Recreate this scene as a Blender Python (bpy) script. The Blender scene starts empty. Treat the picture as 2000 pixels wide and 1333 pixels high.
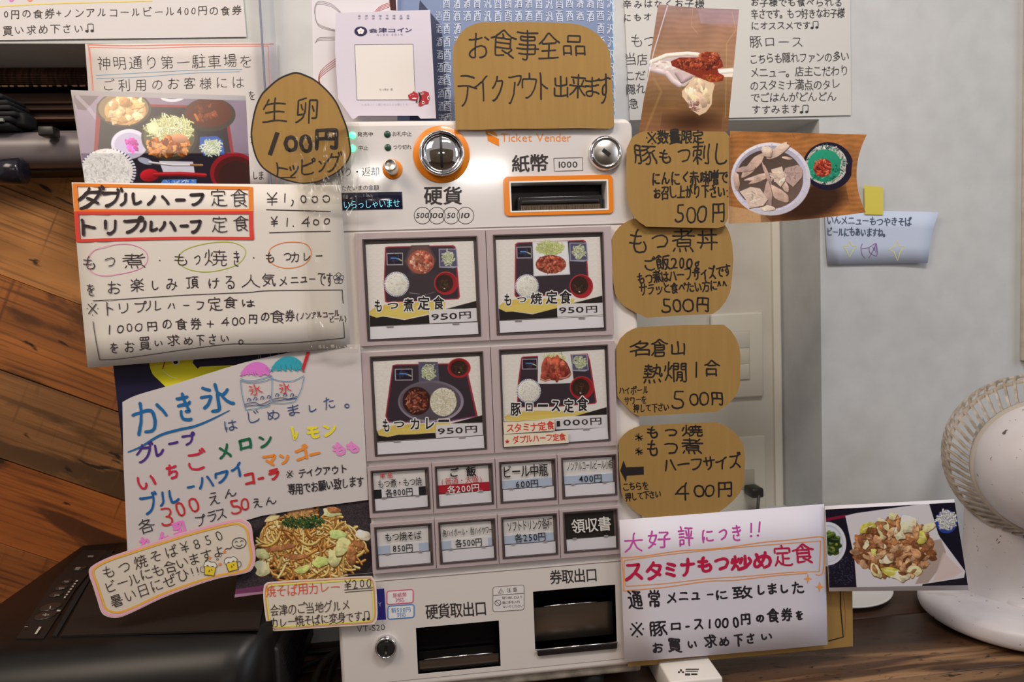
import bpy, bmesh, math, random
import numpy as np
from mathutils import Vector, Matrix

# ------------------------------------------------------------------ camera, light, exposure
SC = bpy.context.scene
COL = SC.collection
F = 1333.0            # focal length in pixels of the 2000 px wide frame
D = 0.72              # camera distance from the front of the machine
_X = np.array([12023, 556, -F]); _X /= np.linalg.norm(_X)
_Z = -np.array([833, -20183, -F]); _Z /= np.linalg.norm(_Z)
_Y = np.cross(_Z, _X); _Y /= np.linalg.norm(_Y)
_Z = np.cross(_X, _Y)
RM = np.array([_X, _Y, _Z])
CAM = np.array([0, -D, 0.0])
cd = bpy.data.cameras.new('camera'); cam = bpy.data.objects.new('camera', cd); COL.objects.link(cam)
cd.sensor_width = 36.0; cd.sensor_fit = 'HORIZONTAL'; cd.lens = F * 36.0 / 2000.0
cd.clip_start = 0.01; cd.clip_end = 50
m4 = Matrix([[RM[i][j] for j in range(3)] + [CAM[i]] for i in range(3)] + [[0, 0, 0, 1]])
cam.matrix_world = m4
SC.camera = cam
cd.dof.use_dof = True; cd.dof.focus_distance = 0.74; cd.dof.aperture_fstop = 7.0

SC.view_settings.view_transform = 'Standard'
SC.view_settings.look = 'None'
SC.view_settings.gamma = 1.0
SC.view_settings.use_curve_mapping = False
SC.view_settings.exposure = 0.03
w = bpy.data.worlds.new('room_light'); SC.world = w; w.use_nodes = True
bg = w.node_tree.nodes['Background']
bg.inputs[0].default_value = (1.0, 0.93, 0.88, 1); bg.inputs[1].default_value = 0.34

def area(name, loc, target, size, power, col, sy=None, spread=180):
    l = bpy.data.lights.new(name, 'AREA'); l.energy = power; l.color = col
    l.size = size
    l.spread = math.radians(spread)
    if sy: l.shape = 'RECTANGLE'; l.size_y = sy
    o = bpy.data.objects.new(name, l); COL.objects.link(o)
    o.location = loc
    o.rotation_euler = (Vector(target) - Vector(loc)).to_track_quat('-Z', 'Y').to_euler()
    return o
area('ceiling_lamp_warm', (-0.80, -0.75, 0.95), (-0.2, 0.1, 0.05), 0.60, 9.5, (1.0, 0.84, 0.66), 0.5)
area('ceiling_lamp_row', (0.30, -0.72, 0.98), (0.1, 0, 0.05), 0.5, 7.2, (1.0, 0.93, 0.88), 0.12)
area('ceiling_strip_far', (.25, -2.9, .66), (0.05, 0, .13), 0.30, 2.2, (1.0, 0.96, 0.92), 0.075)
area('ceiling_strip_small', (-.30, -2.9, .66), (-0.05, 0, .13), 0.16, .8, (1.0, 0.96, 0.92), 0.04)
area('window_daylight', (2.3, -1.2, 0.7), (0.3, 0.1, -0.1), 1.0, 11, (0.78, 0.88, 1.0), 1.2)

# ------------------------------------------------------------------ pixels of the photograph to places in the room
def unproj(px, py, Y):
    px = np.asarray(px, float); py = np.asarray(py, float)
    c = np.stack([(px - 1000) / F, -(py - 666.5) / F, -np.ones_like(px * py)], -1)
    d = c @ RM.T
    t = (Y - CAM[1]) / d[..., 1]
    return CAM + d * t[..., None]
def W(px, py, Y=0.0):
    return unproj(np.array(px, float), np.array(py, float), Y)
def WZ(px, py, z):
    c = np.array([(px - 1000) / F, -(py - 666.5) / F, -1.0]); d = RM @ c
    return CAM + d * ((z - CAM[2]) / d[2])

# ------------------------------------------------------------------ colours and materials
def lin(c):
    c = np.asarray(c, float) / 255.0
    return np.where(c <= .04045, c / 12.92, ((c + .055) / 1.055) ** 2.4)
ILL = np.array([0.80, 0.76, 0.74])
def T(c):      # surface colour that looks like the 8 bit colour c under the room's light
    return tuple(np.clip(lin(c) / ILL, 0.002, 0.9))
MATS = {}
def mat(key, col, rough=0.7, metal=0.0, emit=None, es=0.0, coat=0.0, bump=None, raw=False, spec=0.5):
    k = (key, tuple(col), rough, metal)
    if k in MATS: return MATS[k]
    m = bpy.data.materials.new(key); m.use_nodes = True
    b = m.node_tree.nodes['Principled BSDF']
    c = tuple(col) if raw else T(col)
    b.inputs['Base Color'].default_value = (*c, 1)
    b.inputs['Roughness'].default_value = rough
    b.inputs['Metallic'].default_value = metal
    b.inputs['Specular IOR Level'].default_value = spec
    if coat: b.inputs['Coat Weight'].default_value = coat; b.inputs['Coat Roughness'].default_value = 0.08
    if emit is not None:
        b.inputs['Emission Color'].default_value = (*lin(emit), 1); b.inputs['Emission Strength'].default_value = es
    if bump:
        nt = m.node_tree; n = nt.nodes.new('ShaderNodeTexNoise'); n.inputs['Scale'].default_value = bump[0]
        n.inputs['Detail'].default_value = 4
        t = nt.nodes.new('ShaderNodeTexCoord'); nt.links.new(t.outputs['Object'], n.inputs['Vector'])
        bp = nt.nodes.new('ShaderNodeBump'); bp.inputs['Strength'].default_value = bump[1]; bp.inputs['Distance'].default_value = bump[2]
        nt.links.new(n.outputs['Fac'], bp.inputs['Height']); nt.links.new(bp.outputs['Normal'], b.inputs['Normal'])
    MATS[k] = m
    return m
def ink(col, rough=0.6): return mat('ink', col, rough, spec=0.3)
def noisy(key, c1, c2, scale=(8, 8, 8), detail=6, rough=0.7, lo=.35, hi=.65, bump=0.0, dist=0.002, spec=0.4, extra=None):
    k = (key, tuple(c1), tuple(c2))
    if k in MATS: return MATS[k]
    m = bpy.data.materials.new(key); m.use_nodes = True; nt = m.node_tree; b = nt.nodes['Principled BSDF']
    t = nt.nodes.new('ShaderNodeTexCoord'); mp = nt.nodes.new('ShaderNodeMapping'); mp.inputs['Scale'].default_value = scale
    hk = sum(map(ord, key)) % 29 * 1.73; mp.inputs['Location'].default_value = (hk, hk * .6, hk * .3)
    n = nt.nodes.new('ShaderNodeTexNoise'); n.inputs['Scale'].default_value = 1; n.inputs['Detail'].default_value = detail
    r = nt.nodes.new('ShaderNodeValToRGB'); r.color_ramp.elements[0].position = lo; r.color_ramp.elements[1].position = hi
    r.color_ramp.elements[0].color = (*T(c1), 1); r.color_ramp.elements[1].color = (*T(c2), 1)
    nt.links.new(t.outputs['Object'], mp.inputs[0]); nt.links.new(mp.outputs[0], n.inputs['Vector'])
    nt.links.new(n.outputs['Fac'], r.inputs[0])
    out = r.outputs[0]
    for (sc, l2, h2, cc, det) in (extra or []):     # further layers: a stain colour where a second noise runs high
        mp2 = nt.nodes.new('ShaderNodeMapping'); mp2.inputs['Scale'].default_value = sc; mp2.inputs['Location'].default_value = (3.1 * l2 + hk * 1.3, 7.7 * h2 + hk, 1.3 + hk * .7)
        n2 = nt.nodes.new('ShaderNodeTexNoise'); n2.inputs['Scale'].default_value = 1; n2.inputs['Detail'].default_value = det; n2.inputs['Distortion'].default_value = 0.6
        r2 = nt.nodes.new('ShaderNodeValToRGB'); r2.color_ramp.elements[0].position = l2; r2.color_ramp.elements[1].position = h2
        mx = nt.nodes.new('ShaderNodeMix'); mx.data_type = 'RGBA'
        nt.links.new(t.outputs['Object'], mp2.inputs[0]); nt.links.new(mp2.outputs[0], n2.inputs['Vector']); nt.links.new(n2.outputs['Fac'], r2.inputs[0])
        nt.links.new(r2.outputs[0], mx.inputs[0]); nt.links.new(out, mx.inputs[6]); mx.inputs[7].default_value = (*T(cc), 1)
        out = mx.outputs[2]
    nt.links.new(out, b.inputs['Base Color'])
    b.inputs['Roughness'].default_value = rough; b.inputs['Specular IOR Level'].default_value = spec
    if bump:
        bp = nt.nodes.new('ShaderNodeBump'); bp.inputs['Strength'].default_value = bump; bp.inputs['Distance'].default_value = dist
        nt.links.new(n.outputs['Fac'], bp.inputs['Height']); nt.links.new(bp.outputs['Normal'], b.inputs['Normal'])
    MATS[k] = m
    return m
def clear(key='clear_plastic', rough=0.08, tint=(1, 1, 1), fac=0.12, bump=None):
    if key in MATS: return MATS[key]
    m = bpy.data.materials.new(key); m.use_nodes = True; nt = m.node_tree
    for n in list(nt.nodes):
        if n.type != 'OUTPUT_MATERIAL': nt.nodes.remove(n)
    o = [n for n in nt.nodes][0]
    tr = nt.nodes.new('ShaderNodeBsdfTransparent'); tr.inputs[0].default_value = (*tint, 1)
    g = nt.nodes.new('ShaderNodeBsdfGlossy'); g.inputs['Roughness'].default_value = rough
    lf = nt.nodes.new('ShaderNodeLayerWeight'); lf.inputs['Blend'].default_value = .5
    pw = nt.nodes.new('ShaderNodeMath'); pw.operation = 'POWER'; pw.inputs[1].default_value = 4.0
    lw = nt.nodes.new('ShaderNodeMath'); lw.operation = 'MULTIPLY_ADD'; lw.inputs[1].default_value = .6; lw.inputs[2].default_value = fac * .35
    nt.links.new(lf.outputs['Facing'], pw.inputs[0]); nt.links.new(pw.outputs[0], lw.inputs[0])
    mx = nt.nodes.new('ShaderNodeMixShader')
    nt.links.new(lw.outputs[0], mx.inputs[0]); nt.links.new(tr.outputs[0], mx.inputs[1]); nt.links.new(g.outputs[0], mx.inputs[2])
    nt.links.new(mx.outputs[0], o.inputs[0])
    if bump:
        n = nt.nodes.new('ShaderNodeTexNoise'); n.inputs['Scale'].default_value = bump[0]; n.inputs['Distortion'].default_value = 1.5
        mp = nt.nodes.new('ShaderNodeMapping'); mp.inputs['Scale'].default_value = (1, 1, .3); t = nt.nodes.new('ShaderNodeTexCoord')
        nt.links.new(t.outputs['Object'], mp.inputs[0]); nt.links.new(mp.outputs[0], n.inputs['Vector'])
        bp = nt.nodes.new('ShaderNodeBump'); bp.inputs['Strength'].default_value = 1; bp.inputs['Distance'].default_value = bump[1]
        nt.links.new(n.outputs['Fac'], bp.inputs['Height'])
        nt.links.new(bp.outputs['Normal'], g.inputs['Normal']); nt.links.new(bp.outputs['Normal'], lf.inputs['Normal'])
    MATS[key] = m
    return m
def vcol_mat(rough=0.25):
    k = 'printed_colours%s' % rough
    if k in MATS: return MATS[k]
    m = bpy.data.materials.new('printed_colours'); m.use_nodes = True; nt = m.node_tree; b = nt.nodes['Principled BSDF']
    a = nt.nodes.new('ShaderNodeAttribute'); a.attribute_name = 'print'
    nt.links.new(a.outputs['Color'], b.inputs['Base Color']); b.inputs['Roughness'].default_value = rough
    b.inputs['Specular IOR Level'].default_value = 0.35
    MATS[k] = m
    return m

# ------------------------------------------------------------------ mesh helpers
class MB:
    """collects shapes and links them as ONE mesh object"""
    def __init__(s): s.v = []; s.f = []; s.n = 0; s.sm = []
    def add(s, verts, faces, smooth=False):
        verts = np.asarray(verts, float).reshape(-1, 3)
        s.v.append(verts)
        s.f += [tuple(int(i) + s.n for i in f) for f in faces]
        s.sm += [smooth] * len(faces)
        s.n += len(verts)
        return s
    def box(s, x0, x1, y0, y1, z0, z1, bev=0.0, seg=2):
        if bev <= 0:
            v = [(x, y, z) for x in (x0, x1) for y in (y0, y1) for z in (z0, z1)]
            return s.add(v, [(0, 1, 3, 2), (4, 6, 7, 5), (0, 4, 5, 1), (2, 3, 7, 6), (0, 2, 6, 4), (1, 5, 7, 3)])
        bm = bmesh.new(); bmesh.ops.create_cube(bm, size=1)
        for v in bm.verts:
            v.co = Vector(((x0 + x1) / 2 + v.co.x * (x1 - x0), (y0 + y1) / 2 + v.co.y * (y1 - y0), (z0 + z1) / 2 + v.co.z * (z1 - z0)))
        bmesh.ops.bevel(bm, geom=list(bm.edges), offset=bev, segments=seg, profile=0.5, affect='EDGES')
        return s.bm(bm, True)
    def bm(s, bm, smooth=False):
        bm.verts.index_update()
        s.add([v.co[:] for v in bm.verts], [[v.index for v in f.verts] for f in bm.faces], smooth); bm.free(); return s
    def lathe(s, o, axis, prof, seg=32, smooth=True, a0=0, a1=360, cap=True):
        """prof: (radius, distance along the axis)"""
        o = Vector(o); a = Vector(axis).normalized(); u = a.orthogonal().normalized(); w_ = a.cross(u)
        full = abs(a1 - a0) >= 360; n = seg if full else seg + 1
        v = []
        for (r, h) in prof:
            for i in range(n):
                t = math.radians(a0 + (a1 - a0) * i / seg)
                v.append(o + a * h + (u * math.cos(t) + w_ * math.sin(t)) * r)
        f = []
        for j in range(len(prof) - 1):
            for i in range(seg):
                i2 = (i + 1) % n
                f.append((j * n + i, j * n + i2, (j + 1) * n + i2, (j + 1) * n + i))
        if cap and full:
            f.append(tuple(range(n))[::-1]); f.append(tuple((len(prof) - 1) * n + i for i in range(n)))
        return s.add([p[:] for p in v], f, smooth)
    def tube(s, pts, r, seg=8):
        pts = [Vector(p) for p in pts]; v = []
        for i, p in enumerate(pts):
            d = (pts[min(i + 1, len(pts) - 1)] - pts[max(i - 1, 0)]).normalized()
            u = d.cross(Vector((0.13, 0.21, 0.97))).normalized(); w_ = d.cross(u)
            rr = r[i] if isinstance(r, (list, tuple)) else r
            for k in range(seg):
                t = 2 * math.pi * k / seg; v.append((p + (u * math.cos(t) + w_ * math.sin(t)) * rr)[:])
        f = [(i * seg + k, i * seg + (k + 1) % seg, (i + 1) * seg + (k + 1) % seg, (i + 1) * seg + k) for i in range(len(pts) - 1) for k in range(seg)]
        f.append(tuple(range(seg))[::-1]); f.append(tuple((len(pts) - 1) * seg + k for k in range(seg)))
        return s.add(v, f, True)
    def holed(s, x0, x1, z0, z1, y0, y1, holes):
        """a slab facing -Y from y0 (front) to y1 with rectangular holes (hx0,hx1,hz0,hz1)"""
        xs = sorted({x0, x1} | {h[0] for h in holes} | {h[1] for h in holes}); zs = sorted({z0, z1} | {h[2] for h in holes} | {h[3] for h in holes})
        xs = [x for x in xs if x0 <= x <= x1]; zs = [z for z in zs if z0 <= z <= z1]
        def solid(i, j):
            if i < 0 or j < 0 or i >= len(xs) - 1 or j >= len(zs) - 1: return False
            cx = (xs[i] + xs[i + 1]) / 2; cz = (zs[j] + zs[j + 1]) / 2
            return not any(h[0] < cx < h[1] and h[2] < cz < h[3] for h in holes)
        for i in range(len(xs) - 1):
            for j in range(len(zs) - 1):
                if not solid(i, j): continue
                a, b, c, d = xs[i], xs[i + 1], zs[j], zs[j + 1]
                s.add([(a, y0, c), (b, y0, c), (b, y0, d), (a, y0, d)], [(0, 1, 2, 3)])
                s.add([(a, y1, c), (b, y1, c), (b, y1, d), (a, y1, d)], [(3, 2, 1, 0)])
                if not solid(i - 1, j): s.add([(a, y0, c), (a, y1, c), (a, y1, d), (a, y0, d)], [(3, 2, 1, 0)])
                if not solid(i + 1, j): s.add([(b, y0, c), (b, y1, c), (b, y1, d), (b, y0, d)], [(0, 1, 2, 3)])
                if not solid(i, j - 1): s.add([(a, y0, c), (b, y0, c), (b, y1, c), (a, y1, c)], [(3, 2, 1, 0)])
                if not solid(i, j + 1): s.add([(a, y0, d), (b, y0, d), (b, y1, d), (a, y1, d)], [(0, 1, 2, 3)])
        return s
    def build(s, name, m, parent=None, origin=None):
        v = np.concatenate(s.v)
        if parent is not None: org = np.array(parent['_org'])
        elif origin is not None: org = np.array(origin, float)
        else: org = np.array([(v[:, 0].min() + v[:, 0].max()) / 2, (v[:, 1].min() + v[:, 1].max()) / 2, v[:, 2].min()])
        me = bpy.data.meshes.new(name); me.from_pydata((v - org).tolist(), [], s.f)
        me.polygons.foreach_set('use_smooth', s.sm)
        if m: me.materials.append(m)
        me.update()
        o = bpy.data.objects.new(name, me); COL.objects.link(o)
        o['_org'] = [float(q) for q in org]
        if parent is not None: o.parent = parent
        else: o.location = org
        return o
def tag(o, label=None, cat=None, group=None, kind=None):
    if label: o['label'] = label
    if cat: o['category'] = cat
    if group: o['group'] = group
    if kind: o['kind'] = kind
    return o
def thing(name, label, cat, loc, group=None):
    o = bpy.data.objects.new(name, None); COL.objects.link(o); o.location = loc; o['_org'] = [float(q) for q in loc]
    o.empty_display_size = 0.02
    return tag(o, label, cat, group)

# ------------------------------------------------------------------ glyphs of the built-in font
_fc = bpy.data.curves.new('glyph_source', 'FONT'); _fo = bpy.data.objects.new('glyph_source', _fc); COL.objects.link(_fo)
GL = {}; GLL = {}
def glay(ch, off): return GLL.get((ch, round(off / .003) * .003), 0.0)
def glyph(ch, off=0.0):
    off = round(off / .003) * .003
    if off < -.013:
        if (ch, 0.0) not in GL: glyph(ch, 0.0)
        off = max(off, -.012 if len(GL[(ch, 0.0)][0]) > 75 else -.024)
    if off > .007:      # bold: copies of the character side by side, each a hair further out
        k = (ch, off)
        if k not in GL:
            g, f = glyph(ch, .003); n = len(g); r = off * .8
            sh = [(r * math.cos(a), r * math.sin(a)) for a in [6.2832 * i / 8 for i in range(8)]] + [(0, 0)]
            GL[k] = (np.concatenate([g + np.array(q) for q in sh]), [tuple(i + j * n for i in t) for j in range(9) for t in f])
            GLL[k] = np.repeat(np.arange(9) * 2e-6, n)
        return GL[k]
    k = (ch, off)
    if k not in GL:
        _fc.body = ch; _fc.offset = off; _fc.resolution_u = 2
        dg = bpy.context.evaluated_depsgraph_get(); dg.update()
        ev = _fo.evaluated_get(dg); me = ev.to_mesh()
        n = len(me.vertices); v = np.empty(n * 3); me.vertices.foreach_get('co', v); v = v.reshape(-1, 3)[:, :2].copy()
        f = [tuple(p.vertices) for p in me.polygons]
        ev.to_mesh_clear()
        GL[k] = (v, f)
    return GL[k]
def is_wide(ch): return ord(ch) > 0x2000
RNG = random.Random(7)
def warp(v, amp, seed):
    r = np.random.RandomState(seed); a = r.uniform(-1, 1, 6); p = r.uniform(0, 6.28, 6)
    x, y = v[:, 0], v[:, 1]
    dx = a[0] * np.sin(3.1 * y + p[0]) + a[1] * np.sin(4.3 * x + p[1]) + a[2] * .5 * np.sin(7 * y + p[2])
    dy = a[3] * np.sin(3.3 * x + p[3]) + a[4] * np.sin(4.1 * y + p[4]) + a[5] * .5 * np.sin(7 * x + p[5])
    return v + amp * np.stack([dx, dy], 1)

# ------------------------------------------------------------------ handwriting: the centre lines of a character, redrawn with a pen
SK = {}
def _circ(cx, cy, rx, ry, n=10): return np.array([(cx + rx * math.cos(2 * math.pi * k / n), cy + ry * math.sin(2 * math.pi * k / n)) for k in range(n + 1)])
SK['1'] = [np.array([(.30, .72), (.28, .35), (.27, .0)])]
SK['¥'] = [np.array([(.05, .72), (.28, .40)]), np.array([(.52, .74), (.28, .40), (.27, .0)]), np.array([(.04, .36), (.52, .38)]), np.array([(.04, .2), (.52, .21)])]
SK['♫'] = [_circ(.16, .08, .13, .09), np.array([(.29, .1), (.32, .72), (.55, .76), (.84, .72), (.80, .12)]), _circ(.68, .10, .13, .09), _circ(.16, .08, .06, .04), _circ(.68, .10, .06, .04)]

SK['※'] = [np.array([(.22, .68), (.8, .1)]), np.array([(.8, .68), (.5, .38), (.2, .08)])] + [np.array([(a, b), (a + .01, b)]) for a, b in ((.5, .74), (.5, .02), (.12, .38), (.88, .38))]
def skeleton(ch):
    if ch in SK: return SK[ch]
    g, f = glyph(ch, 0.0)
    N = 74; pad = 3
    mn = g.min(0); mx = g.max(0); sc = (N - 2 * pad) / max((mx - mn).max(), .3)
    P = (g - mn) * sc + pad; Wd, Hd = (np.ceil((mx - mn) * sc) + 2 * pad + 1).astype(int)
    A = np.zeros((Hd, Wd), bool)
    for t in f:
        q = P[list(t)]; x0, y0 = np.floor(q.min(0)).astype(int); x1, y1 = np.ceil(q.max(0)).astype(int)
        yy, xx = np.mgrid[max(y0, 0):min(y1 + 1, Hd), max(x0, 0):min(x1 + 1, Wd)]
        d = [(q[(i + 1) % 3][0] - q[i][0]) * (yy - q[i][1]) - (q[(i + 1) % 3][1] - q[i][1]) * (xx - q[i][0]) for i in range(3)]
        e = 1e-6
        m = ((d[0] >= -e) & (d[1] >= -e) & (d[2] >= -e)) | ((d[0] <= e) & (d[1] <= e) & (d[2] <= e))
        A[max(y0, 0):min(y1 + 1, Hd), max(x0, 0):min(x1 + 1, Wd)] |= m
    A[0] = A[-1] = False; A[:, 0] = A[:, -1] = False
    def nb(a): return [np.roll(np.roll(a, dy, 0), dx, 1) for dy, dx in ((1, 0), (1, -1), (0, -1), (-1, -1), (-1, 0), (-1, 1), (0, 1), (1, 1))]
    while True:      # Zhang-Suen thinning
        ch_ = False
        for st in (0, 1):
            n = nb(A); B = sum(k.astype(int) for k in n); tr = sum((~n[k] & n[(k + 1) % 8]).astype(int) for k in range(8))
            c = (~(n[0] & n[2] & n[4]) & ~(n[2] & n[4] & n[6])) if st == 0 else (~(n[0] & n[2] & n[6]) & ~(n[0] & n[4] & n[6]))
            r = A & (B >= 2) & (B <= 6) & (tr == 1) & c
            if r.any(): A = A & ~r; ch_ = True
        if not ch_: break
    pts = set(map(tuple, np.argwhere(A)))
    def nbs(p):
        o = [(p[0] + dy, p[1] + dx) for dy, dx in ((0, 1), (1, 0), (0, -1), (-1, 0)) if (p[0] + dy, p[1] + dx) in pts]
        for dy, dx in ((1, 1), (1, -1), (-1, -1), (-1, 1)):
            q = (p[0] + dy, p[1] + dx)
            if q in pts and (p[0], q[1]) not in pts and (q[0], p[1]) not in pts: o.append(q)
        return o
    nn = {p: nbs(p) for p in pts}; nodes = [p for p in pts if len(nn[p]) != 2]; paths = []; used = set()
    def walk(a, b):
        path = [a, b]; used.add((a, b))
        while len(nn[path[-1]]) == 2:
            nx = [q for q in nn[path[-1]] if q != path[-2]]
            if not nx: break
            path.append(nx[0])
            if path[-1] == a: break
        used.add((path[-1], path[-2])); return path
    for a in sorted(nodes):
        if not nn[a]: paths.append([a, a])
        for b in nn[a]:
            if (a, b) not in used: paths.append(walk(a, b))
    seen = {p for pa in paths for p in pa}
    for a in sorted(pts - seen):
        if a in seen: continue
        pa = walk(a, nn[a][0]); paths.append(pa); seen |= set(pa)
    out = []
    for pa in paths:
        L = len(pa); free = len(nn[pa[0]]) == 1 or len(nn[pa[-1]]) == 1
        if free and L < 4 and len(paths) > 2 and (len(nn[pa[0]]) > 2 or len(nn[pa[-1]]) > 2): continue
        q = np.array(pa, float)[:, ::-1]
        for _ in range(2):
            if len(q) > 4: q[1:-1] = (q[:-2] + 2 * q[1:-1] + q[2:]) / 4
        if len(q) > 3:
            k = max(2, int(round(len(q) / 4.0))); idx = np.unique(np.round(np.linspace(0, len(q) - 1, k + 1)).astype(int)); q = q[idx]
        if free and len(q) > 1:       # thinning shortens free ends
            if len(nn[pa[0]]) == 1: q[0] += (q[0] - q[1]) / max(np.linalg.norm(q[0] - q[1]), .1) * 1.5
            if len(nn[pa[-1]]) == 1: q[-1] += (q[-1] - q[-2]) / max(np.linalg.norm(q[-1] - q[-2]), .1) * 1.5
        out.append((q - pad) / sc + mn)
    SK[ch] = out
    return out
def pen_lines(mb, sheet, paths, xf, pen, lay, seed, amp):
    """ribbons with round ends along the centre lines; xf maps em coordinates to pixels"""
    r = np.random.RandomState(seed); V = []; F_ = []; n0 = 0; Lz = []
    for k, q in enumerate(paths):
        q = warp(q, amp, seed) if amp else q
        p = xf(q)
        if len(p) > 3: p = np.array(spline(p, 2))
        d = np.zeros_like(p); d[1:-1] = p[2:] - p[:-2]; d[0] = p[1] - p[0]; d[-1] = p[-1] - p[-2]
        ln = np.linalg.norm(d, axis=1)[:, None]; d = np.where(ln > 1e-6, d / np.maximum(ln, 1e-6), np.array([[1.0, 0.0]])); nn = np.stack([-d[:, 1], d[:, 0]], 1)
        n = len(p); w_ = pen / 2 * (1 + .10 * np.sin(np.linspace(0, 3, n) + r.uniform(0, 6)))[:, None]
        if (p[0] == p[-1]).all() and n > 3: nn[0] = nn[-1] = (nn[0] + nn[-1]) / max(np.linalg.norm(nn[0] + nn[-1]), .01)
        V += list(p + nn * w_) + list(p - nn * w_)
        F_ += [(n0 + i, n0 + i + 1, n0 + n + i + 1, n0 + n + i) for i in range(n - 1)]; n0 += 2 * n
        for (c, dr, wv) in ((p[0], -d[0], w_[0, 0]), (p[-1], d[-1], w_[-1, 0])):
            a0 = math.atan2(dr[1], dr[0]); fan = [(c[0] + wv * math.cos(a0 + t), c[1] + wv * math.sin(a0 + t)) for t in (-1.571, -.8, 0, .8, 1.571)]
            V += fan; F_.append(tuple(range(n0, n0 + 5))); n0 += 5
        Lz += [lay + k * 1.5e-6] * (len(V) - len(Lz))
    V = np.array(V); mb.add(sheet.P(V, np.array(Lz)), F_)

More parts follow.
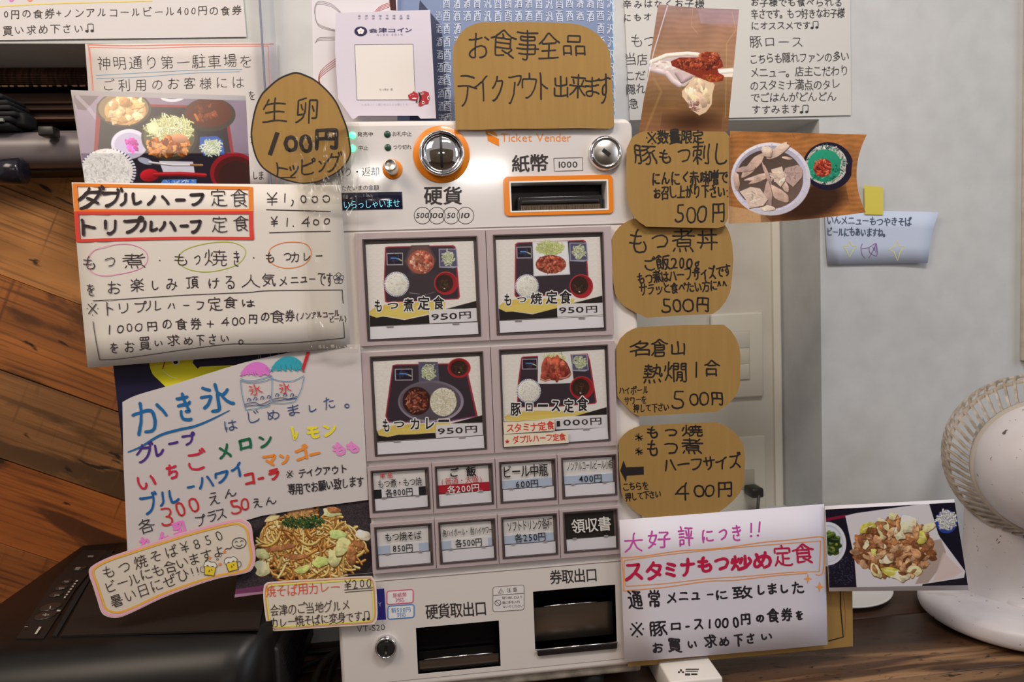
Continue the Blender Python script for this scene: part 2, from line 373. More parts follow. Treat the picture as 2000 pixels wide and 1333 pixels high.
# ------------------------------------------------------------------ sheets: paper, cardboard, printed faces; everything on them follows the sheet's own surface
def spline(pts, n=6, closed=False):
    pts = [np.array(p, float) for p in pts]; out = []
    m = len(pts)
    if m < 3 and not closed: return pts
    rng = range(m if closed else m - 1)
    for i in rng:
        p0 = pts[(i - 1) % m] if closed or i > 0 else pts[0]; p1 = pts[i]; p2 = pts[(i + 1) % m]
        p3 = pts[(i + 2) % m] if closed or i + 2 < m else pts[-1]
        for k in range(n):
            t = k / n
            out.append(.5 * ((2 * p1) + (-p0 + p2) * t + (2 * p0 - 5 * p1 + 4 * p2 - p3) * t * t + (-p0 + 3 * p1 - 3 * p2 + p3) * t ** 3))
    if not closed: out.append(pts[-1])
    return out
class Sheet:
    def __init__(s, depth, zoom=None, parent=None, up=(0, 0)):
        s.depth = depth if callable(depth) else (lambda x, y, d=depth: d + 0 * x)
        s.zoom = zoom or (0, 0, 1.0); s.o = parent; s.lay = 0.00025; s.seed = 0; s.tilt = 0.0
    def z(s, x, y, zoom=True):
        ox, oy, k = s.zoom
        return (x / k + ox, y / k + oy)
    def P(s, pts, off=0.0):
        """points given in the photograph's pixels, set on the sheet's surface"""
        pts = np.asarray(pts, float)
        return unproj(pts[:, 0], pts[:, 1], s.depth(pts[:, 0], pts[:, 1]) - off)
    def body(s, name, quad=None, poly=None, m=None, thick=0.0004, label=None, cat=None, bow=(0, 0, 0, 0), res=(1, 1), parent=None, group=None):
        mb = MB()
        if quad is not None:
            s.quad = quad; s.bow = bow
            nu, nv = res
            U, V = np.meshgrid(np.linspace(0, 1, nu + 1), np.linspace(0, 1, nv + 1))
            p = s.q(U.ravel(), V.ravel())
            fr = s.P(p); bk = s.P(p, -thick); n = len(p)
            f = []; w_ = nu + 1
            for j in range(nv):
                for i in range(nu):
                    a = j * w_ + i; f.append((a, a + w_, a + w_ + 1, a + 1)); f.append((n + a, n + a + 1, n + a + w_ + 1, n + a + w_))
            rim = [i for i in range(nu)] + [j * w_ + nu for j in range(nv)] + [nv * w_ + i for i in range(nu, 0, -1)] + [j * w_ for j in range(nv, 0, -1)]
            for a, b in zip(rim, rim[1:] + rim[:1]): f.append((a, b, n + b, n + a))
            mb.add(np.concatenate([fr, bk]), f, res != (1, 1))
            if res != (1, 1): mb.sm = [True] * (2 * nu * nv) + [False] * (len(f) - 2 * nu * nv)
        else:
            p = np.array(poly, float); n = len(p)
            fr = s.P(p); bk = s.P(p, -thick)
            f = [tuple(range(n))[::-1], tuple(range(n, 2 * n))] + [(i, (i + 1) % n, n + (i + 1) % n, n + i) for i in range(n)]
            mb.add(np.concatenate([fr, bk]), f)
        o = mb.build(name, m, parent); tag(o, label, cat, group); s.o = o
        return o
    def q(s, u, v):
        (a, b, c, d) = [np.array(k, float) for k in s.quad]
        u = np.asarray(u, float)[:, None]; v = np.asarray(v, float)[:, None]
        p = a * (1 - u) * (1 - v) + b * u * (1 - v) + c * u * v + d * (1 - u) * v
        t, r, bo, l = s.bow
        p[:, 1] += (4 * u * (1 - u) * (t * (1 - v) + bo * v))[:, 0]
        p[:, 0] += (4 * v * (1 - v) * (r * u + l * (1 - u)))[:, 0]
        return p
    def mk(s, mb, name, m, off): 
        return mb.build(name, m, s.o)
    # ---- writing
    def _put(s, mb, ch, box, off, amp, lay, shear=0.0, rot=0.0, fit=True, wt=0):
        g, f = glyph(ch, wt)
        if len(g) == 0: return
        s.seed += 1
        v = warp(g, amp, s.seed * 13 + ord(ch) % 97) if amp else g.copy()
        x0, y0, x1, y1 = box
        if fit:
            mn, mx = v.min(0), v.max(0); sz = np.maximum(mx - mn, 1e-6)
            v = (v - mn) / sz
        v = v - .5 if fit else v
        wd, hg = x1 - x0, y1 - y0
        x = v[:, 0] * wd; y = v[:, 1] * hg
        x = x + shear * y
        c, sn = math.cos(rot), math.sin(rot)
        X = (x0 + x1) / 2 + x * c + y * sn; Y = (y0 + y1) / 2 + x * sn - y * c
        mb.add(s.P(np.stack([X, Y], 1), lay + glay(ch, wt)), f)
    def boxes(s, txt, col, wt=-0.012, name='lettering', amp=0.02, lay=None, rough=.6, label=None, shear=0.0, halo=0, pen=None):
        """each item 'char x0 y0 x1 y1' in the sheet's zoom frame: the stroke bounds of that character"""
        mb = MB()
        if wt < 0 and amp and pen is None: pen = getattr(s, 'pen', 1.9)
        for it in txt.split(';'):
            t = it.split()
            if len(t) != 5: continue
            x0, y0 = s.z(float(t[1]), float(t[2])); x1, y1 = s.z(float(t[3]), float(t[4]))
            if amp >= .02:      # handwritten: one pen width whatever the character's size
                pn = pen or (3.2 + wt * 75); paths = skeleton(t[0]); s.seed = int(float(t[1])) + int(float(t[2]))
                qa = np.concatenate(paths); mn, mx = qa.min(0), qa.max(0); sz = np.maximum(mx - mn, .02)
                wd, hg = max(x1 - x0 - pn, .1), max(y1 - y0 - pn, .1)
                if sz[1] < .12: hg = min(hg, pn * .3)
                if sz.max() < .12: pn = pn * 1.5
                if sz[0] < .06: wd = 1.0
                cx, cy = (x0 + x1) / 2, (y0 + y1) / 2; cc, sn = math.cos(-s.tilt), math.sin(-s.tilt)
                def xf(q):
                    v = (q - mn) / sz - .5; x = v[:, 0] * wd; y = v[:, 1] * hg; x = x + shear * y
                    return np.stack([cx + x * cc + y * sn, cy + x * sn - y * cc], 1)
                pen_lines(mb, s, paths, xf, pn, lay or s.lay, s.seed, amp * (.8 if sz.min() > .15 else .1))
                continue
            if halo:
                for k in range(10):
                    dx, dy = halo * math.cos(k * .628), halo * math.sin(k * .628); s.seed = sd = int(float(t[1]))
                    s._put(mb, t[0], (x0 + dx, y0 + dy, x1 + dx, y1 + dy), 0, amp, (lay or s.lay) + k * .000004, wt=wt)
                continue
            if amp: s.seed = int(float(t[1]))
            s._put(mb, t[0], (x0, y0, x1, y1), 0, amp, lay or s.lay, wt=wt, shear=shear, rot=-s.tilt)
        o = mb.build(name, ink(col, rough), s.o)
        if label: o['label'] = label
        return o
    def text(s, txt, xl, yl, xr, yr, h, col, wt=-0.012, name='lettering', amp=0.02, jit=0.05, lay=None, sx=None, mb=None, wd=1.0, half=.62, rough=.6, shear=0.0, em=None):
        """one line; (xl,yl),(xr,yr) are the middle of its left and right end in the zoom frame"""
        own = mb is None
        mb = mb or MB()
        (xl, yl), (xr, yr) = s.z(xl, yl), s.z(xr, yr); h = h / s.zoom[2]
        L = math.hypot(xr - xl, yr - yl); a = math.atan2(yr - yl, xr - xl)
        wts = [1.0 if is_wide(c) else (half if c != ' ' else half * .8) for c in txt]
        tot = sum(wts); pos = 0
        e = h / .88
        for c, wgt in zip(txt, wts):
            cw = L * wgt / tot; mid = pos + cw / 2; pos += cw
            if c == ' ': continue
            jx, jy, jr, js = [RNG.uniform(-1, 1) * jit for _ in range(4)]
            cx = xl + math.cos(a) * mid + jx * h * .5; cy = yl + math.sin(a) * mid + jy * h
            if amp >= .02:
                s.seed += 1; paths = skeleton(c); pn = min(getattr(s, 'pen', 1.9), h * .115)
                if not paths: continue
                qa = np.concatenate(paths)
                ew = min(e * wd, cw * 1.06) if is_wide(c) else min(e * wd, cw / .60)
                if sx: ew = e * sx
                ctr_ = np.array([.5, .38]) if is_wide(c) else np.array([(qa[:, 0].min() + qa[:, 0].max()) / 2, .36])
                r = a + jr; cc, sn = math.cos(r), math.sin(r); sh = shear + .08 * jx / max(jit, .01)
                def xf(q, c_=ctr_, ew=ew):
                    x = (q[:, 0] - c_[0]) * ew * (1 + js); y = (q[:, 1] - c_[1]) * e * (1 + js); x = x + sh * y
                    return np.stack([cx + x * cc + y * sn, cy + x * sn - y * cc], 1)
                pen_lines(mb, s, paths, xf, pn, lay or s.lay, s.seed * 13 + ord(c) % 97, amp)
                continue
            g, f = glyph(c, wt)
            if len(g) == 0: continue
            s.seed += 1
            v = warp(g, amp, s.seed * 13 + ord(c) % 97) if amp else g.copy()
            if is_wide(c): v = v - np.array([.5, .38])
            else:
                v = v - np.array([(v[:, 0].min() + v[:, 0].max()) / 2, .36])
            ew = min(e * wd, cw * 1.06) if is_wide(c) else min(e * wd, cw / .60)
            if sx: ew = e * sx
            x = v[:, 0] * ew * (1 + js); y = v[:, 1] * e * (1 + js)
            x = x + shear * y
            r = a + jr * 1.0; cc, sn = math.cos(r), math.sin(r)
            mb.add(s.P(np.stack([cx + x * cc + y * sn, cy + x * sn - y * cc], 1), (lay or s.lay) + glay(c, wt)), f)
        if own: return mb.build(name, ink(col, rough), s.o)
    def latin(s, txt, x0, y0, x1, y1, cap, col, wt=0.0, shear=0.0, name='lettering', lay=None, rough=.6):
        """printed western line: (x0,y0),(x1,y1) the middle of its ends, cap the capital height"""
        mb = MB(); (x0, y0), (x1, y1) = s.z(x0, y0), s.z(x1, y1); cap = cap / s.zoom[2]; e = cap / .70
        gs = [glyph(c, min(wt, .006)) if c != ' ' else None for c in txt]; wd = [.3 if g is None else float(g[0][:, 0].max() - g[0][:, 0].min()) + .085 for g in gs]
        tot = sum(wd) - .085; L = math.hypot(x1 - x0, y1 - y0); a = math.atan2(y1 - y0, x1 - x0); k = L / tot; pos = 0
        for g, w_ in zip(gs, wd):
            if g is not None:
                v = g[0]; x = (v[:, 0] - v[:, 0].min() + pos) * k; y = (v[:, 1] - .35) * e; x = x + shear * y
                mb.add(s.P(np.stack([x0 + x * math.cos(a) + y * math.sin(a), y0 + x * math.sin(a) - y * math.cos(a)], 1), lay or s.lay), g[1])
            pos += w_
        return mb.build(name, ink(col, rough), s.o)
    # ---- drawing
    def stroke(s, pts, wpx, col, name='drawn_line', smooth=True, closed=False, lay=None, mb=None, zoom=True, taper=False, rough=.6, wob=0):
        own = mb is None; mb = mb or MB()
        if zoom: pts = [s.z(*p) for p in pts]
        if wob: pts = [(p[0] + RNG.uniform(-wob, wob), p[1] + RNG.uniform(-wob, wob)) for p in pts]
        if smooth: pts = spline(pts, 6, closed)
        else:
            pts = [np.array(p, float) for p in pts]; q = []
            for a_, b_ in zip(pts[:-1], pts[1:]):
                m_ = max(1, int(np.linalg.norm(b_ - a_) / 14))
                q += [a_ + (b_ - a_) * k / m_ for k in range(m_)]
            pts = q + [pts[-1]] if (closed is False and len(pts) > 1) else pts
        if closed: pts = pts + [pts[0]]
        P = np.array(pts); n = len(P)
        d = np.zeros_like(P); d[1:-1] = P[2:] - P[:-2]; d[0] = P[1] - P[0]; d[-1] = P[-1] - P[-2]
        if closed: d[0] = d[-1] = P[1] - P[-2]
        d /= np.maximum(np.linalg.norm(d, axis=1)[:, None], 1e-6); nn = np.stack([-d[:, 1], d[:, 0]], 1)
        ww = np.full(n, wpx / 2.0)
        if taper: ww *= np.sin(np.linspace(.25, math.pi - .15, n)) ** .7
        if not smooth and not closed and n > 2:      # mitre
            pass
        A = np.concatenate([P + nn * ww[:, None], P - nn * ww[:, None]])
        f = [(i, i + 1, n + i + 1, n + i) for i in range(n - 1)]
        mb.add(s.P(A, lay or s.lay), f)
        if own: return mb.build(name, ink(col, rough), s.o)
    def lines(s, segs, wpx, col, name='drawn_line', **k):
        mb = MB()
        for p in segs: s.stroke(p, wpx, col, mb=mb, **k)
        return mb.build(name, ink(col), s.o)
    def fill(s, pts, col, name='printed_shape', lay=None, zoom=True, mb=None, rough=.6, m=None):
        own = mb is None; mb = mb or MB()
        if zoom: pts = [s.z(*p) for p in pts]
        mb.add(s.P(pts, lay or s.lay), [tuple(range(len(pts)))[::-1]])
        if own: return mb.build(name, m or ink(col, rough), s.o)
    def ell(s, cx, cy, rx, ry, rot=0, n=24):
        c, sn = math.cos(rot), math.sin(rot)
        return [(cx + rx * math.cos(t) * c - ry * math.sin(t) * sn, cy + rx * math.cos(t) * sn + ry * math.sin(t) * c) for t in [2 * math.pi * i / n for i in range(n)]]
    def picture(s, pic, name='printed_picture', lay=None, rough=.25, parent=None):
        H, Wd = pic.PX.shape
        p = np.stack([pic.PX.ravel(), pic.PY.ravel()], 1)
        v = s.P(p, lay or s.lay)
        par = parent or s.o
        org = np.array(par['_org']); v = v - org
        me = bpy.data.meshes.new(name); n = len(v)
        a = (np.arange(H - 1)[:, None] * Wd + np.arange(Wd - 1)[None, :]).ravel()
        fa = np.stack([a, a + Wd, a + Wd + 1, a + 1], 1)
        me.vertices.add(n); me.vertices.foreach_set('co', v.astype(np.float32).ravel())
        nf = len(fa); me.loops.add(nf * 4); me.loops.foreach_set('vertex_index', fa.astype(np.int32).ravel())
        me.polygons.add(nf); me.polygons.foreach_set('loop_start', np.arange(0, nf * 4, 4, dtype=np.int32))
        at = me.color_attributes.new('print', 'FLOAT_COLOR', 'POINT')
        c = np.clip(pic.img.reshape(-1, 3), 0, 1) * 255
        c = np.clip(lin(c) / ILL, 0, .92)
        at.data.foreach_set('color', np.concatenate([c, np.ones((n, 1))], 1).astype(np.float32).ravel())
        me.materials.append(vcol_mat(rough)); me.update(); me.validate()
        me.polygons.foreach_set('use_smooth', [True] * nf)
        o = bpy.data.objects.new(name, me); COL.objects.link(o); o.parent = par
        return o

# ------------------------------------------------------------------ prints: a small painter for the food photographs printed on paper
class Pic:
    def __init__(s, quad, zoom=(0, 0, 1.0), base=(128, 128, 128), res=1.0, seed=1, bow=(0, 0, 0, 0)):
        s.zoom = zoom; q = [np.array(p, float) for p in quad]
        wd = max(np.linalg.norm(q[1] - q[0]), np.linalg.norm(q[2] - q[3])); hg = max(np.linalg.norm(q[3] - q[0]), np.linalg.norm(q[2] - q[1]))
        s.W = int(wd * res); s.H = int(hg * res); s.res = res
        u, v = np.meshgrid(np.linspace(0, 1, s.W), np.linspace(0, 1, s.H)); s.U, s.V = u, v
        g = lambda i: q[0][i] * (1 - u) * (1 - v) + q[1][i] * u * (1 - v) + q[2][i] * u * v + q[3][i] * (1 - u) * v
        t, r, bo, l = bow
        s.PX = g(0) + 4 * v * (1 - v) * (r * u + l * (1 - u)); s.PY = g(1) + 4 * u * (1 - u) * (t * (1 - v) + bo * v)
        s.X = (s.PX - zoom[0]) * zoom[2]; s.Y = (s.PY - zoom[1]) * zoom[2]      # zoom frame coordinates
        s.k = zoom[2]
        s.img = np.ones((s.H, s.W, 3)) * np.array(base) / 255.0
        s.r = np.random.RandomState(seed)
        A = np.stack([s.X.ravel()[::37], s.Y.ravel()[::37], np.ones(len(s.X.ravel()[::37]))], 1)
        jj, ii = np.meshgrid(np.arange(s.W), np.arange(s.H))
        s.inv = np.linalg.lstsq(A, np.stack([jj.ravel()[::37], ii.ravel()[::37]], 1), rcond=None)[0]
    def sub(s, x0, y0, x1, y1, pad=3):
        c = np.array([[x0, y0, 1], [x1, y0, 1], [x1, y1, 1], [x0, y1, 1]]) @ s.inv
        a = np.maximum(np.floor(c.min(0)) - pad, 0).astype(int); b = np.ceil(c.max(0)).astype(int) + pad
        return slice(a[1], max(b[1], a[1])), slice(a[0], max(b[0], a[0]))
    def _mix(s, sl, m, col):
        if np.ndim(col) == 1: col = np.array(col, float) / 255.0
        s.img[sl] = s.img[sl] * (1 - m[..., None]) + col * m[..., None]
    def ell(s, cx, cy, rx, ry, col, rot=0, a=1.0, shade=0.0, soft=None, tex=0.0):
        R = max(rx, ry); sl = s.sub(cx - R, cy - R, cx + R, cy + R); x = s.X[sl] - cx; y = s.Y[sl] - cy
        c, sn = math.cos(rot), math.sin(rot); u = (x * c + y * sn) / rx; v = (-x * sn + y * c) / ry
        d = np.sqrt(u * u + v * v); m = np.clip(.5 + (1 - d) * min(rx, ry) / (soft or s.k * .8), 0, 1) * a
        cc = np.array(col, float)
        if shade or tex:
            cc = cc / 255.0
            f = 1 + shade * (-.4 * u - .8 * v) 
            if tex: f = f + tex * s.r.uniform(-1, 1, f.shape)
            cc = cc * f[..., None]
        s._mix(sl, m, cc)
    def poly(s, pts, col, a=1.0):
        P = np.array(pts, float); sl = s.sub(P[:, 0].min(), P[:, 1].min(), P[:, 0].max(), P[:, 1].max()); x = s.X[sl]; y = s.Y[sl]
        ins = np.zeros(x.shape, bool); dm = np.full(x.shape, 1e9)
        for i in range(len(P)):
            (x1, y1), (x2, y2) = P[i], P[(i + 1) % len(P)]
            cond = ((y1 > y) != (y2 > y))
            with np.errstate(divide='ignore', invalid='ignore'):
                ins ^= cond & (x < (x2 - x1) * (y - y1) / (y2 - y1 + 1e-12) + x1)
            dx, dy = x2 - x1, y2 - y1; t = np.clip(((x - x1) * dx + (y - y1) * dy) / (dx * dx + dy * dy + 1e-9), 0, 1)
            dm = np.minimum(dm, np.hypot(x - x1 - t * dx, y - y1 - t * dy))
        sd = np.where(ins, dm, -dm)
        s._mix(sl, np.clip(.5 + sd / (s.k * .8), 0, 1) * a, col)
    def line(s, pts, w_, col, shade=0.35, hi=0.0, a=1.0):
        P = np.array(pts, float); w_ = float(w_)
        sl = s.sub(P[:, 0].min() - w_, P[:, 1].min() - w_, P[:, 0].max() + w_, P[:, 1].max() + w_); x = s.X[sl]; y = s.Y[sl]
        if x.size == 0: return
        dm = np.full(x.shape, 1e9); side = np.zeros(x.shape)
        for (x1, y1), (x2, y2) in zip(P[:-1], P[1:]):
            dx, dy = x2 - x1, y2 - y1; t = np.clip(((x - x1) * dx + (y - y1) * dy) / (dx * dx + dy * dy + 1e-9), 0, 1)
            ex = x - x1 - t * dx; ey = y - y1 - t * dy; d = np.hypot(ex, ey); b = d < dm
            dm = np.where(b, d, dm); side = np.where(b, ey, side)
        h = w_ / 2; m = np.clip(.5 + (h - dm) / (s.k * .75), 0, 1) * a
        q = np.clip(side / h, -1, 1)
        f = 1 - shade * (q * .7 + .3 * (dm / h) ** 2)
        cc = (np.array(col, float) / 255.0) * f[..., None]
        if hi: cc = cc + hi * (np.exp(-((q + .35) / .22) ** 2))[..., None]
        s._mix(sl, m, cc)
    def noise(s, scale, oct=3):
        out = np.zeros((s.H, s.W)); amp = 1.0
        for o in range(oct):
            st = max(scale / 2 ** o, 1.2); gh, gw = int(s.H / st) + 3, int(s.W / st) + 3
            g = s.r.uniform(-1, 1, (gh, gw)); yy = np.arange(s.H) / st; xx = np.arange(s.W) / st
            y0 = yy.astype(int); x0 = xx.astype(int); fy = (yy - y0)[:, None]; fx = (xx - x0)[None, :]
            fy = fy * fy * (3 - 2 * fy); fx = fx * fx * (3 - 2 * fx)
            out += amp * (g[y0][:, x0] * (1 - fy) * (1 - fx) + g[y0][:, x0 + 1] * (1 - fy) * fx + g[y0 + 1][:, x0] * fy * (1 - fx) + g[y0 + 1][:, x0 + 1] * fy * fx); amp *= .5
        return out
    def grain(s, a, scale=3, mask=None):
        n = 1 + a * s.noise(scale); s.img *= n[..., None]
    def pile(s, cx, cy, rx, ry, n, ln, w_, cols, curv=1.0, shade=.45, hi=0.0, dark=None, rot=0, ang=None, top=False):
        c0, s0 = math.cos(rot), math.sin(rot)
        for i in range(n):
            r = math.sqrt(s.r.uniform(0, 1)); t = s.r.uniform(0, 6.283); ex, ey = rx * r * math.cos(t), ry * r * math.sin(t)
            x, y = cx + ex * c0 - ey * s0, cy + ex * s0 + ey * c0
            a = s.r.uniform(0, 6.283) if ang is None else ang + s.r.uniform(-.5, .5)
            L = ln * s.r.uniform(.6, 1.3); kk = curv * s.r.uniform(-1, 1); pts = []
            for j in range(6):
                pts.append((x, y)); a += kk / 5; x += L / 5 * math.cos(a); y += L / 5 * math.sin(a)
            pts = np.array(pts) - (np.array(pts[-1]) - np.array(pts[0])) / 2
            c = np.array(cols[s.r.randint(len(cols))], float) * s.r.uniform(.82, 1.12)
            ww = w_ * s.r.uniform(.75, 1.25)
            if dark is not None: s.line(pts + np.array([0, ww * .12]), ww + s.k * 1.3, dark, 0, a=.75)
            s.line(pts, ww, np.clip(c, 0, 255), shade, hi)
    def chunk(s, cx, cy, a, b, rot, col, dark=None, rough=.28, n=11, mott=.22, hi=.0):
        if not hasattr(s, '_nz'): s._nz = s.noise(9 * s.res, 3); s._n2 = s.noise(3.2 * s.res, 2)
        t = np.linspace(0, 6.283, n, endpoint=False) + s.r.uniform(-.15, .15, n); rr = 1 + s.r.uniform(-rough, rough, n)
        x = a * rr * np.cos(t); y = b * rr * np.sin(t); c, sn = math.cos(rot), math.sin(rot)
        P = np.stack([cx + x * c - y * sn, cy + x * sn + y * c], 1); P = np.array(spline(P, 3, True))
        if dark is not None: s.poly(P + np.array([.06 * a, .16 * b]), dark, .8)
        x0, y0 = P.min(0); x1, y1 = P.max(0); sl = s.sub(x0, y0, x1, y1)
        if s.X[sl].size == 0: return
        g = ((s.X[sl] - cx) * -.35 + (s.Y[sl] - cy) * -.8) / max(a, b)
        f = 1 + .22 * g + mott * s._nz[sl] + mott * .5 * s._n2[sl]
        cc = np.array(col, float) / 255 * f[..., None] + hi * np.clip(s._n2[sl] - .7, 0, 1)[..., None]
        keep = s.img.copy()[sl]; s.poly(P, (0, 0, 0)); m = 1 - np.clip((s.img[sl].sum(-1) + 1e-6) / (keep.sum(-1) + 1e-6), 0, 1)
        s.img[sl] = keep * (1 - m[..., None]) + cc * m[..., None]
    def heap(s, cx, cy, rx, ry, n, a, b, cols, dark, mott=.22, hi=.25, rot=None):
        for i in range(n):
            r = math.sqrt(s.r.uniform(0, 1)); t = s.r.uniform(0, 6.283); k = s.r.uniform(.6, 1.25)
            s.chunk(cx + rx * r * math.cos(t), cy + ry * r * math.sin(t), a * k, b * k * s.r.uniform(.7, 1.1), s.r.uniform(0, 3.14) if rot is None else rot + s.r.uniform(-.5, .5), np.array(cols[s.r.randint(len(cols))]) * s.r.uniform(.85, 1.1), dark, mott=mott, hi=hi)
    # the dishes that recur on the prints
    def rice(s, cx, cy, r, ry=None, bowl=True):
        ry = ry or r
        if bowl:
            s.ell(cx, cy, r, ry, (214, 210, 214), shade=.1)
            for i in range(46):
                t = 6.283 * i / 46; s.line([(cx + r * .9 * math.cos(t), cy + ry * .9 * math.sin(t)), (cx + r * .99 * math.cos(t), cy + ry * .99 * math.sin(t))], r * .045, (60, 55, 90), 0)
        s.ell(cx, cy, r * .87, ry * .87, (214, 208, 196), shade=.1, tex=.02)
        s.pile(cx, cy, r * .75, ry * .75, 170, r * .10, r * .045, [(226, 220, 208), (205, 198, 184), (235, 230, 220)], .5, .25)
    def negi(s, cx, cy, r, box=(150, 150, 165)):
        q = r * 1.25; s.poly([(cx - q, cy - q), (cx + q * .9, cy - q), (cx + q * 1.05, cy + q * .9), (cx + q * .6, cy + q * 1.08), (cx - q * .95, cy + q)], box)
        s.poly([(cx - q * .9, cy - q * .9), (cx + q * .8, cy - q * .9), (cx + q * .93, cy + q * .85), (cx - q * .85, cy + q * .9)], (82, 76, 104))
        s.pile(cx, cy, r * .7, r * .75, 60, r * .9, r * .09, [(224, 226, 190), (206, 214, 165), (236, 236, 214)], 4.5, .3, dark=(120, 125, 90))
    def soup(s, cx, cy, rx, ry, dx=-.12, dy=.0):
        s.ell(cx, cy, rx, ry, (176, 46, 46), shade=.15); s.ell(cx, cy, rx * .93, ry * .93, (138, 30, 36), shade=-.2)
        s.ell(cx + dx * rx, cy + dy * ry, rx * .74, ry * .76, (52, 30, 26), shade=-.1)
        s.pile(cx + dx * rx, cy + dy * ry, rx * .4, ry * .4, 14, rx * .35, rx * .08, [(70, 58, 34), (84, 52, 40), (40, 34, 24)], 2, .2)
        s.ell(cx + dx * rx, cy + ry * .45, rx * .07, ry * .05, (220, 200, 190))
    def sauce(s, x0, y0, x1, y1):
        s.poly([(x0, y0 + 4), (x1, y0), (x1 + 2, y1 - 2), (x0 + 3, y1)], (168, 160, 168)); w_ = (x1 - x0); h = (y1 - y0)
        s.poly([(x0 + w_ * .05, y0 + h * .1), (x1 - w_ * .04, y0 + h * .07), (x1 - w_ * .03, y1 - h * .09), (x0 + w_ * .07, y1 - h * .07)], (32, 24, 40))
        s.pile((x0 + x1) / 2, (y0 + y1) / 2, w_ * .25, h * .2, 14, w_ * .3, h * .1, [(50, 60, 96), (70, 40, 44), (30, 30, 60)], 1.5, .4)
        s.line([(x0 + w_ * .3, y0 + h * .45), (x0 + w_ * .6, y0 + h * .45), (x0 + w_ * .9, y0 + h * .62)], h * .13, (62, 112, 168), .4, .15)
        s.line([(x0 + w_ * .75, y0 + h * .5), (x0 + w_ * .92, y0 + h * .64)], h * .08, (196, 176, 90), .3)
# ------------------------------------------------------------------ the room
ZC = -0.4447         # counter top
YW = 0.175           # face of the white wall
YB = 0.285           # back of the niches
plaster = noisy('white_plaster', (184, 181, 179), (191, 188, 186), (30, 30, 30), rough=.85, bump=.5, dist=.0012)
niche_r = W(1603, 600, YW)[0]; niche_top = W(1590, 233, YW)[2]; nl = W(1236, 500, YW)[0] - .03
nb = -0.345
op_r = W(520, 800, YW)[0]; op_top = W(85, 85, YW)[2]
print('niche', nl, niche_r, niche_top, 'open', op_r, op_top)
mb = MB().holed(-1.25, 1.35, ZC, 0.9, YW, YB, [(nl, niche_r, nb, niche_top), (-1.25, op_r, ZC, op_top)])
tag(mb.build('wall_front', plaster), kind='structure')
greige = noisy('niche_paint', (196, 186, 172), (202, 193, 180), (20, 20, 20), rough=.8)
tag(MB().box(op_r, 1.35, YB, YB + .02, ZC, .9).build('wall_niche', greige), kind='structure')
lx = W(1521, 600, YB)[0]
tag(MB().box(lx - .012, lx - .001, YB - .006, YB, nb, niche_top).build('trim_1', mat('niche_trim', (214, 204, 188), .7)), kind='structure')
tag(MB().box(W(1993, 500, YW)[0], W(1993, 500, YW)[0] + .05, YW - .012, YW, W(1990, 705, YW)[2], .9, .002).build('trim_2', noisy('trim_wood', (186, 172, 156), (200, 188, 170), (4, 4, 60))), kind='structure')
tag(MB().box(-1.3, 1.4, -1.7, -1.69, -1.15, -1.14).box(-3, 3, -4, YB + .2, -1.17, -1.15).build('floor', noisy('dark_floor', (70, 52, 40), (96, 74, 56), (3, 8, 3))), kind='structure')
tag(MB().box(-3, 3, -4.0, -3.95, -1.15, 1.7).build('wall_rear', noisy('rear_wall_paint', (120, 104, 86), (138, 120, 100), (1, 1, 1))), kind='structure')
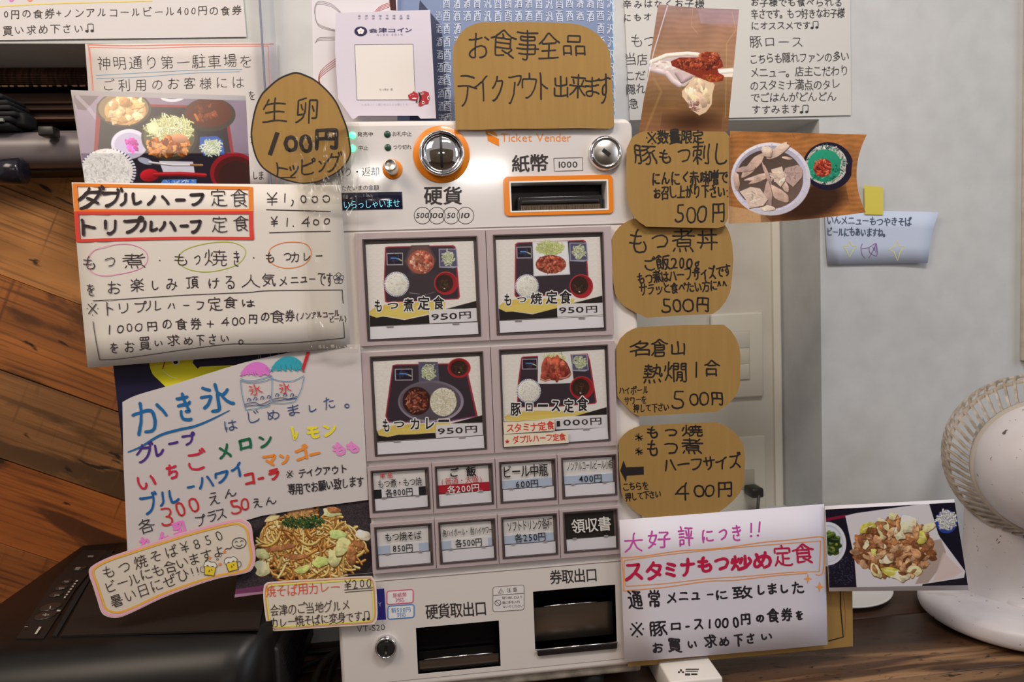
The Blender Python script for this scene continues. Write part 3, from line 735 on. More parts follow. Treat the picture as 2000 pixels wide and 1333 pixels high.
# diagonal planks of the left wall
wallw = MB().box(-1.25, op_r, YB + .022, YB + .03, ZC, .9).build('wall_left', mat('plank_backing', (20, 15, 12), .9)); tag(wallw, kind='structure')
seams = [(-150, -120 + 0), (0, 205), (0, 362), (0, 537), (0, 722), (0, 897), (0, 1062), (0, 1210), (0, 1370)]
tones = [((150, 96, 50), (176, 118, 62)), ((168, 110, 52), (196, 132, 66)), ((150, 98, 52), (184, 124, 68)), ((128, 74, 36), (170, 102, 48)), ((136, 90, 52), (160, 108, 64)), ((140, 74, 32), (176, 100, 44)), ((118, 64, 30), (150, 88, 42)), ((84, 50, 28), (104, 66, 36)), ((70, 44, 26), (90, 58, 34))]
ang = math.atan2(102, 280)
for k in range(1, len(seams) - 1):
    a = W(0, seams[k][1], YB); b = W(0, seams[k + 1][1], YB)
    p0 = W(0, seams[k][1], YB); dv = W(250, 722 + 90, YB) - W(0, 722, YB); dv /= np.linalg.norm(dv)
    nrm = np.array([dv[2], 0, -dv[0]])       # downwards across the plank
    if nrm[2] > 0: nrm = -nrm
    wid = abs(np.dot(b - a, nrm))
    th = .022; gap = .0007 if k not in (4,) else .0028
    L0, L1 = -.45, .85
    vs = []
    for yy, g in ((YB + .020, 0), (YB + .0008, 0), (YB, .0006)):
        for (t, s_) in ((L0, gap / 2 + g), (L1, gap / 2 + g), (L1, wid - gap / 2 - g), (L0, wid - gap / 2 - g)):
            q = p0 + dv * t + nrm * s_; vs.append((q[0], yy, q[2]))
    fs = [(0, 1, 2, 3)] + [(i, (i + 1) % 4, 4 + (i + 1) % 4, 4 + i) for i in range(4)] + [(4 + i, 4 + (i + 1) % 4, 8 + (i + 1) % 4, 8 + i) for i in range(4)] + [(11, 10, 9, 8)]
    # plank in its own frame: x along the grain
    o0 = p0 + nrm * wid / 2; M = np.array([dv, [0, 1, 0], -nrm])
    loc = (np.array(vs) - o0) @ M.T
    me = bpy.data.meshes.new('plank'); me.from_pydata(loc.tolist(), [], fs)
    c1, c2 = tones[k]
    dk = lambda c, f: tuple(int(q * f) for q in c)
    pm = noisy('plank_wood_%d' % k, dk(c1, 1.0), dk(c2, 1.12), (3 + k % 3, 9, 26), 9, .55, .32, .70, .5, .0012,
               extra=[((5, 5, 190), .48, .66, dk(c1, .74), 4), ((2.6 + k * .3, 3, 13), .555, .60, dk(c1, .50), 9), ((70, 5, 5), .60, .74, dk(c1, .66), 4), ((1.4, 4, 6), .35, .75, dk(c1, .80), 3), ((14, 8, 60), .66, .70, dk(c1, .35), 5)])
    me.materials.append(pm)
    o = bpy.data.objects.new('plank', me); COL.objects.link(o); o.parent = wallw
    R4 = Matrix([[dv[0], 0, -nrm[0], o0[0]], [0, 1, 0, o0[1]], [dv[2], 0, -nrm[2], o0[2]], [0, 0, 0, 1]])
    o.matrix_world = R4
    o.parent = wallw; o.matrix_parent_inverse = wallw.matrix_world.inverted() if False else Matrix.Translation(-Vector(wallw.location)); o.matrix_basis = R4

# the counter: boards running along the wall
sp = WZ(2000, 1287, ZC); sp2 = WZ(1740, 1333, ZC)
print('seam', sp, sp2)
ctr = thing('counter', 'dark brown worn wooden counter under the ticket machine and the white fan', 'counter', (0.1, .1, ZC - .04))
def board(y0, y1, m):
    MB().box(-1.2, 1.3, y0, y1, ZC - .04, ZC, .0012, 1).build('board', m, ctr)
for (y0, y1, c1, c2) in ((.105, YB, (54, 36, 25), (76, 52, 35)), (-.03, .1035, (56, 36, 25), (80, 54, 36)), (-.105, -.0315, (60, 42, 30), (88, 64, 45)), (-.30, -.108, (52, 35, 24), (72, 50, 35))):
    board(y0, y1, noisy('counter_board_%d' % int(y0 * 1000), c1, c2, (3, 30, 3), 7, .42, .35, .7, .25, .001, extra=[((2.6, 26, 2), .52, .64, (138, 102, 70), 8), ((60, 200, 3), .60, .7, (34, 22, 16), 3)]))

# switch plates in the right niche
def plate(name, label, x0, y0, x1, y1, cat, inner):
    a = W(x0, y0, YB); b = W(x1, y1, YB)
    t = thing(name, label, cat, ((a[0] + b[0]) / 2, YB - .003, (a[2] + b[2]) / 2))
    MB().box(a[0], b[0], YB - .007, YB - .0002, b[2], a[2], .003).build('cover_plate', mat('switch_plastic', (205, 196, 180), .4), t)
    for (nm, u0, v0, u1, v1, c, dy) in inner:
        p = W(u0, v0, YB - .007); q = W(u1, v1, YB - .007)
        MB().box(p[0], q[0], YB - .007 - dy, YB - .0068, q[2], p[2], .0008).build(nm, mat('switch_part', c, .4), t)
    return t
plate('light_switch', 'beige wall switch with wide rockers in the niche, upper of two plates', 1385, 614, 1489, 774, 'switch',
      [('switch_frame', 1400, 649, 1465, 743, (188, 178, 163), .0006), ('rocker', 1402, 651, 1463, 680, (198, 189, 175), .002), ('rocker', 1402, 683, 1463, 711, (200, 190, 172), .002), ('rocker', 1402, 714, 1463, 741, (198, 188, 172), .002)])
t = plate('wall_socket', 'beige wall socket plate with a black plug, below the switch in the niche', 1385, 856, 1494, 1010, 'socket',
          [('socket_face', 1420, 921, 1474, 955, (176, 166, 148), .0008)])
c = W(1462, 955, YB)
plug = thing('power_plug', 'black plug and grey cord hanging from the niche socket', 'plug', (c[0], YB - .02, c[2]))
MB().box(c[0] - .012, c[0] + .008, YB - .036, YB - .0085, c[2] - .005, c[2] + .010, .003).build('plug_body', mat('black_plastic', (34, 30, 28), .4), plug)
MB().tube([(c[0], YB - .034, c[2]), (c[0] - .003, YB - .036, c[2] - .02), (c[0] - .014, YB - .032, c[2] - .045), (c[0] - .02, YB - .025, c[2] - .08)], .0025).build('cord', mat('grey_cord', (70, 64, 58), .5), plug)

# things standing on the left shelf of the niche opening
dark = mat('black_plastic', (34, 30, 28), .4)
a = W(0, 246, .2); b = W(150, 318, .2)
bar = thing('roll_holder', 'dark grey cylindrical bar with black caps above the plank wall', 'roll holder', (-.55, .22, b[2]))
r = (a[2] - b[2]) / 2; zc = (a[2] + b[2]) / 2
MB().lathe((-1.05, .235, zc), (1, 0, 0), [(r * .97, 0), (r, .003), (r, .62), (r * .97, .624)], 40).build('tube', mat('grey_tube', (112, 102, 104), .35), bar)
MB().box(-1.05, -.42, .234, .285, zc - r * 1.12, zc - r * .8, .002).box(-1.05, -.42, .234, .285, zc + r * .8, zc + r * 1.12, .002).build('bracket', dark, bar)
c = W(95, 258, .2); MB().box(c[0] - .009, c[0] + .009, .192, .21, c[2] - .006, c[2] + .006, .002).build('clip', dark, bar)
c0 = W(29, 335, .2)
MB().lathe((c0[0] - .021, .2, c0[2]), (1, 0, 0), [(.012, 0), (.0165, .002), (.0165, .03), (.013, .033), (.008, .034)], 28).build('knob', mat('gloss_black', (30, 28, 36), .18), bar)
bl = thing('rolled_blind', 'rolled brown bamboo blind hung under the left wall opening', 'blind', (-.7, .26, W(0, 170, .27)[2]))
zt = W(0, 137, .275)[2]; zb = W(0, 171, .265)[2]
mbb = MB()
for i in range(12):
    zz = zt + (zb - zt) * (i + .5) / 12; mbb.tube([(-1.1, .262 - .006 * math.sin(i / 12 * 3), zz), (op_r - .02, .262 - .006 * math.sin(i / 12 * 3), zz)], abs(zt - zb) / 25, 6)
tag(mbb.build('slats', noisy('bamboo', (60, 38, 26), (104, 70, 48), (260, 10, 40), 4, .35, .4, .62), bl), kind='stuff')
mbs = MB()
for i in range(60):
    x = -1.0 + i * .0095; mbs.box(x, x + RNG.uniform(.003, .008), .252, .2535, zb - .003, zb - .001)
tag(mbs.build('stitching', mat('blind_thread', (205, 160, 120), .5), bl), kind='stuff')
a = W(0, 172, .24); b = W(150, 236, .24)
sh = thing('shelf_board', 'dark brown shelf board behind the black case at upper left', 'shelf', (-.7, .25, b[2]))
MB().box(-1.1, op_r - .03, .262, .284, b[2] + .004, a[2], .001).build('panel', noisy('dark_shelf', (40, 26, 20), (66, 44, 34), (6, 6, 60)), sh)
for (u, v) in ((200, .262), (213, .258), (231, .255)):
    p = W(0, u, v); MB().box(-1.1, op_r - .03, v - .004, v + .004, p[2] - .003, p[2], .0006).build('rail', noisy('rail_wood', (60, 38, 28), (100, 70, 52), (8, 6, 60)), sh)
a = W(-60, 182, .2); b = W(32, 248, .2)
cs = thing('fabric_case', 'black ribbed fabric case with a pale tag, at the upper left edge', 'case', ((a[0] + b[0]) / 2, .21, b[2]))
m_ = MB()
for i in range(6):
    z0 = b[2] + (a[2] - b[2]) * i / 6; m_.box(a[0], b[0] - .004 * abs(i - 2), .2 - .002 * (i % 2), .25, z0, z0 + (a[2] - b[2]) / 6.3, .003)
m_.build('ribbed_body', mat('black_cloth', (24, 24, 26), .8), cs)
p = W(0, 231, .196); q = W(6, 237, .196); MB().box(p[0] - .02, q[0], .196, .199, q[2], p[2]).build('label_tag', mat('tag_grey', (120, 126, 118), .6), cs)
b2 = W(52, 240, .215); MB().box(b[0] - .01, b2[0], .21, .24, b2[2] - .004, b2[2] + .012, .003).build('strap', mat('black_cloth', (24, 24, 26), .8), cs)

# ------------------------------------------------------------------ printer at lower left
def build_printer():
    t = thing('inkjet_printer', 'large black desktop printer with a button strip, on the counter', 'printer', (-.33, .05, ZC))
    zt = -.325
    pl = lambda x, y: WZ(x, y, zt)
    A = pl(150, 1075); B = pl(12, 1238); C2 = pl(522, 1232); D2 = pl(520, 1070)
    x0, x1 = min(A[0], B[0]), C2[0]; y0, y1 = B[1], A[1] + .02
    yf = (B[1] + C2[1]) / 2
    print('printer', A, B, C2, D2)
    # profile in (y,z): flat top, then a bulging front
    prof = [(y1, ZC + .008), (y1, zt - .003), (y1 - .003, zt)]
    prof += [(yf + .004, zt)]
    for k in range(1, 15):
        a = math.pi / 2 * k / 14; prof.append((yf - .055 * math.sin(a), zt - .06 * (1 - math.cos(a))))
    prof += [(yf - .055, ZC + .02), (yf - .045, ZC + .006)]
    n = len(prof); mb = MB(); nx = 24; vs = []
    for i in range(nx + 1):
        u = i / nx; x = x0 + (x1 - x0) * u
        e = 1.0
        if u > .88: e = 1 - (1 - math.sqrt(max(0, 1 - ((u - .88) / .12) ** 2))) 
        if u < .06: e = 1 - (1 - math.sqrt(max(0, 1 - ((.06 - u) / .06) ** 2))) * .7
        for (y, z) in prof:
            yy = y if y > yf else yf + (y - yf) * (.25 + .75 * e)
            zz = z if y > yf else z - .0 * e
            sk = (B[0] - A[0]) * (A[1] - yy) / (A[1] - B[1]) if u < .5 else 0
            vs.append((x + (sk if False else 0), yy, zz))
    fs = [(i * n + j, i * n + j + 1, (i + 1) * n + j + 1, (i + 1) * n + j) for i in range(nx) for j in range(n - 1)]
    fs += [tuple(range(n))[::-1], tuple(nx * n + j for j in range(n))]
    mb.add(vs, fs, True)
    shell = noisy('printer_black', (13, 11, 11), (17, 14, 13), (40, 40, 40), 3, .36, spec=.3)
    mb.build('housing', shell, t)
    # raised lid and button strip on the top
    s = Sheet(0, zoom=(0, 1050, 4.709)); s.o = t
    def top(pts, h=.0): return [WZ(x / 4.709 + 0, y / 4.709 + 1050, zt + h) for (x, y) in pts]
    def slab(name, pts, h, m):
        a = top(pts, h); b = top(pts, 0); n = len(pts)
        b = [np.array([q[0], q[1], zt]) for q in a]
        MB().add(a + b, [tuple(range(n))[::-1]] + [(i, (i + 1) % n, n + (i + 1) % n, n + i) for i in range(n)]).build(name, m, t)
    slab('button_strip', [(760, 118), (990, 118), (700, 470), (400, 930), (150, 930), (240, 790), (480, 420)], .0012, mat('printer_strip', (22, 17, 16), .5))
    slab('lid', [(1010, 150), (2480, 90), (2450, 500), (2380, 840), (560, 905), (640, 760), (830, 400)], .002, mat('printer_lid', (24, 19, 17), .5))
    slab('lid_gap', [(980, 130), (1050, 118), (830, 380), (520, 905), (480, 905), (720, 480)], .0016, mat('gap_black', (8, 7, 7), .8))
    def btn(cx, cy, rx, ry, name='button'):
        c = top([(cx, cy)], .001)[0]; r = abs(top([(cx + rx, cy)], .001)[0][0] - c[0])
        MB().lathe(tuple(c), (0, 0, 1), [(r, 0), (r * .95, .0012), (r * .8, .0016)], 20).build(name, mat('button_black', (42, 34, 31), .3), t)
    for (cx, cy, r) in ((620, 412, 42), (570, 468, 52), (520, 530, 56), (470, 645, 86), (420, 725, 86), (740, 290, 56)): btn(cx, cy, r, r * .5)
    mbw = MB()
    def mark(x, y, w_, h, skew=0):
        mbw.add(top([(x, y), (x + w_, y), (x + w_ + skew, y + h), (x + skew, y + h)], .0032), [(0, 1, 2, 3)][::-1])
    for (x, y, w_, h, k) in ((808, 170, 52, 4, 0), (806, 178, 52, 4, 0), (700, 278, 42, 4, -4), (696, 286, 42, 4, -4), (692, 294, 36, 4, -4), (590, 402, 44, 5, 0), (542, 466, 50, 5, 0), (500, 530, 48, 5, 0), (460, 632, 10, 26, -6), (392, 712, 60, 6, 0), (418, 700, 8, 26, -6), (524, 668, 34, 14, -6), (360, 824, 22, 66, -44), (226, 822, 30, 5, 0)): mark(x, y, w_, h, k)
    for i in range(7): mark(700 - i * 18, 395 + i * 25, 18, 14, -8)
    mbw.build('key_symbols', mat('pale_print', (170, 160, 150), .5), t)
    # side vents
    c = WZ(540, 1215, ZC + .05)
    MB().box(x1 - .006, x1 + .004, yf - .0, y1 - .03, ZC + .008, zt - .03, .004).build('side_cover', mat('printer_side', (30, 27, 26), .5), t)
    for k in range(8):
        z = ZC + .03 + k * .006; MB().box(x1 + .003, x1 + .0052, yf + .02, y1 - .06, z, z + .0022).build('vent_slat', mat('vent_black', (16, 15, 15), .6), t)
    for sx in (x0 + .03, x1 - .03):
        for sy in (yf, y1 - .03): MB().lathe((sx, sy, ZC), (0, 0, 1), [(.008, 0), (.008, .0085)], 16).build('rubber_foot', mat('rubber', (18, 17, 17), .9), t)
    return t
build_printer()
# cables between printer and machine
for i, pts in enumerate([[(545, 1281), (585, 1276), (640, 1272), (668, 1268)], [(560, 1333), (590, 1306), (625, 1290), (660, 1276)], [(610, 1345), (622, 1310), (640, 1288), (668, 1270)], [(636, 1345), (644, 1315), (655, 1290), (672, 1272)]]):
    P_ = [WZ(x, y, ZC + .006) for x, y in pts]; P_ = spline(P_, 6)
    lab = ['flat black cable running from the printer straight to the machine', 'black cable curving toward the viewer beside the printer', 'dark grey cable bending down against the machine foot', 'thin black cable closest to the machine side'][i]
    tag(MB().tube(P_, [.0045, .0038, .0052, .004][i]).build('power_cable', mat('cable_%d' % i, [(20, 18, 17), (26, 23, 21), (62, 56, 50), (30, 28, 26)][i], .4)), lab, 'cable', 'cables beside the printer')

# ------------------------------------------------------------------ the white fan
def build_fan():
    p = WZ(1768, 1170, ZC + .02); q = WZ(2000, 1268, ZC + .006)
    print('fan', p, q)
    R = .108; cx = .728; cy = .064
    t = thing('desk_fan', 'white circulator fan with a round base and dusty slatted head, on the counter', 'fan', (cx, cy, ZC))
    white = noisy('fan_white', (196, 186, 187), (203, 194, 194), (30, 30, 30), 4, .38, extra=[((16, 16, 16), .66, .76, (172, 160, 150), 5), ((160, 160, 160), .70, .73, (90, 80, 74), 2)])
    MB().lathe((cx, cy, ZC + .006), (0, 0, 1), [(R * .95, 0), (R * .985, .003), (R, .008), (R * .995, .018), (R * .96, .0235), (R * .88, .026), (R * .4, .029), (0.001, .0295)], 72).build('base', white, t)
    MB().lathe((cx, cy, ZC), (0, 0, 1), [(R * .8, 0), (R * .85, .007)], 48).build('rubber_ring', mat('rubber', (18, 17, 17), .9), t)
    nk = W(1960, 1100, .06)
    nx, ny = cx + .012, .085
    MB().lathe((nx, ny, ZC + .037), (0, 0, 1), [(.066, -.012), (.062, -.004), (.056, .004), (.053, .02), (.050, .10), (.046, .13)], 48).build('neck', white, t)
    dk = WZ(2000, 1188, ZC + .030); dk = (dk[0] + .004, dk[1] + .006, ZC + .0285)
    MB().lathe(dk, (0, 0, 1), [(.022, 0), (.022, .007), (.0205, .0092), (.015, .010), (.001, .0102)], 40).build('dial', white, t)
    mb = MB()
    for (x, y) in ((1962, 1171), (1953, 1184), (1931, 1194), (1957, 1202), (1996, 1213)):
        c = WZ(x, y, ZC + .0285); mb.box(c[0] - .002, c[0] + .002, c[1] - .0016, c[1] + .0016, ZC + .026, ZC + .0292)
    mb.build('dial_marks', mat('dial_mark', (80, 84, 96), .5), t)
    # head: the axis points away to the left
    hc = np.array(W(2058, 916, .0)); ax = np.array(W(2018, 884, .082)) - hc; ax /= np.linalg.norm(ax)
    Rm = .080
    MB().lathe(tuple(hc), tuple(-ax), [(Rm * 1.0, -.004), (Rm * 1.0, .002), (Rm * .985, .010), (Rm * .93, .022), (Rm * .80, .036), (Rm * .55, .048), (Rm * .25, .054), (.001, .055)], 64).build('motor_housing', white, t)
    MB().lathe(tuple(hc), tuple(ax), [(Rm * .985, -.003), (Rm * 1.045, -.003), (Rm * 1.045, .005), (Rm * .985, .005)], 64, cap=False).build('housing_rim', mat('dusty_rim', (172, 160, 148), .7), t)
    Ro = .107; axv = Vector(ax); u = axv.orthogonal().normalized(); v = axv.cross(u); hcv = Vector(hc)
    dusty = noisy('dusty_white', (150, 134, 116), (186, 172, 160), (60, 60, 60), 5, .75)
    prof = [(Rm * 1.02, .001), (Rm * 1.07, .007), (Rm * 1.13, .016), (Rm * 1.19, .028), (Ro * .975, .042), (Ro, .056), (Ro, .066), (Ro * .985, .074)]
    for k in range(58):
        a = 2 * math.pi * k / 58; dr = u * math.cos(a) + v * math.sin(a); tn = axv.cross(dr)
        vs = []; 
        for (r, h) in prof:
            a_ = a + h * 3.2; dr = u * math.cos(a_) + v * math.sin(a_); tn = axv.cross(dr)
            c = hcv + dr * r + axv * h
            for (w_, e) in ((-.00135, .0), (.00135, .0), (.0011, .005), (-.0011, .005)):
                vs.append((c + tn * w_ - dr * e * .8 + axv * e * .5 * 0)[:])
        n = len(prof)
        fs = [(j * 4 + i, j * 4 + (i + 1) % 4, (j + 1) * 4 + (i + 1) % 4, (j + 1) * 4 + i) for j in range(n - 1) for i in range(4)] + [(3, 2, 1, 0), tuple((n - 1) * 4 + i for i in range(4))]
        MB().add(vs, fs).build('slat', dusty, t)
    MB().lathe(tuple(hc + ax * .074), tuple(ax), [(Ro * .95, 0), (Ro * .985, -.001), (Ro * .985, .003), (Ro * .95, .003)], 72, cap=False).build('outer_ring', dusty, t)
    MB().lathe(tuple(hc + ax * .040), tuple(ax), [(Ro * .93, 0), (Ro * .97, 0), (Ro * .97, .004), (Ro * .93, .004)], 72, cap=False).build('support_ring', dusty, t)
    # blades inside
    for k in range(5):
        a0 = 2 * math.pi * k / 5; vs = []
        for j in range(7):
            r = .02 + .058 * j / 6
            for i in range(5):
                aa = a0 + (i - 2) * .14 + j * .08; c = hcv + (u * math.cos(aa) + v * math.sin(aa)) * r + axv * (.045 + (i - 2) * .007); vs.append(c[:])
        MB().add(vs, [(j * 5 + i, j * 5 + i + 1, (j + 1) * 5 + i + 1, (j + 1) * 5 + i) for j in range(6) for i in range(4)], True).build('blade', mat('blade_grey', (170, 168, 166), .4), t)
    MB().lathe(tuple(hc), tuple(ax), [(.022, -.0), (.022, .06), (.012, .066)], 28).build('hub', mat('blade_grey', (170, 168, 166), .4), t)
    # yoke
    yk = Vector((nx, ny, ZC + .15)); MB().tube([yk, yk + Vector((0, -.01, .03)), hcv + Vector((.01, .03, -.06))], [.035, .03, .024], 16).build('yoke', white, t)
build_fan()
# plate edge behind the cardboard
c = WZ(1655, 1150, ZC + .01)
pt = MB().lathe((c[0] - .012, c[1] + .02, ZC), (0, 0, 1), [(.04, 0), (.05, .002), (.078, .009), (.079, .0115), (.076, .011), (.05, .004), (.001, .003)], 48).build('saucer', mat('glazed_white', (206, 200, 196), .25))
tag(pt, 'white dish with a rim peeking out under the cabbage photo', 'dish')
# ------------------------------------------------------------------ the ticket machine
BODY = (222, 212, 207)
def build_machine():
    t = thing('ticket_machine', 'light grey meal ticket vending machine with twelve picture buttons, centre', 'vending machine', (.052, .08, ZC))
    body = noisy('machine_body', (208, 198, 193), (212, 202, 197), (10, 10, 10), 3, .38, spec=.5)
    X0, X1 = -.1175, .2185; ZT = .1845; ZB = -.418
    hole = lambda x0, y0, x1, y1: (W(x0, y0)[0], W(x1, y1)[0], W((x0 + x1) / 2, y1)[2], W((x0 + x1) / 2, y0)[2])
    # openings (world rectangles)
    def rect(p): # four corner pixels TL TR BR BL
        q = [W(*k) for k in p]; return ((q[0][0] + q[3][0]) / 2, (q[1][0] + q[2][0]) / 2, (q[2][2] + q[3][2]) / 2, (q[0][2] + q[1][2]) / 2)
    bill = rect([(995, 358), (1184, 352), (1187, 408), (999, 415)])
    coin = rect([(812, 1227), (974, 1212), (978, 1301), (817, 1318)])
    tick = rect([(1041, 1156), (1201, 1142), (1205, 1254), (1045, 1269)])
    MB().holed(X0 + .006, X1 - .006, ZB + .006, ZT - .006, 0, .05, [bill, coin, tick]).build('front_panel', body, t)
    # the case behind with rounded edges
    mb = MB()
    def rr(y, ins, x0=X0, x1=X1, z0=ZB, z1=ZT, r=.011, n=6):
        pts = []
        for (cx, cz, a0) in ((x1 - r, z1 - r, 0), (x0 + r, z1 - r, 90), (x0 + r, z0 + r, 180), (x1 - r, z0 + r, 270)):
            for k in range(n + 1):
                a = math.radians(a0 + 90 * k / n); pts.append((cx + (r - ins) * math.cos(a), y, cz + (r - ins) * math.sin(a)))
        return pts
    rings = [rr(.0, .006), rr(.0006, .003), rr(.0025, .0008), rr(.006, 0), rr(.155, 0), rr(.165, .006)]
    n = len(rings[0])
    inner = [(min(max(p[0], X0 + .0065), X1 - .0065), .0001, min(max(p[2], ZB + .0065), ZT - .0065)) for p in rings[0]]
    mb.add([p for r in [inner] + rings for p in r], [(j * n + i, j * n + (i + 1) % n, (j + 1) * n + (i + 1) % n, (j + 1) * n + i) for j in range(len(rings)) for i in range(n)] + [tuple(len(rings) * n + i for i in range(n))], True)
    mb.build('case', body, t)
    MB().box(X0 + .02, X1 - .006, .004, .15, ZB - .010, ZB + .002, .003).build('base_strip', noisy('dull_strip', (120, 110, 98), (160, 148, 134), (60, 60, 60), 4, .5), t)
    for x in (X0 + .05, X1 - .06):
        for y in (.02, .13): MB().lathe((x, y, ZC), (0, 0, 1), [(.014, 0), (.014, ZB - ZC - .008)], 20).build('rubber_foot', mat('rubber', (18, 17, 17), .9), t)
    M = Sheet(0.0, parent=t)
    # upper glossy sheet
    gl = mat('machine_gloss', (206, 197, 194), .13, coat=1.0)
    pn = Sheet(-.0006, parent=t)
    up = [(683, 243), (1210, 234), (1226, 240), (1236, 255), (1240, 425), (1234, 435), (1224, 438), (690, 447)]
    def pz(pts, y): return [W(p[0], p[1], y) for p in pts]
    a = [W(683, 243), W(1233, 232)]; 
    x0, x1 = X0 + .004, X1 - .003; z1 = ZT - .006; z0 = W(960, 444)[2]
    MB().holed(x0, x1, z0, z1, -.0008, .0004, [bill]).build('upper_panel', gl, t)
    MB().box(x0, x1, -.0009, .0002, z0 - .0004, z0 + .0001).build('panel_seam', mat('seam', (120, 110, 106), .8), t)
    zl = W(1000, 1107)[2]
    MB().holed(x0, x1, ZB + .010, zl - .004, -.0006, .0004, [coin, tick]).build('lower_panel', mat('machine_lower', (204, 194, 189), .34), t)
    MB().box(x0, x1, -.0008, .0003, zl - .0042, zl - .0036).box(x0, x1, -.0008, .0003, zl + .0056, zl + .0061).build('panel_seam', mat('seam', (120, 110, 106), .8), t)
    S = Sheet(-.0008, zoom=(780, 220, 4.348), parent=t)     # zoom of the upper right part
    L = Sheet(-.0008, zoom=(480, 220, 5.126), parent=t)
    org = (222, 122, 20); dk = (52, 46, 46)
    # printing on the upper panel
    def disc(name, cx, cy, r, m, y0, y1, extra=None, seg=56):
        c = W(cx, cy, y0); rr_ = abs(W(cx + r, cy, y0)[0] - c[0])
        return c, rr_
    c, r = disc('x', 862.5, 302, 55, None, -.001, 0)
    MB().lathe((c[0], -.0008, c[2]), (0, -1, 0), [(r, 0), (r, .0012), (r - .0006, .0016), (r * .5, .0016)], 72).build('coin_ring', mat('orange_plastic', org, .3, coat=.4), t)
    rc = r * .80
    chrome = mat('chrome', (.78, .78, .8), .05, 1.0, raw=True)
    sl = MB()
    MB().lathe((c[0], -.0022, c[2]), (0, -1, 0), [(rc, 0), (rc, .006), (rc * .97, .0085), (rc * .92, .0095), (rc * .87, .0085), (rc * .85, .006), (rc * .85, .001)], 72, cap=False).build('coin_bezel', chrome, t)
    # dished slot plate
    nd = 12
    MB().lathe((c[0], -.0022, c[2]), (0, -1, 0), [(rc * .86, .002)] + [(rc * .86 * math.cos(a), .002 + .0085 * math.sin(a)) for a in [math.pi / 2 * k / nd for k in range(1, nd)]] + [(.0002, .0105)], 72).build('coin_dish', chrome, t)
    mb = MB(); zt_, zb_ = c[2] + rc * .72, c[2] - rc * .66
    xs0 = c[0] - .0004
    vs = []; nseg = 14
    for k in range(nseg + 1):
        z = zb_ + (zt_ - zb_) * k / nseg; q = abs(z - c[2]) / (rc * .86); dep = .002 + .0085 * math.sqrt(max(0, 1 - q * q))
        for dx in (-.0013, .0013): vs.append((xs0 + dx, -.0022 - dep - .0004, z))
    mb.add(vs, [(2 * k, 2 * k + 1, 2 * k + 3, 2 * k + 2) for k in range(nseg)])
    mb.build('coin_slot', mat('slot_black', (12, 11, 11), .5), t)
    # return knob
    c, r = disc('k', 766.5, 331, 19.5, None, -.001, 0)
    MB().lathe((c[0], -.0008, c[2]), (0, -1, 0), [(r, 0), (r, .0008), (r * .9, .0012), (.001, .0012)], 48).build('knob_ring', mat('orange_plastic', org, .3, coat=.4), t)
    kn = MB().lathe((c[0] + .0005, -.002, c[2] - .001), (-.10, -1, .10), [(.0058, 0), (.0064, .003), (.0064, .017), (.0054, .0185), (.0052, .0182), (.0003, .0186)], 40).build('return_knob', mat('brushed_metal', (.72, .68, .62), .28, 1.0, raw=True), t)
    # lock at upper right, lock at lower left
    def lock(cx, cy, rpx, name, dark=False):
        c, r = disc('', cx, cy, rpx, None, -.003, 0)
        MB().lathe((c[0], -.0006, c[2]), (0, -1, 0), [(r, 0), (r, .003), (r * .93, .006), (r * .80, .0075), (r * .76, .0066), (r * .74, .0052)], 56, cap=False).build(name, chrome, t)
        f = MB().lathe((c[0], -.0006, c[2]), (0, -1, 0), [(r * .76, .001), (r * .745, .0055), (r * .70, .0062), (.0002, .0062)], 56).build('key_face', mat('key_dark' if dark else 'brushed_steel', (.03, .03, .03) if dark else (.62, .58, .54), .16 if dark else .3, 0.3 if dark else 1.0, raw=True), t)
        an = -.65 if not dark else 1.5; w_, h_ = r * .26, r * .11
        pts = [(c[0] + x * math.cos(an) - z * math.sin(an), -.0074, c[2] + x * math.sin(an) + z * math.cos(an)) for (x, z) in ((-w_, -h_), (w_, -h_), (w_, h_), (-w_, h_))]
        MB().add(pts + [(p[0], -.0062, p[2]) for p in pts], [(0, 1, 2, 3), (0, 4, 5, 1), (1, 5, 6, 2), (2, 6, 7, 3), (3, 7, 4, 0)]).build('keyhole', mat('slot_black', (12, 11, 11), .5), t)
        if dark:
            mb = MB(); mb.box(c[0] - .001, c[0] + .001, -.0078, -.007, c[2] - .006, c[2] - .003); mb.build('key_pin', chrome, t)
    lock(1182.5, 299.5, 33, 'cam_lock'); lock(754, 1264, 23, 'door_lock', True)
    # bill inlet: orange frame, recess, mouth
    q = [W(982, 348), W(1196, 340), W(1197, 416), W(986, 424)]
    fx0, fx1, fz0, fz1 = (q[0][0] + q[3][0]) / 2, (q[1][0] + q[2][0]) / 2, (q[2][2] + q[3][2]) / 2, (q[0][2] + q[1][2]) / 2
    ring = lambda x0, x1, z0, z1, r, n=6: [(cx + r * math.cos(math.radians(a0 + 90 * k / n)), cz + r * math.sin(math.radians(a0 + 90 * k / n))) for (cx, cz, a0) in ((x1 - r, z1 - r, 0), (x0 + r, z1 - r, 90), (x0 + r, z0 + r, 180), (x1 - r, z0 + r, 270)) for k in range(n + 1)]
    def framering(name, o, i, ro, ri, y0, y1, m):
        A = ring(*o, ro); B = ring(*i, ri); n = len(A)
        vs = [(x, y0, z) for x, z in A] + [(x, y0, z) for x, z in B] + [(x, y1, z) for x, z in A] + [(x, y1, z) for x, z in B]
        fs = []
        for k in range(n):
            j = (k + 1) % n; fs += [(k, n + k, n + j, j), (2 * n + k, k, j, 2 * n + j), (n + k, 3 * n + k, 3 * n + j, n + j)]
        MB().add(vs, fs).build(name, m, t)
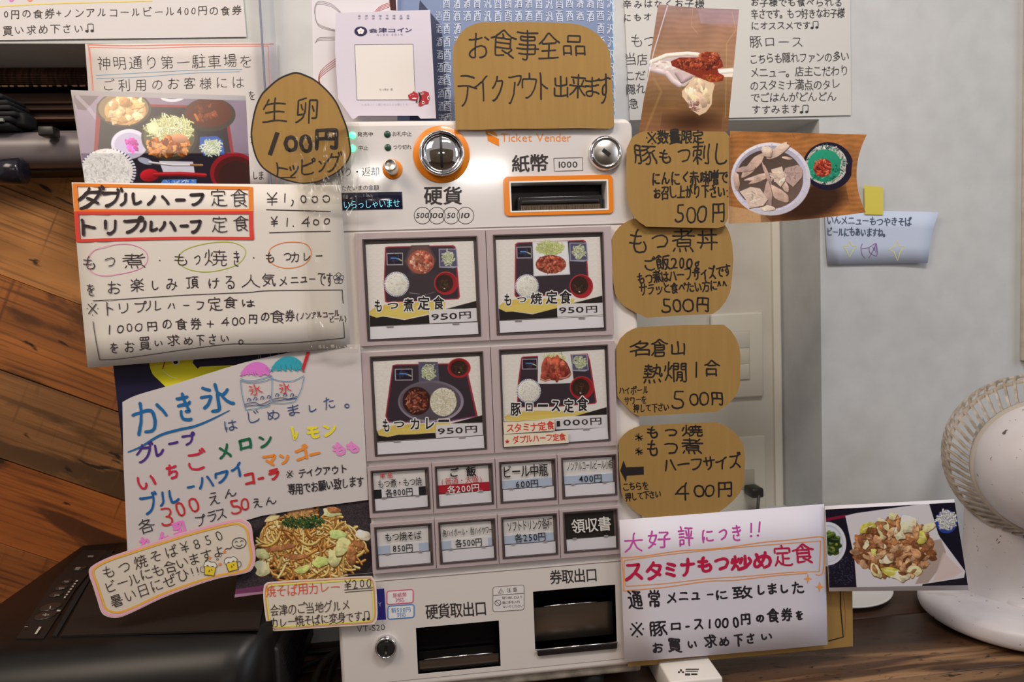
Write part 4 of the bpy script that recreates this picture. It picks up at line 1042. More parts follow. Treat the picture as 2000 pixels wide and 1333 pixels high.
    framering('bill_frame', (fx0, fx1, fz0, fz1), (bill[0] - .001, bill[1] + .001, bill[2] - .001, bill[3] + .001), .005, .001, -.0022, 0, mat('orange_plastic', org, .3, coat=.4))
    framering('bill_lip', (bill[0] - .001, bill[1] + .001, bill[2] - .001, bill[3] + .001), (bill[0] + .0006, bill[1] - .0006, bill[2] + .0006, bill[3] - .0006), .001, .0004, -.0024, .02, mat('lip_white', (226, 218, 212), .35))
    blk = mat('gloss_black', (26, 23, 24), .22)
    def recess(name, r, d, m):
        MB().add([(r[0], .0, r[2]), (r[1], 0, r[2]), (r[1], 0, r[3]), (r[0], 0, r[3]), (r[0], d, r[2]), (r[1], d, r[2]), (r[1], d, r[3]), (r[0], d, r[3])],
                 [(0, 1, 5, 4), (1, 2, 6, 5), (2, 3, 7, 6), (3, 0, 4, 7), (4, 5, 6, 7)]).build(name, m, t)
    bi = (bill[0] + .0005, bill[1] - .0005, bill[2] + .0005, bill[3] - .0005)
    recess('bill_recess', bi, .03, mat('recess_grey', (60, 54, 54), .4))
    bx0, bx1 = bi[0] + .0075, bi[1] - .0035
    MB().box(bx0, bx1, .004, .03, bi[2], bi[2] + .0165, .0025).build('bill_mouth', blk, t)
    MB().box(bx0 + .004, bx1 - .004, .0015, .005, bi[2] + .0075, bi[2] + .0115, .0012).build('bill_lip_bar', mat('satin_black', (38, 34, 34), .3), t)
    mb = MB()
    for k in range(70):
        x = bx0 + .003 + (bx1 - bx0 - .006) * k / 70; mb.box(x, x + .0006, .001, .0035, bi[2] + .0002, bi[2] + .0058)
    tag(mb.build('brush_strip', mat('brush_brown', (104, 86, 68), .8), t), kind='stuff')
    # trays
    st = mat('dark_steel', (.10, .09, .085), .25, .9, raw=True)
    for (nm, r, lip) in (('coin_tray', coin, .022), ('ticket_tray', tick, .001)):
        recess(nm, r, .048, mat('tray_black', (18, 16, 17), .35))
    MB().box(coin[0] + .0005, coin[1] - .0005, .004, .0055, coin[2], coin[2] + .0135, .0006).box(coin[0], coin[1], .004, .045, coin[2] + .0001, coin[2] + .0012).build('tray_lip', mat('lip_steel', (.22, .19, .17), .25, .9, raw=True), t)
    MB().tube([(coin[0], .0035, coin[2] + .0138), (coin[1], .0035, coin[2] + .0138)], .0008).build('tray_edge', chrome, t)
    MB().box(tick[0] + .0005, tick[1] - .0005, .012, .014, tick[2] + .002, tick[2] + .042, .0006).build('ticket_flap', mat('flap_steel', (.30, .26, .22), .3, .95, raw=True), t)
    MB().tube([(tick[0], .011, tick[2] + .0425), (tick[1], .011, tick[2] + .0425)], .0008).build('flap_edge', chrome, t)
    MB().box(tick[0] + .002, tick[1] - .0002, -.004, .0004, tick[2] - .0065, tick[2] + .0006, .0015).build('tray_lip', blk, t)
    MB().tube([(tick[0], -.0035, tick[2] + .001), (tick[1], -.0035, tick[2] + .001)], .0008).build('tray_edge', chrome, t)
    # lamps and display
    for (x, y, on) in ((688, 264, 1), (688, 289.5, 1), (756.5, 262, 0), (757.5, 288, 0)):
        c, r = disc('', x, y, 6.6, None, -.002, 0)
        m = mat('led_on', (120, 255, 170), .3, emit=(60, 255, 130), es=3.5) if on else mat('led_off', (34, 66, 58), .3)
        tag(MB().lathe((c[0], -.0006, c[2]), (0, -1, 0), [(r, 0), (r, .0008), (r * .7, .0015), (.0002, .0018)], 24).build('indicator_lamp', m, t), 'lit green indicator lamp' if on else 'unlit dark indicator lamp')
    L.text('発売中', 1115, 217, 1278, 217, 46, (30, 26, 26), -.004, amp=0, jit=0); L.text('お札中止', 1465, 213, 1662, 213, 46, (30, 26, 26), -.004, amp=0, jit=0)
    L.text('中止', 1125, 353, 1228, 353, 46, (30, 26, 26), -.004, amp=0, jit=0); L.text('つり切れ', 1475, 346, 1658, 344, 46, (30, 26, 26), -.004, amp=0, jit=0)
    L.text('おつり・返却', 800, 597, 1340, 590, 86, dk, -.008, amp=0, jit=0)
    L.text('ただいまの金額', 955, 757, 1335, 750, 50, (30, 26, 26), -.004, amp=0, jit=0)
    a = [W(664, 378, -.001), W(785, 375, -.001), W(787, 408, -.001), W(665, 411, -.001)]
    MB().box(a[0][0], a[1][0], -.0016, 0, a[3][2], a[1][2] + .0003, .0004).build('display_window', mat('display_navy', (22, 22, 44), .12, coat=.5), t)
    Sd = Sheet(-.0018, zoom=(480, 220, 5.126), parent=t)
    mb = MB(); Sd.text('いらっしゃいませ', 975, 925, 1545, 905, 82, dk, -.022, amp=0, jit=0, mb=mb)
    mb.build('lit_characters', mat('display_cyan', (150, 240, 250), .4, emit=(110, 225, 245), es=1.6), t)
    S.boxes('硬 208 632 366 785;貨 372 628 532 783', dk, .018, amp=0)
    S.boxes('紙 955 360 1108 508;幣 1113 352 1265 502', dk, .018, amp=0)
    S.lines([[(1313, 388), (1556, 382), (1559, 492), (1316, 498), (1312, 387)]], 1.0, dk, smooth=False)
    S.latin('1000', 1354, 442, 1512, 440, 52, dk, .012)
    for i, (cx, txt) in enumerate(((197, '500'), (318, '100'), (440, '50'), (562, '10'))):
        S.stroke(S.ell(cx, 875, 71, 71, n=36), 1.0, dk, closed=True, name='coin_circle')
        S.latin(txt, cx - len(txt) * 17.5, 874, cx + len(txt) * 17.5, 873, 46, dk, .012, shear=.18)
    S.latin('Ticket Vender', 864, 212, 1458, 210, 70, org, -.006)
    S.fill([(745, 175), (845, 222), (848, 287), (750, 238)], org, name='ticket_logo'); S.fill([(733, 158), (800, 158), (830, 185), (832, 205), (755, 168), (745, 190), (733, 180)], (226, 140, 50), name='ticket_logo')
    # lower panel printing
    Z = Sheet(-.0006, zoom=(640, 1080, 3.333), parent=t)
    Z.tilt = .075
    Z.text('券取出口', 1446, 162, 1756, 142, 86, dk, .008, amp=0, jit=0)
    Z.text('硬貨取出口', 638, 388, 1036, 360, 92, dk, .008, amp=0, jit=0)
    Z.latin('VT-S20', 190, 499, 372, 485, 38, dk, -.012)
    Z.fill([(316, 238), (368, 234), (380, 436), (316, 440)], (44, 40, 120), name='blue_badge'); Z.text('Y', 322, 338, 358, 335, 34, (190, 190, 200), -.01, amp=0, jit=0, half=1, lay=.0005)
    def sticker(x0, y0, x1, y1, sl, col, fill, lines):
        r = 14; pts = []
        for (cx, cy, a0) in ((x1 - r, y0 + r, -90), (x1 - r, y1 - r, 0), (x0 + r, y1 - r, 90), (x0 + r, y0 + r, 180)):
            for k in range(5):
                a = math.radians(a0 + 22.5 * k); X_ = cx + r * math.cos(a); Y_ = cy + r * math.sin(a); pts.append((X_, Y_ - (X_ - x0) * sl))
        mb = MB(); P_ = Z.P([Z.z(*p) for p in pts], .0003); B_ = Z.P([Z.z(*p) for p in pts], 0); n = len(pts)
        mb.add(list(P_) + list(B_), [tuple(range(n))] + [(i, (i + 1) % n, n + (i + 1) % n, n + i) for i in range(n)])
        o = mb.build('sticker', mat('sticker', fill, .4), t)
        Z2 = Sheet(-.0009, zoom=Z.zoom, parent=o)
        Z2.stroke(pts, 1.6 if col != dk else .7, col, closed=True, smooth=False, name='border')
        for (s_, a_, b_, c_, d_, h_, cc) in lines: Z2.text(s_, a_, b_, c_, d_, h_, cc, -.003, amp=0, jit=0)
        return o, Z2
    sticker(386, 252, 556, 338, .075, (206, 70, 110), (226, 214, 214), [('新紙幣', 424, 280, 514, 273, 30, (196, 60, 100)), ('対応', 440, 311, 500, 306, 30, (196, 60, 100))])
    sticker(392, 350, 562, 434, .075, (44, 110, 180), (220, 216, 220), [('新500円', 414, 378, 540, 369, 32, (50, 110, 180)), ('対応', 450, 407, 510, 402, 30, (50, 110, 180))])
    o, Z2 = sticker(1076, 224, 1278, 386, .07, dk, (212, 203, 199), [('注意', 1160, 246, 1240, 240, 28, dk), ('取り出し口より', 1136, 296, 1268, 288, 18, dk), ('奥に手を入れ', 1136, 327, 1252, 319, 18, dk), ('ないでください', 1138, 354, 1272, 346, 18, dk)])
    Z2.lines([[(1078, 279), (1278, 265)], [(1112, 264), (1128, 234), (1146, 262), (1112, 264)], [(1129, 244), (1129, 254)]], .8, dk, smooth=False)
    Z2.stroke(Z2.ell(1108, 328, 19, 19), .9, dk, closed=True); Z2.lines([[(1096, 316), (1121, 341)]], .9, dk, smooth=False)

    # --- the twelve buttons
    grey = mat('button_grey', (170, 152, 152), .42); rim = mat('button_rim', (74, 62, 62), .3)
    rows = [(W(692, 457)[2], W(705, 676)[2]), (W(706, 689)[2], W(719.5, 899.5)[2]), (W(719, 911)[2], W(725.5, 1010)[2]), (W(726, 1022)[2], W(729, 1118.5)[2])]
    PX0, PX1 = -.0782, .1905; q4 = [PX0 + (PX1 - PX0) * k / 4 for k in range(5)]
    # light strips that separate the rows
    zt_ = rows[0][0] + .0035; zb_ = rows[3][1] - .0035
    # window corners: pixels TL TR BR BL
    def zc(ox, oy, k, *p): return [(x / k + ox, y / k + oy) for x, y in p]
    wins = [zc(690, 440, 5.556, (95, 155), (1340, 113), (1392, 1198), (158, 1265)), zc(950, 440, 5.556, (68, 108), (1258, 68), (1306, 1138), (115, 1196)),
            zc(700, 670, 5.796, (127, 158), (1405, 92), (1462, 1198), (190, 1288)), zc(950, 660, 5.556, (132, 132), (1306, 70), (1355, 1112), (180, 1196))]
    K = (700, 870, 3.774)
    small = [((88, 190), (518, 160), (532, 465), (108, 500)), ((560, 158), (985, 128), (1003, 432), (580, 465)), ((1035, 125), (1448, 97), (1465, 398), (1050, 430)), ((1490, 92), (1895, 67), (1912, 368), (1508, 395)),
             ((115, 605), (542, 573), (552, 880), (135, 915)), ((585, 570), (1005, 538), (1022, 842), (605, 880)), ((1050, 532), (1460, 500), (1475, 805), (1065, 838)), ((1505, 495), (1905, 465), (1920, 765), (1520, 795))]
    wins += [zc(*K, *p) for p in small]
    cells = [(0, 2, 0), (2, 4, 0), (0, 2, 1), (2, 4, 1)] + [(k, k + 1, 2) for k in range(4)] + [(k, k + 1, 3) for k in range(4)]
    names = ['stewed offal set meal', 'grilled offal set meal', 'offal curry', 'pork loin set meal', 'stew and grill side dish', 'rice, red band', 'medium beer', 'small beer without alcohol', 'grilled noodles', 'highball and sour', 'soft drink', 'receipt, black card']
    btns = []
    YF = -.0045
    for bi_, ((c0, c1, rw), wn) in enumerate(zip(cells, wins)):
        x0, x1 = q4[c0] + .0004, q4[c1] - .0004; z1, z0 = rows[rw]
        p = [W(k[0], k[1], YF) for k in wn]
        wx0, wx1, wz0, wz1 = (p[0][0] + p[3][0]) / 2, (p[1][0] + p[2][0]) / 2, (p[2][2] + p[3][2]) / 2, (p[0][2] + p[1][2]) / 2
        mb = MB().holed(x0, x1, z0, z1, YF, 0, [(wx0, wx1, wz0, wz1)])
        b = mb.build('push_button', grey, t); b['label'] = 'push button for ' + names[bi_]
        fr = .0013
        MB().holed(wx0, wx1, wz0, wz1, YF - .0008, -.001, [(wx0 + fr, wx1 - fr, wz0 + fr, wz1 - fr)]).build('window_rim', rim, b)
        MB().box(wx0, wx1, -.0012, -.0002, wz0, wz1).build('backing', mat('button_inside', (118, 104, 100), .5), b)
        MB().box(wx0 + fr, wx1 - fr, YF - .0006, YF - .0002, wz0 + fr, wz1 - fr).build('clear_cover', clear('clear_cover', .04, fac=.09), b)
        mb = MB()
        for fx in (.2, .78):
            xx = wx0 + (wx1 - wx0) * fx; zz = wz0 + (wz1 - wz0) * (.128 if bi_ < 4 else .318); wdt = .0035 if bi_ < 4 else .0022
            mb.box(xx - wdt, xx + wdt, -.0042, -.0036, zz, zz + .0014)
        mb.build('holding_tab', mat('tab_grey', (150, 138, 136), .4), b)
        btns.append((b, wn))
    # white cards in the windows
    def card(b, quad, col, y=-.0022, name='paper_card', th=.0008, rough=.5):
        s = Sheet(y); s.body(name, quad=quad, m=mat('card', col, rough), thick=th, parent=b); return s
    OFF = dict(zoomA=(690, 440, 5.556), zoomB=(950, 440, 5.556), zoomC=(700, 670, 5.796), zoomD=(950, 660, 5.556))
    bk = (38, 33, 33)
    # 1 .. 4: picture cards
    def big(i, zoom, q, strip, yel, blk1, blk2, title, price_q, price, plt):
        b = btns[i][0]
        quad = zc(*zoom, *q)
        pic = Pic(quad, zoom, (214, 205, 198), 1.25, seed=20 + i)
        X_, Y_ = pic.X, pic.Y
        wave = np.sin(np.hypot(((X_ - q[0][0]) % 90) - 45, ((Y_ - q[0][1]) % 60) + 10) / 5.5)   # faint printed wave pattern
        pic.img *= (1 + .012 * wave)[..., None]
        plt(pic)
        pic.poly(yel, (206, 182, 96)); pic.poly([(x, y + 0) for x, y in yel[:4]], (196, 160, 70), .35)
        pic.poly(blk1, (32, 28, 28)); pic.poly(blk2, (36, 30, 30))
        if i == 2: pic.grain(.02)
        s = Sheet(-.0026, zoom=zoom, parent=b); s.picture(pic, rough=.35)
        s.boxes(title, (228, 222, 218), .03, lay=.0003, name='title_outline', amp=.015, halo=1.9); s.boxes(title, (30, 26, 26), .02, lay=.0005, name='title', amp=.015)
        s2 = Sheet(-.0034, zoom=zoom); s2.body('price_label', quad=zc(*zoom, *price_q), m=mat('card', (205, 198, 200), .5), thick=.0002, parent=b)
        s2.o = b; s2.lay = .0003
        s2.tilt = .05; s2.boxes(price, bk, .006, amp=0, name='price')
        card(b, zc(*zoom, *strip), (212, 206, 210), -.0034, 'blank_strip')
    def tray(p, pts, rim_=(150, 42, 58)):
        p.poly(pts, rim_); c = np.mean(np.array(pts), 0); p.poly([tuple(c + (np.array(k) - c) * .962) for k in pts], (52, 42, 50))
        g = p.noise(60, 2); 
    def p1(p):
        tray(p, [(345, 240), (380, 232), (1085, 218), (1110, 235), (1158, 780), (1140, 805), (370, 842), (345, 835), (330, 640)])
        p.poly([(480, 520), (900, 500), (900, 800), (480, 800)], (62, 52, 56), .6)
        p.sauce(360, 300, 538, 436)
        p.poly([(628, 220), (822, 215), (905, 378), (805, 525), (640, 532), (550, 395)], (74, 60, 66)); p.poly([(640, 232), (812, 228), (885, 378), (795, 512), (650, 518), (568, 395)], (98, 70, 66))
        p.ell(735, 400, 145, 130, (150, 80, 66)); p.heap(738, 400, 112, 108, 150, 26, 16, [(198, 130, 104), (214, 160, 136), (170, 88, 66), (188, 110, 86), (150, 66, 50)], (92, 40, 32))
        p.negi(1030, 358, 82); p.rice(470, 642, 136); p.soup(1005, 632, 128, 126)
        p.line([(610, 735), (720, 750)], 6, (150, 146, 160)); p.line([(700, 780), (880, 730)], 5, (120, 112, 120))
    big(0, OFF['zoomA'], ((133, 212), (1303, 172), (1345, 1045), (178, 1104)), ((180, 1106), (1350, 1054), (1358, 1182), (184, 1240)),
        [(176, 940), (215, 905), (430, 840), (1000, 830), (990, 915), (870, 950), (560, 1022), (330, 985), (240, 1005), (180, 975)],
        [(176, 978), (250, 1006), (325, 992), (555, 1030), (820, 975), (830, 1070), (180, 1104)], [(1000, 912), (1336, 822), (1340, 905)],
        'も 232 808 310 942;つ 372 842 490 908;煮 545 795 655 940;定 700 772 830 922;食 868 770 985 918', ((822, 930), (1332, 900), (1343, 1042), (828, 1066)), '9 848 964 930 1030;5 946 960 1028 1026;0 1042 952 1126 1022;円 1150 940 1276 1014', p1)
    def p2(p):
        tray(p, [(312, 205), (340, 188), (1050, 160), (1080, 175), (1108, 560), (1100, 740), (320, 785), (305, 760)])
        p.sauce(325, 232, 490, 362)
        p.poly([(500, 182), (882, 172), (908, 535), (512, 556)], (208, 204, 206)); p.poly([(512, 195), (870, 186), (890, 520), (524, 540)], (216, 213, 214))
        p.ell(690, 250, 150, 68, (190, 196, 130)); p.pile(690, 248, 140, 64, 120, 60, 7, [(214, 216, 150), (196, 206, 130), (230, 230, 186)], 2.5, .3, dark=(150, 156, 90))
        p.ell(700, 425, 165, 100, (120, 50, 40)); p.heap(702, 425, 150, 84, 190, 24, 13, [(158, 70, 52), (180, 92, 68), (128, 48, 38), (196, 112, 84)], (74, 26, 22))
        p.negi(1000, 290, 80); p.rice(440, 662, 128); p.soup(1030, 665, 128, 130, -.16, -.08)
    big(1, OFF['zoomB'], ((100, 162), (1232, 126), (1268, 988), (135, 1036)), ((140, 1042), (1268, 992), (1276, 1110), (146, 1170)),
        [(136, 880), (175, 845), (330, 800), (960, 800), (930, 870), (760, 905), (505, 960), (290, 935), (215, 940), (150, 915)],
        [(134, 905), (210, 942), (285, 938), (500, 968), (770, 900), (775, 1005), (140, 1036)], [(930, 850), (1258, 766), (1262, 845)],
        'も 195 742 270 875;つ 335 782 435 838;焼 478 732 605 860;定 645 712 772 858;食 795 708 925 855', ((766, 868), (1262, 842), (1268, 972), (770, 996)), '9 788 892 868 958;5 884 890 956 954;0 970 884 1056 950;円 1082 878 1202 950', p2)
    def p3(p):
        tray(p, [(385, 255), (420, 245), (1225, 228), (1250, 380), (1352, 835), (1000, 900), (330, 905), (305, 830), (350, 500)])
        p.sauce(412, 292, 612, 428); p.negi(795, 332, 92, (96, 88, 100)); p.soup(1140, 285, 130, 112, .0, .02)
        p.ell(820, 665, 372, 238, (128, 116, 128), shade=-.25); p.ell(815, 665, 345, 214, (86, 76, 86), shade=.1)
        p.ell(660, 660, 160, 160, (52, 26, 24)); p.heap(665, 665, 120, 128, 150, 24, 12, [(112, 52, 36), (88, 36, 28), (142, 74, 52), (64, 26, 22), (158, 96, 76)], (34, 14, 14))
        p.ell(960, 670, 150, 160, (214, 206, 186)); p.pile(960, 668, 140, 152, 420, 20, 9, [(232, 226, 206), (206, 196, 174), (242, 238, 222)], .6, .3, dark=(186, 174, 150))
        p.line([(340, 895), (700, 905), (1050, 880), (1320, 838)], 7, (90, 90, 140))
    big(2, OFF['zoomC'], ((165, 213), (1372, 152), (1410, 1045), (212, 1125)), ((212, 1132), (1418, 1052), (1426, 1188), (218, 1268)),
        [(205, 1010), (262, 975), (420, 930), (1040, 905), (1030, 985), (870, 1012), (640, 1035), (440, 1040), (330, 1066), (230, 1048)],
        [(205, 985), (232, 1050), (330, 1068), (450, 1042), (650, 1036), (870, 1018), (880, 1080), (212, 1122)], [(1040, 915), (1405, 820), (1408, 905)],
        'も 275 862 352 1008;つ 402 892 520 958;カ 590 855 690 982;レ 765 850 858 978;ー 905 868 1028 898', ((878, 932), (1400, 905), (1412, 1045), (882, 1078)), '9 898 968 980 1036;5 998 964 1080 1030;0 1098 956 1182 1026;円 1210 942 1342 1018', p3)
    def p4(p):
        tray(p, [(378, 215), (400, 205), (1100, 172), (1125, 250), (1198, 700), (1180, 718), (780, 750), (330, 760), (340, 500)])
        p.sauce(385, 228, 550, 345)
        p.poly([(560, 180), (912, 168), (950, 492), (700, 500), (556, 500)], (208, 204, 200))
        p.pile(740, 215, 130, 40, 70, 60, 8, [(216, 212, 150), (196, 200, 126), (228, 224, 180)], 2, .3)
        p.ell(745, 340, 150, 125, (120, 48, 38))
        for (a_, b_, c_, d_, rt) in ((660, 330, 72, 140, .1), (760, 300, 80, 110, -.5), (840, 350, 70, 110, -.6), (640, 420, 60, 60, .2), (820, 430, 80, 30, -.3)):
            p.ell(a_, b_, c_ * .9, d_ * .9, (150, 70, 54), rt, shade=.35)
        p.heap(745, 335, 120, 95, 60, 46, 22, [(158, 70, 52), (176, 84, 64), (132, 50, 40), (180, 96, 74)], (92, 34, 28), rot=1.2)
        p.line([(590, 450), (640, 470), (690, 455)], 18, (190, 120, 104), .4); p.line([(800, 440), (860, 440), (915, 390)], 18, (184, 110, 92), .4)
        p.negi(1015, 270, 72); p.rice(460, 580, 132); p.soup(1035, 545, 130, 126, -.1, -.02)
    big(3, OFF['zoomD'], ((162, 188), (1280, 128), (1318, 975), (190, 1052)), ((185, 1050), (1315, 975), (1325, 1100), (190, 1186)),
        [(195, 865), (230, 835), (430, 790), (1110, 800), (1080, 840), (850, 855), (560, 890), (300, 905), (215, 900)],
        [(190, 912), (1306, 870), (1310, 990), (190, 1050)], [(960, 852), (1306, 754), (1308, 836)],
        '豚 262 705 375 850;ロ 428 712 502 800;ー 558 722 668 752;ス 708 680 800 805;定 840 665 950 815;食 985 635 1105 800', ((745, 895), (1306, 838), (1314, 975), (748, 998)), '1 764 904 800 964;0 834 890 916 954;0 934 888 1016 950;0 1034 884 1102 946;円 1128 870 1248 944', p4)
    # 5 .. 12: small printed cards
    K2 = K
    def smallc(i, colr, band, texts, patches=(), black=False):
        b, wn = btns[4 + i]; p = [np.array(k) for k in wn]
        def uv(u, v): return tuple(p[0] * (1 - u) * (1 - v) + p[1] * u * (1 - v) + p[2] * u * v + p[3] * (1 - u) * v)
        qd = lambda u0, v0, u1, v1: [uv(u0, v0), uv(u1, v0), uv(u1, v1), uv(u0, v1)]
        s = card(b, qd(.04, .06, .93, .66), colr, -.0022)
        if band: Sheet(-.0031).body('price_band', quad=qd(.04, .46, .93, .66), m=mat('card', band, .5), thick=.0002, parent=b)
        for (u0, v0, u1, v1, cc) in patches: Sheet(-.0034).body('pasted_label', quad=qd(u0, v0, u1, v1), m=mat('card', cc, .5), thick=.0002, parent=b)
        card(b, qd(.045, .68, .955, .955), (212, 206, 210), -.0030, 'blank_strip')
        st = Sheet(-.0036, zoom=K2); st.o = b; st.lay = .0003
        for (s_, a_, b_, c_, d_, h_, cc, wt) in texts: st.text(s_, a_, b_, c_, d_, h_, cc, wt, amp=0, jit=0, sx=None, half=.62)
    wcol = (214, 206, 202); sky = (168, 178, 196); red = (166, 26, 44)
    smallc(0, wcol, (26, 26, 32), [('単品', 150, 228, 260, 220, 36, (186, 40, 52), .01), ('もつ煮・もつ焼', 142, 288, 468, 266, 60, bk, .004), ('各800円', 200, 354, 402, 340, 56, bk, .004)], [(.17, .45, .81, .66, (206, 202, 206))])
    smallc(1, wcol, red, [('ご飯', 640, 205, 895, 190, 66, bk, .03), ('(普通・大盛)', 605, 270, 918, 250, 50, (176, 36, 48), -.004), ('各200円', 656, 332, 892, 312, 58, (224, 214, 208), .01)])
    smallc(2, wcol, sky, [('ビール中瓶', 1062, 200, 1398, 180, 88, bk, .008), ('600円', 1155, 290, 1328, 280, 58, bk, .002)])
    smallc(3, wcol, sky, [('ノンアルコールビール小瓶', 1535, 158, 1874, 138, 66, bk, .004), ('400円', 1622, 250, 1796, 242, 58, bk, .002)])
    smallc(4, wcol, sky, [('もつ焼そば', 194, 682, 464, 662, 62, bk, .006), ('850円', 250, 764, 402, 756, 56, bk, .004)], [(.26, .44, .76, .66, (208, 204, 204))])
    smallc(5, wcol, sky, [('角ハイボール・ 酎ハイサワー', 622, 652, 990, 622, 54, bk, .004), ('各500円', 714, 726, 912, 712, 58, bk, .004)], [(.21, .44, .86, .66, (208, 204, 204))])
    smallc(6, wcol, sky, [('ソフトドリンク各種', 1096, 602, 1428, 575, 74, bk, .006), ('各250円', 1152, 688, 1382, 672, 62, bk, .004)])
    smallc(7, (30, 27, 27), None, [('領収書', 1572, 602, 1862, 575, 98, (222, 214, 206), .012)])
    return t, btns
machine, BTN = build_machine()
# ------------------------------------------------------------------ paper, cardboard and photographs
def paper(col=(206, 198, 194), key='paper'): return mat(key, col, .62, spec=.25, bump=(25, .12, .002))
cardb = noisy('cardboard', (145, 110, 58), (154, 119, 65), (180, 20, 10), 5, .8, .2, .8, .10, .0006, extra=[((700, 700, 900), .66, .78, (134, 98, 52), 2)])
BK = (34, 28, 28)
def Z_(z, pts): return [(x / z[2] + z[0], y / z[2] + z[1]) for x, y in pts]

# ---- on the white wall -----------------------------------------------------
s = Sheet(YW - .002, zoom=(0, 0, 3.702)); s.body('notice_paper', quad=[(-60, -60), (470, -60), (481.5, 72), (-60, 79)], m=paper((204, 196, 196)), thick=.0006,
    label='white handwritten notice at the upper left corner with a yellow pencil rule', cat='notice')
s.pen = 1.6; s.text('0円の食券+ノンアルコールビール400円の食券', 18, 104, 1752, 72, 66, (64, 56, 56), -.022)
s.text('買い求め下さい♫', 12, 222, 695, 202, 66, (64, 56, 56), -.022)
s.stroke([(-40, 50), (200, 34), (500, 22), (1100, 6)], 2.2, (222, 196, 96)); s.fill([(60, -10), (110, -10), (88, 14), (70, 12)], (206, 120, 190)); s.fill([(190, -10), (245, -10), (222, 14), (205, 10)], (224, 140, 110))

s = Sheet(lambda x, y: YW - .004 - .012 * np.clip((y - 90) / 270, 0, 1) ** 2, zoom=(0, 0, 3.702))
s.body('parking_notice', quad=[(166, 86), (541, 83), (548, 368), (186, 368)], m=paper((202, 193, 190)), thick=.0006, res=(4, 10),
    label='white parking notice with a red double border behind the lunch tray photo', cat='notice')
s.pen = 1.3; s.lines([[(632, 322), (900, 330), (1400, 322), (1980, 318)], [(636, 326), (655, 480), (668, 648), (690, 1000)]], 1.8, (222, 130, 110))
s.lines([[(648, 342), (1060, 348), (1400, 338), (1940, 332)], [(648, 342), (662, 520), (672, 650), (692, 1000)], [(1940, 332), (1950, 600), (1975, 1000), (1996, 1330)]], 1.2, (226, 120, 104))
s.text('神明通り第一駐車場を', 695, 462, 1835, 438, 92, BK, -.024); s.text('ご利用のお客様には', 725, 615, 1780, 596, 84, BK, -.024)
s.lines([[(692, 545), (1000, 528), (1400, 508), (1750, 502)], [(696, 568), (1020, 556), (1400, 528), (1735, 518)]], 1.0, (120, 160, 190))
s.text('を', 1795, 690, 1850, 690, 70, BK, -.024); s.text('す', 1800, 1010, 1850, 1010, 60, BK, -.024); s.text('しま', 1822, 1270, 1910, 1268, 60, BK, -.024)

# clear panel edge
a = W(507, 0, YW - .02); b = W(507, 372, YW - .02)
t = thing('acrylic_divider', 'clear plastic panel with a blue-grey edge, hung left of the egg sign', 'panel', (a[0] + .006, YW - .02, b[2] - .05))
MB().box(a[0] - .0008, a[0] + .0008, YW - .0225, YW - .0175, b[2] - .05, a[2] + .2).build('panel_edge', mat('acrylic_edge', (120, 122, 140), .2), t)
MB().box(a[0] + .0008, a[0] + .016, YW - .0205, YW - .0195, b[2] - .05, a[2] + .2).build('clear_sheet', clear('clear_panel', .1, (.94, .95, .97), .08), t)

s = Sheet(YW - .002, zoom=(1200, 0, 3.92)); s.body('menu_notice', quad=[(1216, -60), (1660, -60), (1662, 225), (1230, 235)], m=paper((196, 190, 184)), thick=.0006,
    label='cream sheet handwritten in two columns behind the upright tripe photo', cat='notice')
s.pen = 1.6
for (t_, a, b, c, d, h) in (('辛みはなくお子様', 62, 32, 690, 28, 62), ('にもオ', 62, 134, 290, 128, 58), ('もつ', 118, 316, 330, 316, 96), ('当店', 85, 455, 255, 450, 86), ('こだ', 85, 580, 235, 576, 74), ('隠れ', 92, 680, 235, 680, 76), ('急', 106, 790, 190, 790, 80),
    ('お子様でも食べられる', 1040, 20, 1750, 18, 62), ('辛さです。もつ好きなお子様', 1048, 108, 1762, 98, 72), ('にオススメです♫', 1045, 198, 1570, 190, 60), ('豚ロース', 1030, 322, 1455, 318, 84), ('こちらも隠れファンの多い', 1032, 450, 1798, 432, 76),
    ('メニュー。店主こだわり', 1040, 556, 1795, 540, 76), ('のスタミナ満点のタレ', 1036, 655, 1730, 645, 78), ('でごはんがどんどん', 1040, 748, 1700, 738, 70), ('すすみます♫', 1050, 838, 1495, 832, 66)):
    s.text(t_, a, b, c, d, h, (48, 46, 50), -.022)

s = Sheet(lambda x, y: YW - .003 - .006 * np.clip((x - 1700) / 130, 0, 1) ** 2, zoom=(1560, 340, 5.882))
s.body('small_note', quad=[(1611, 414), (1833, 415), (1812, 514), (1617, 518)], m=paper((186, 192, 210), 'note_paper'), thick=.0005, res=(8, 3), bow=(-2, -3, 0, -1),
    label='small pale blue note with pencil stars, taped to the right wall', cat='note')
s.text('いんメニューもつやきそば', 322, 528, 1300, 552, 98, (64, 76, 96), -.018); s.text('ビールにもあいますね。', 322, 665, 1035, 672, 96, (64, 76, 96), -.018)
s.stroke([(585, 775), (610, 828), (665, 826), (622, 880), (583, 955), (550, 880), (508, 828), (565, 826)], 1.8, (212, 206, 110), closed=True, smooth=False)
s.stroke([(1130, 765), (1155, 830), (1222, 832), (1165, 895), (1135, 1000), (1095, 895), (1035, 868), (1100, 835)], 1.8, (216, 206, 122), closed=True, smooth=False)
s.lines([[(732, 800), (715, 850), (730, 930), (765, 972)], [(725, 858), (800, 848), (890, 800), (885, 905)], [(890, 800), (850, 890), (805, 968)], [(810, 850), (815, 900), (860, 935), (900, 935), (898, 820)], [(850, 835), (870, 880), (880, 810)]], 1.4, (124, 88, 140))
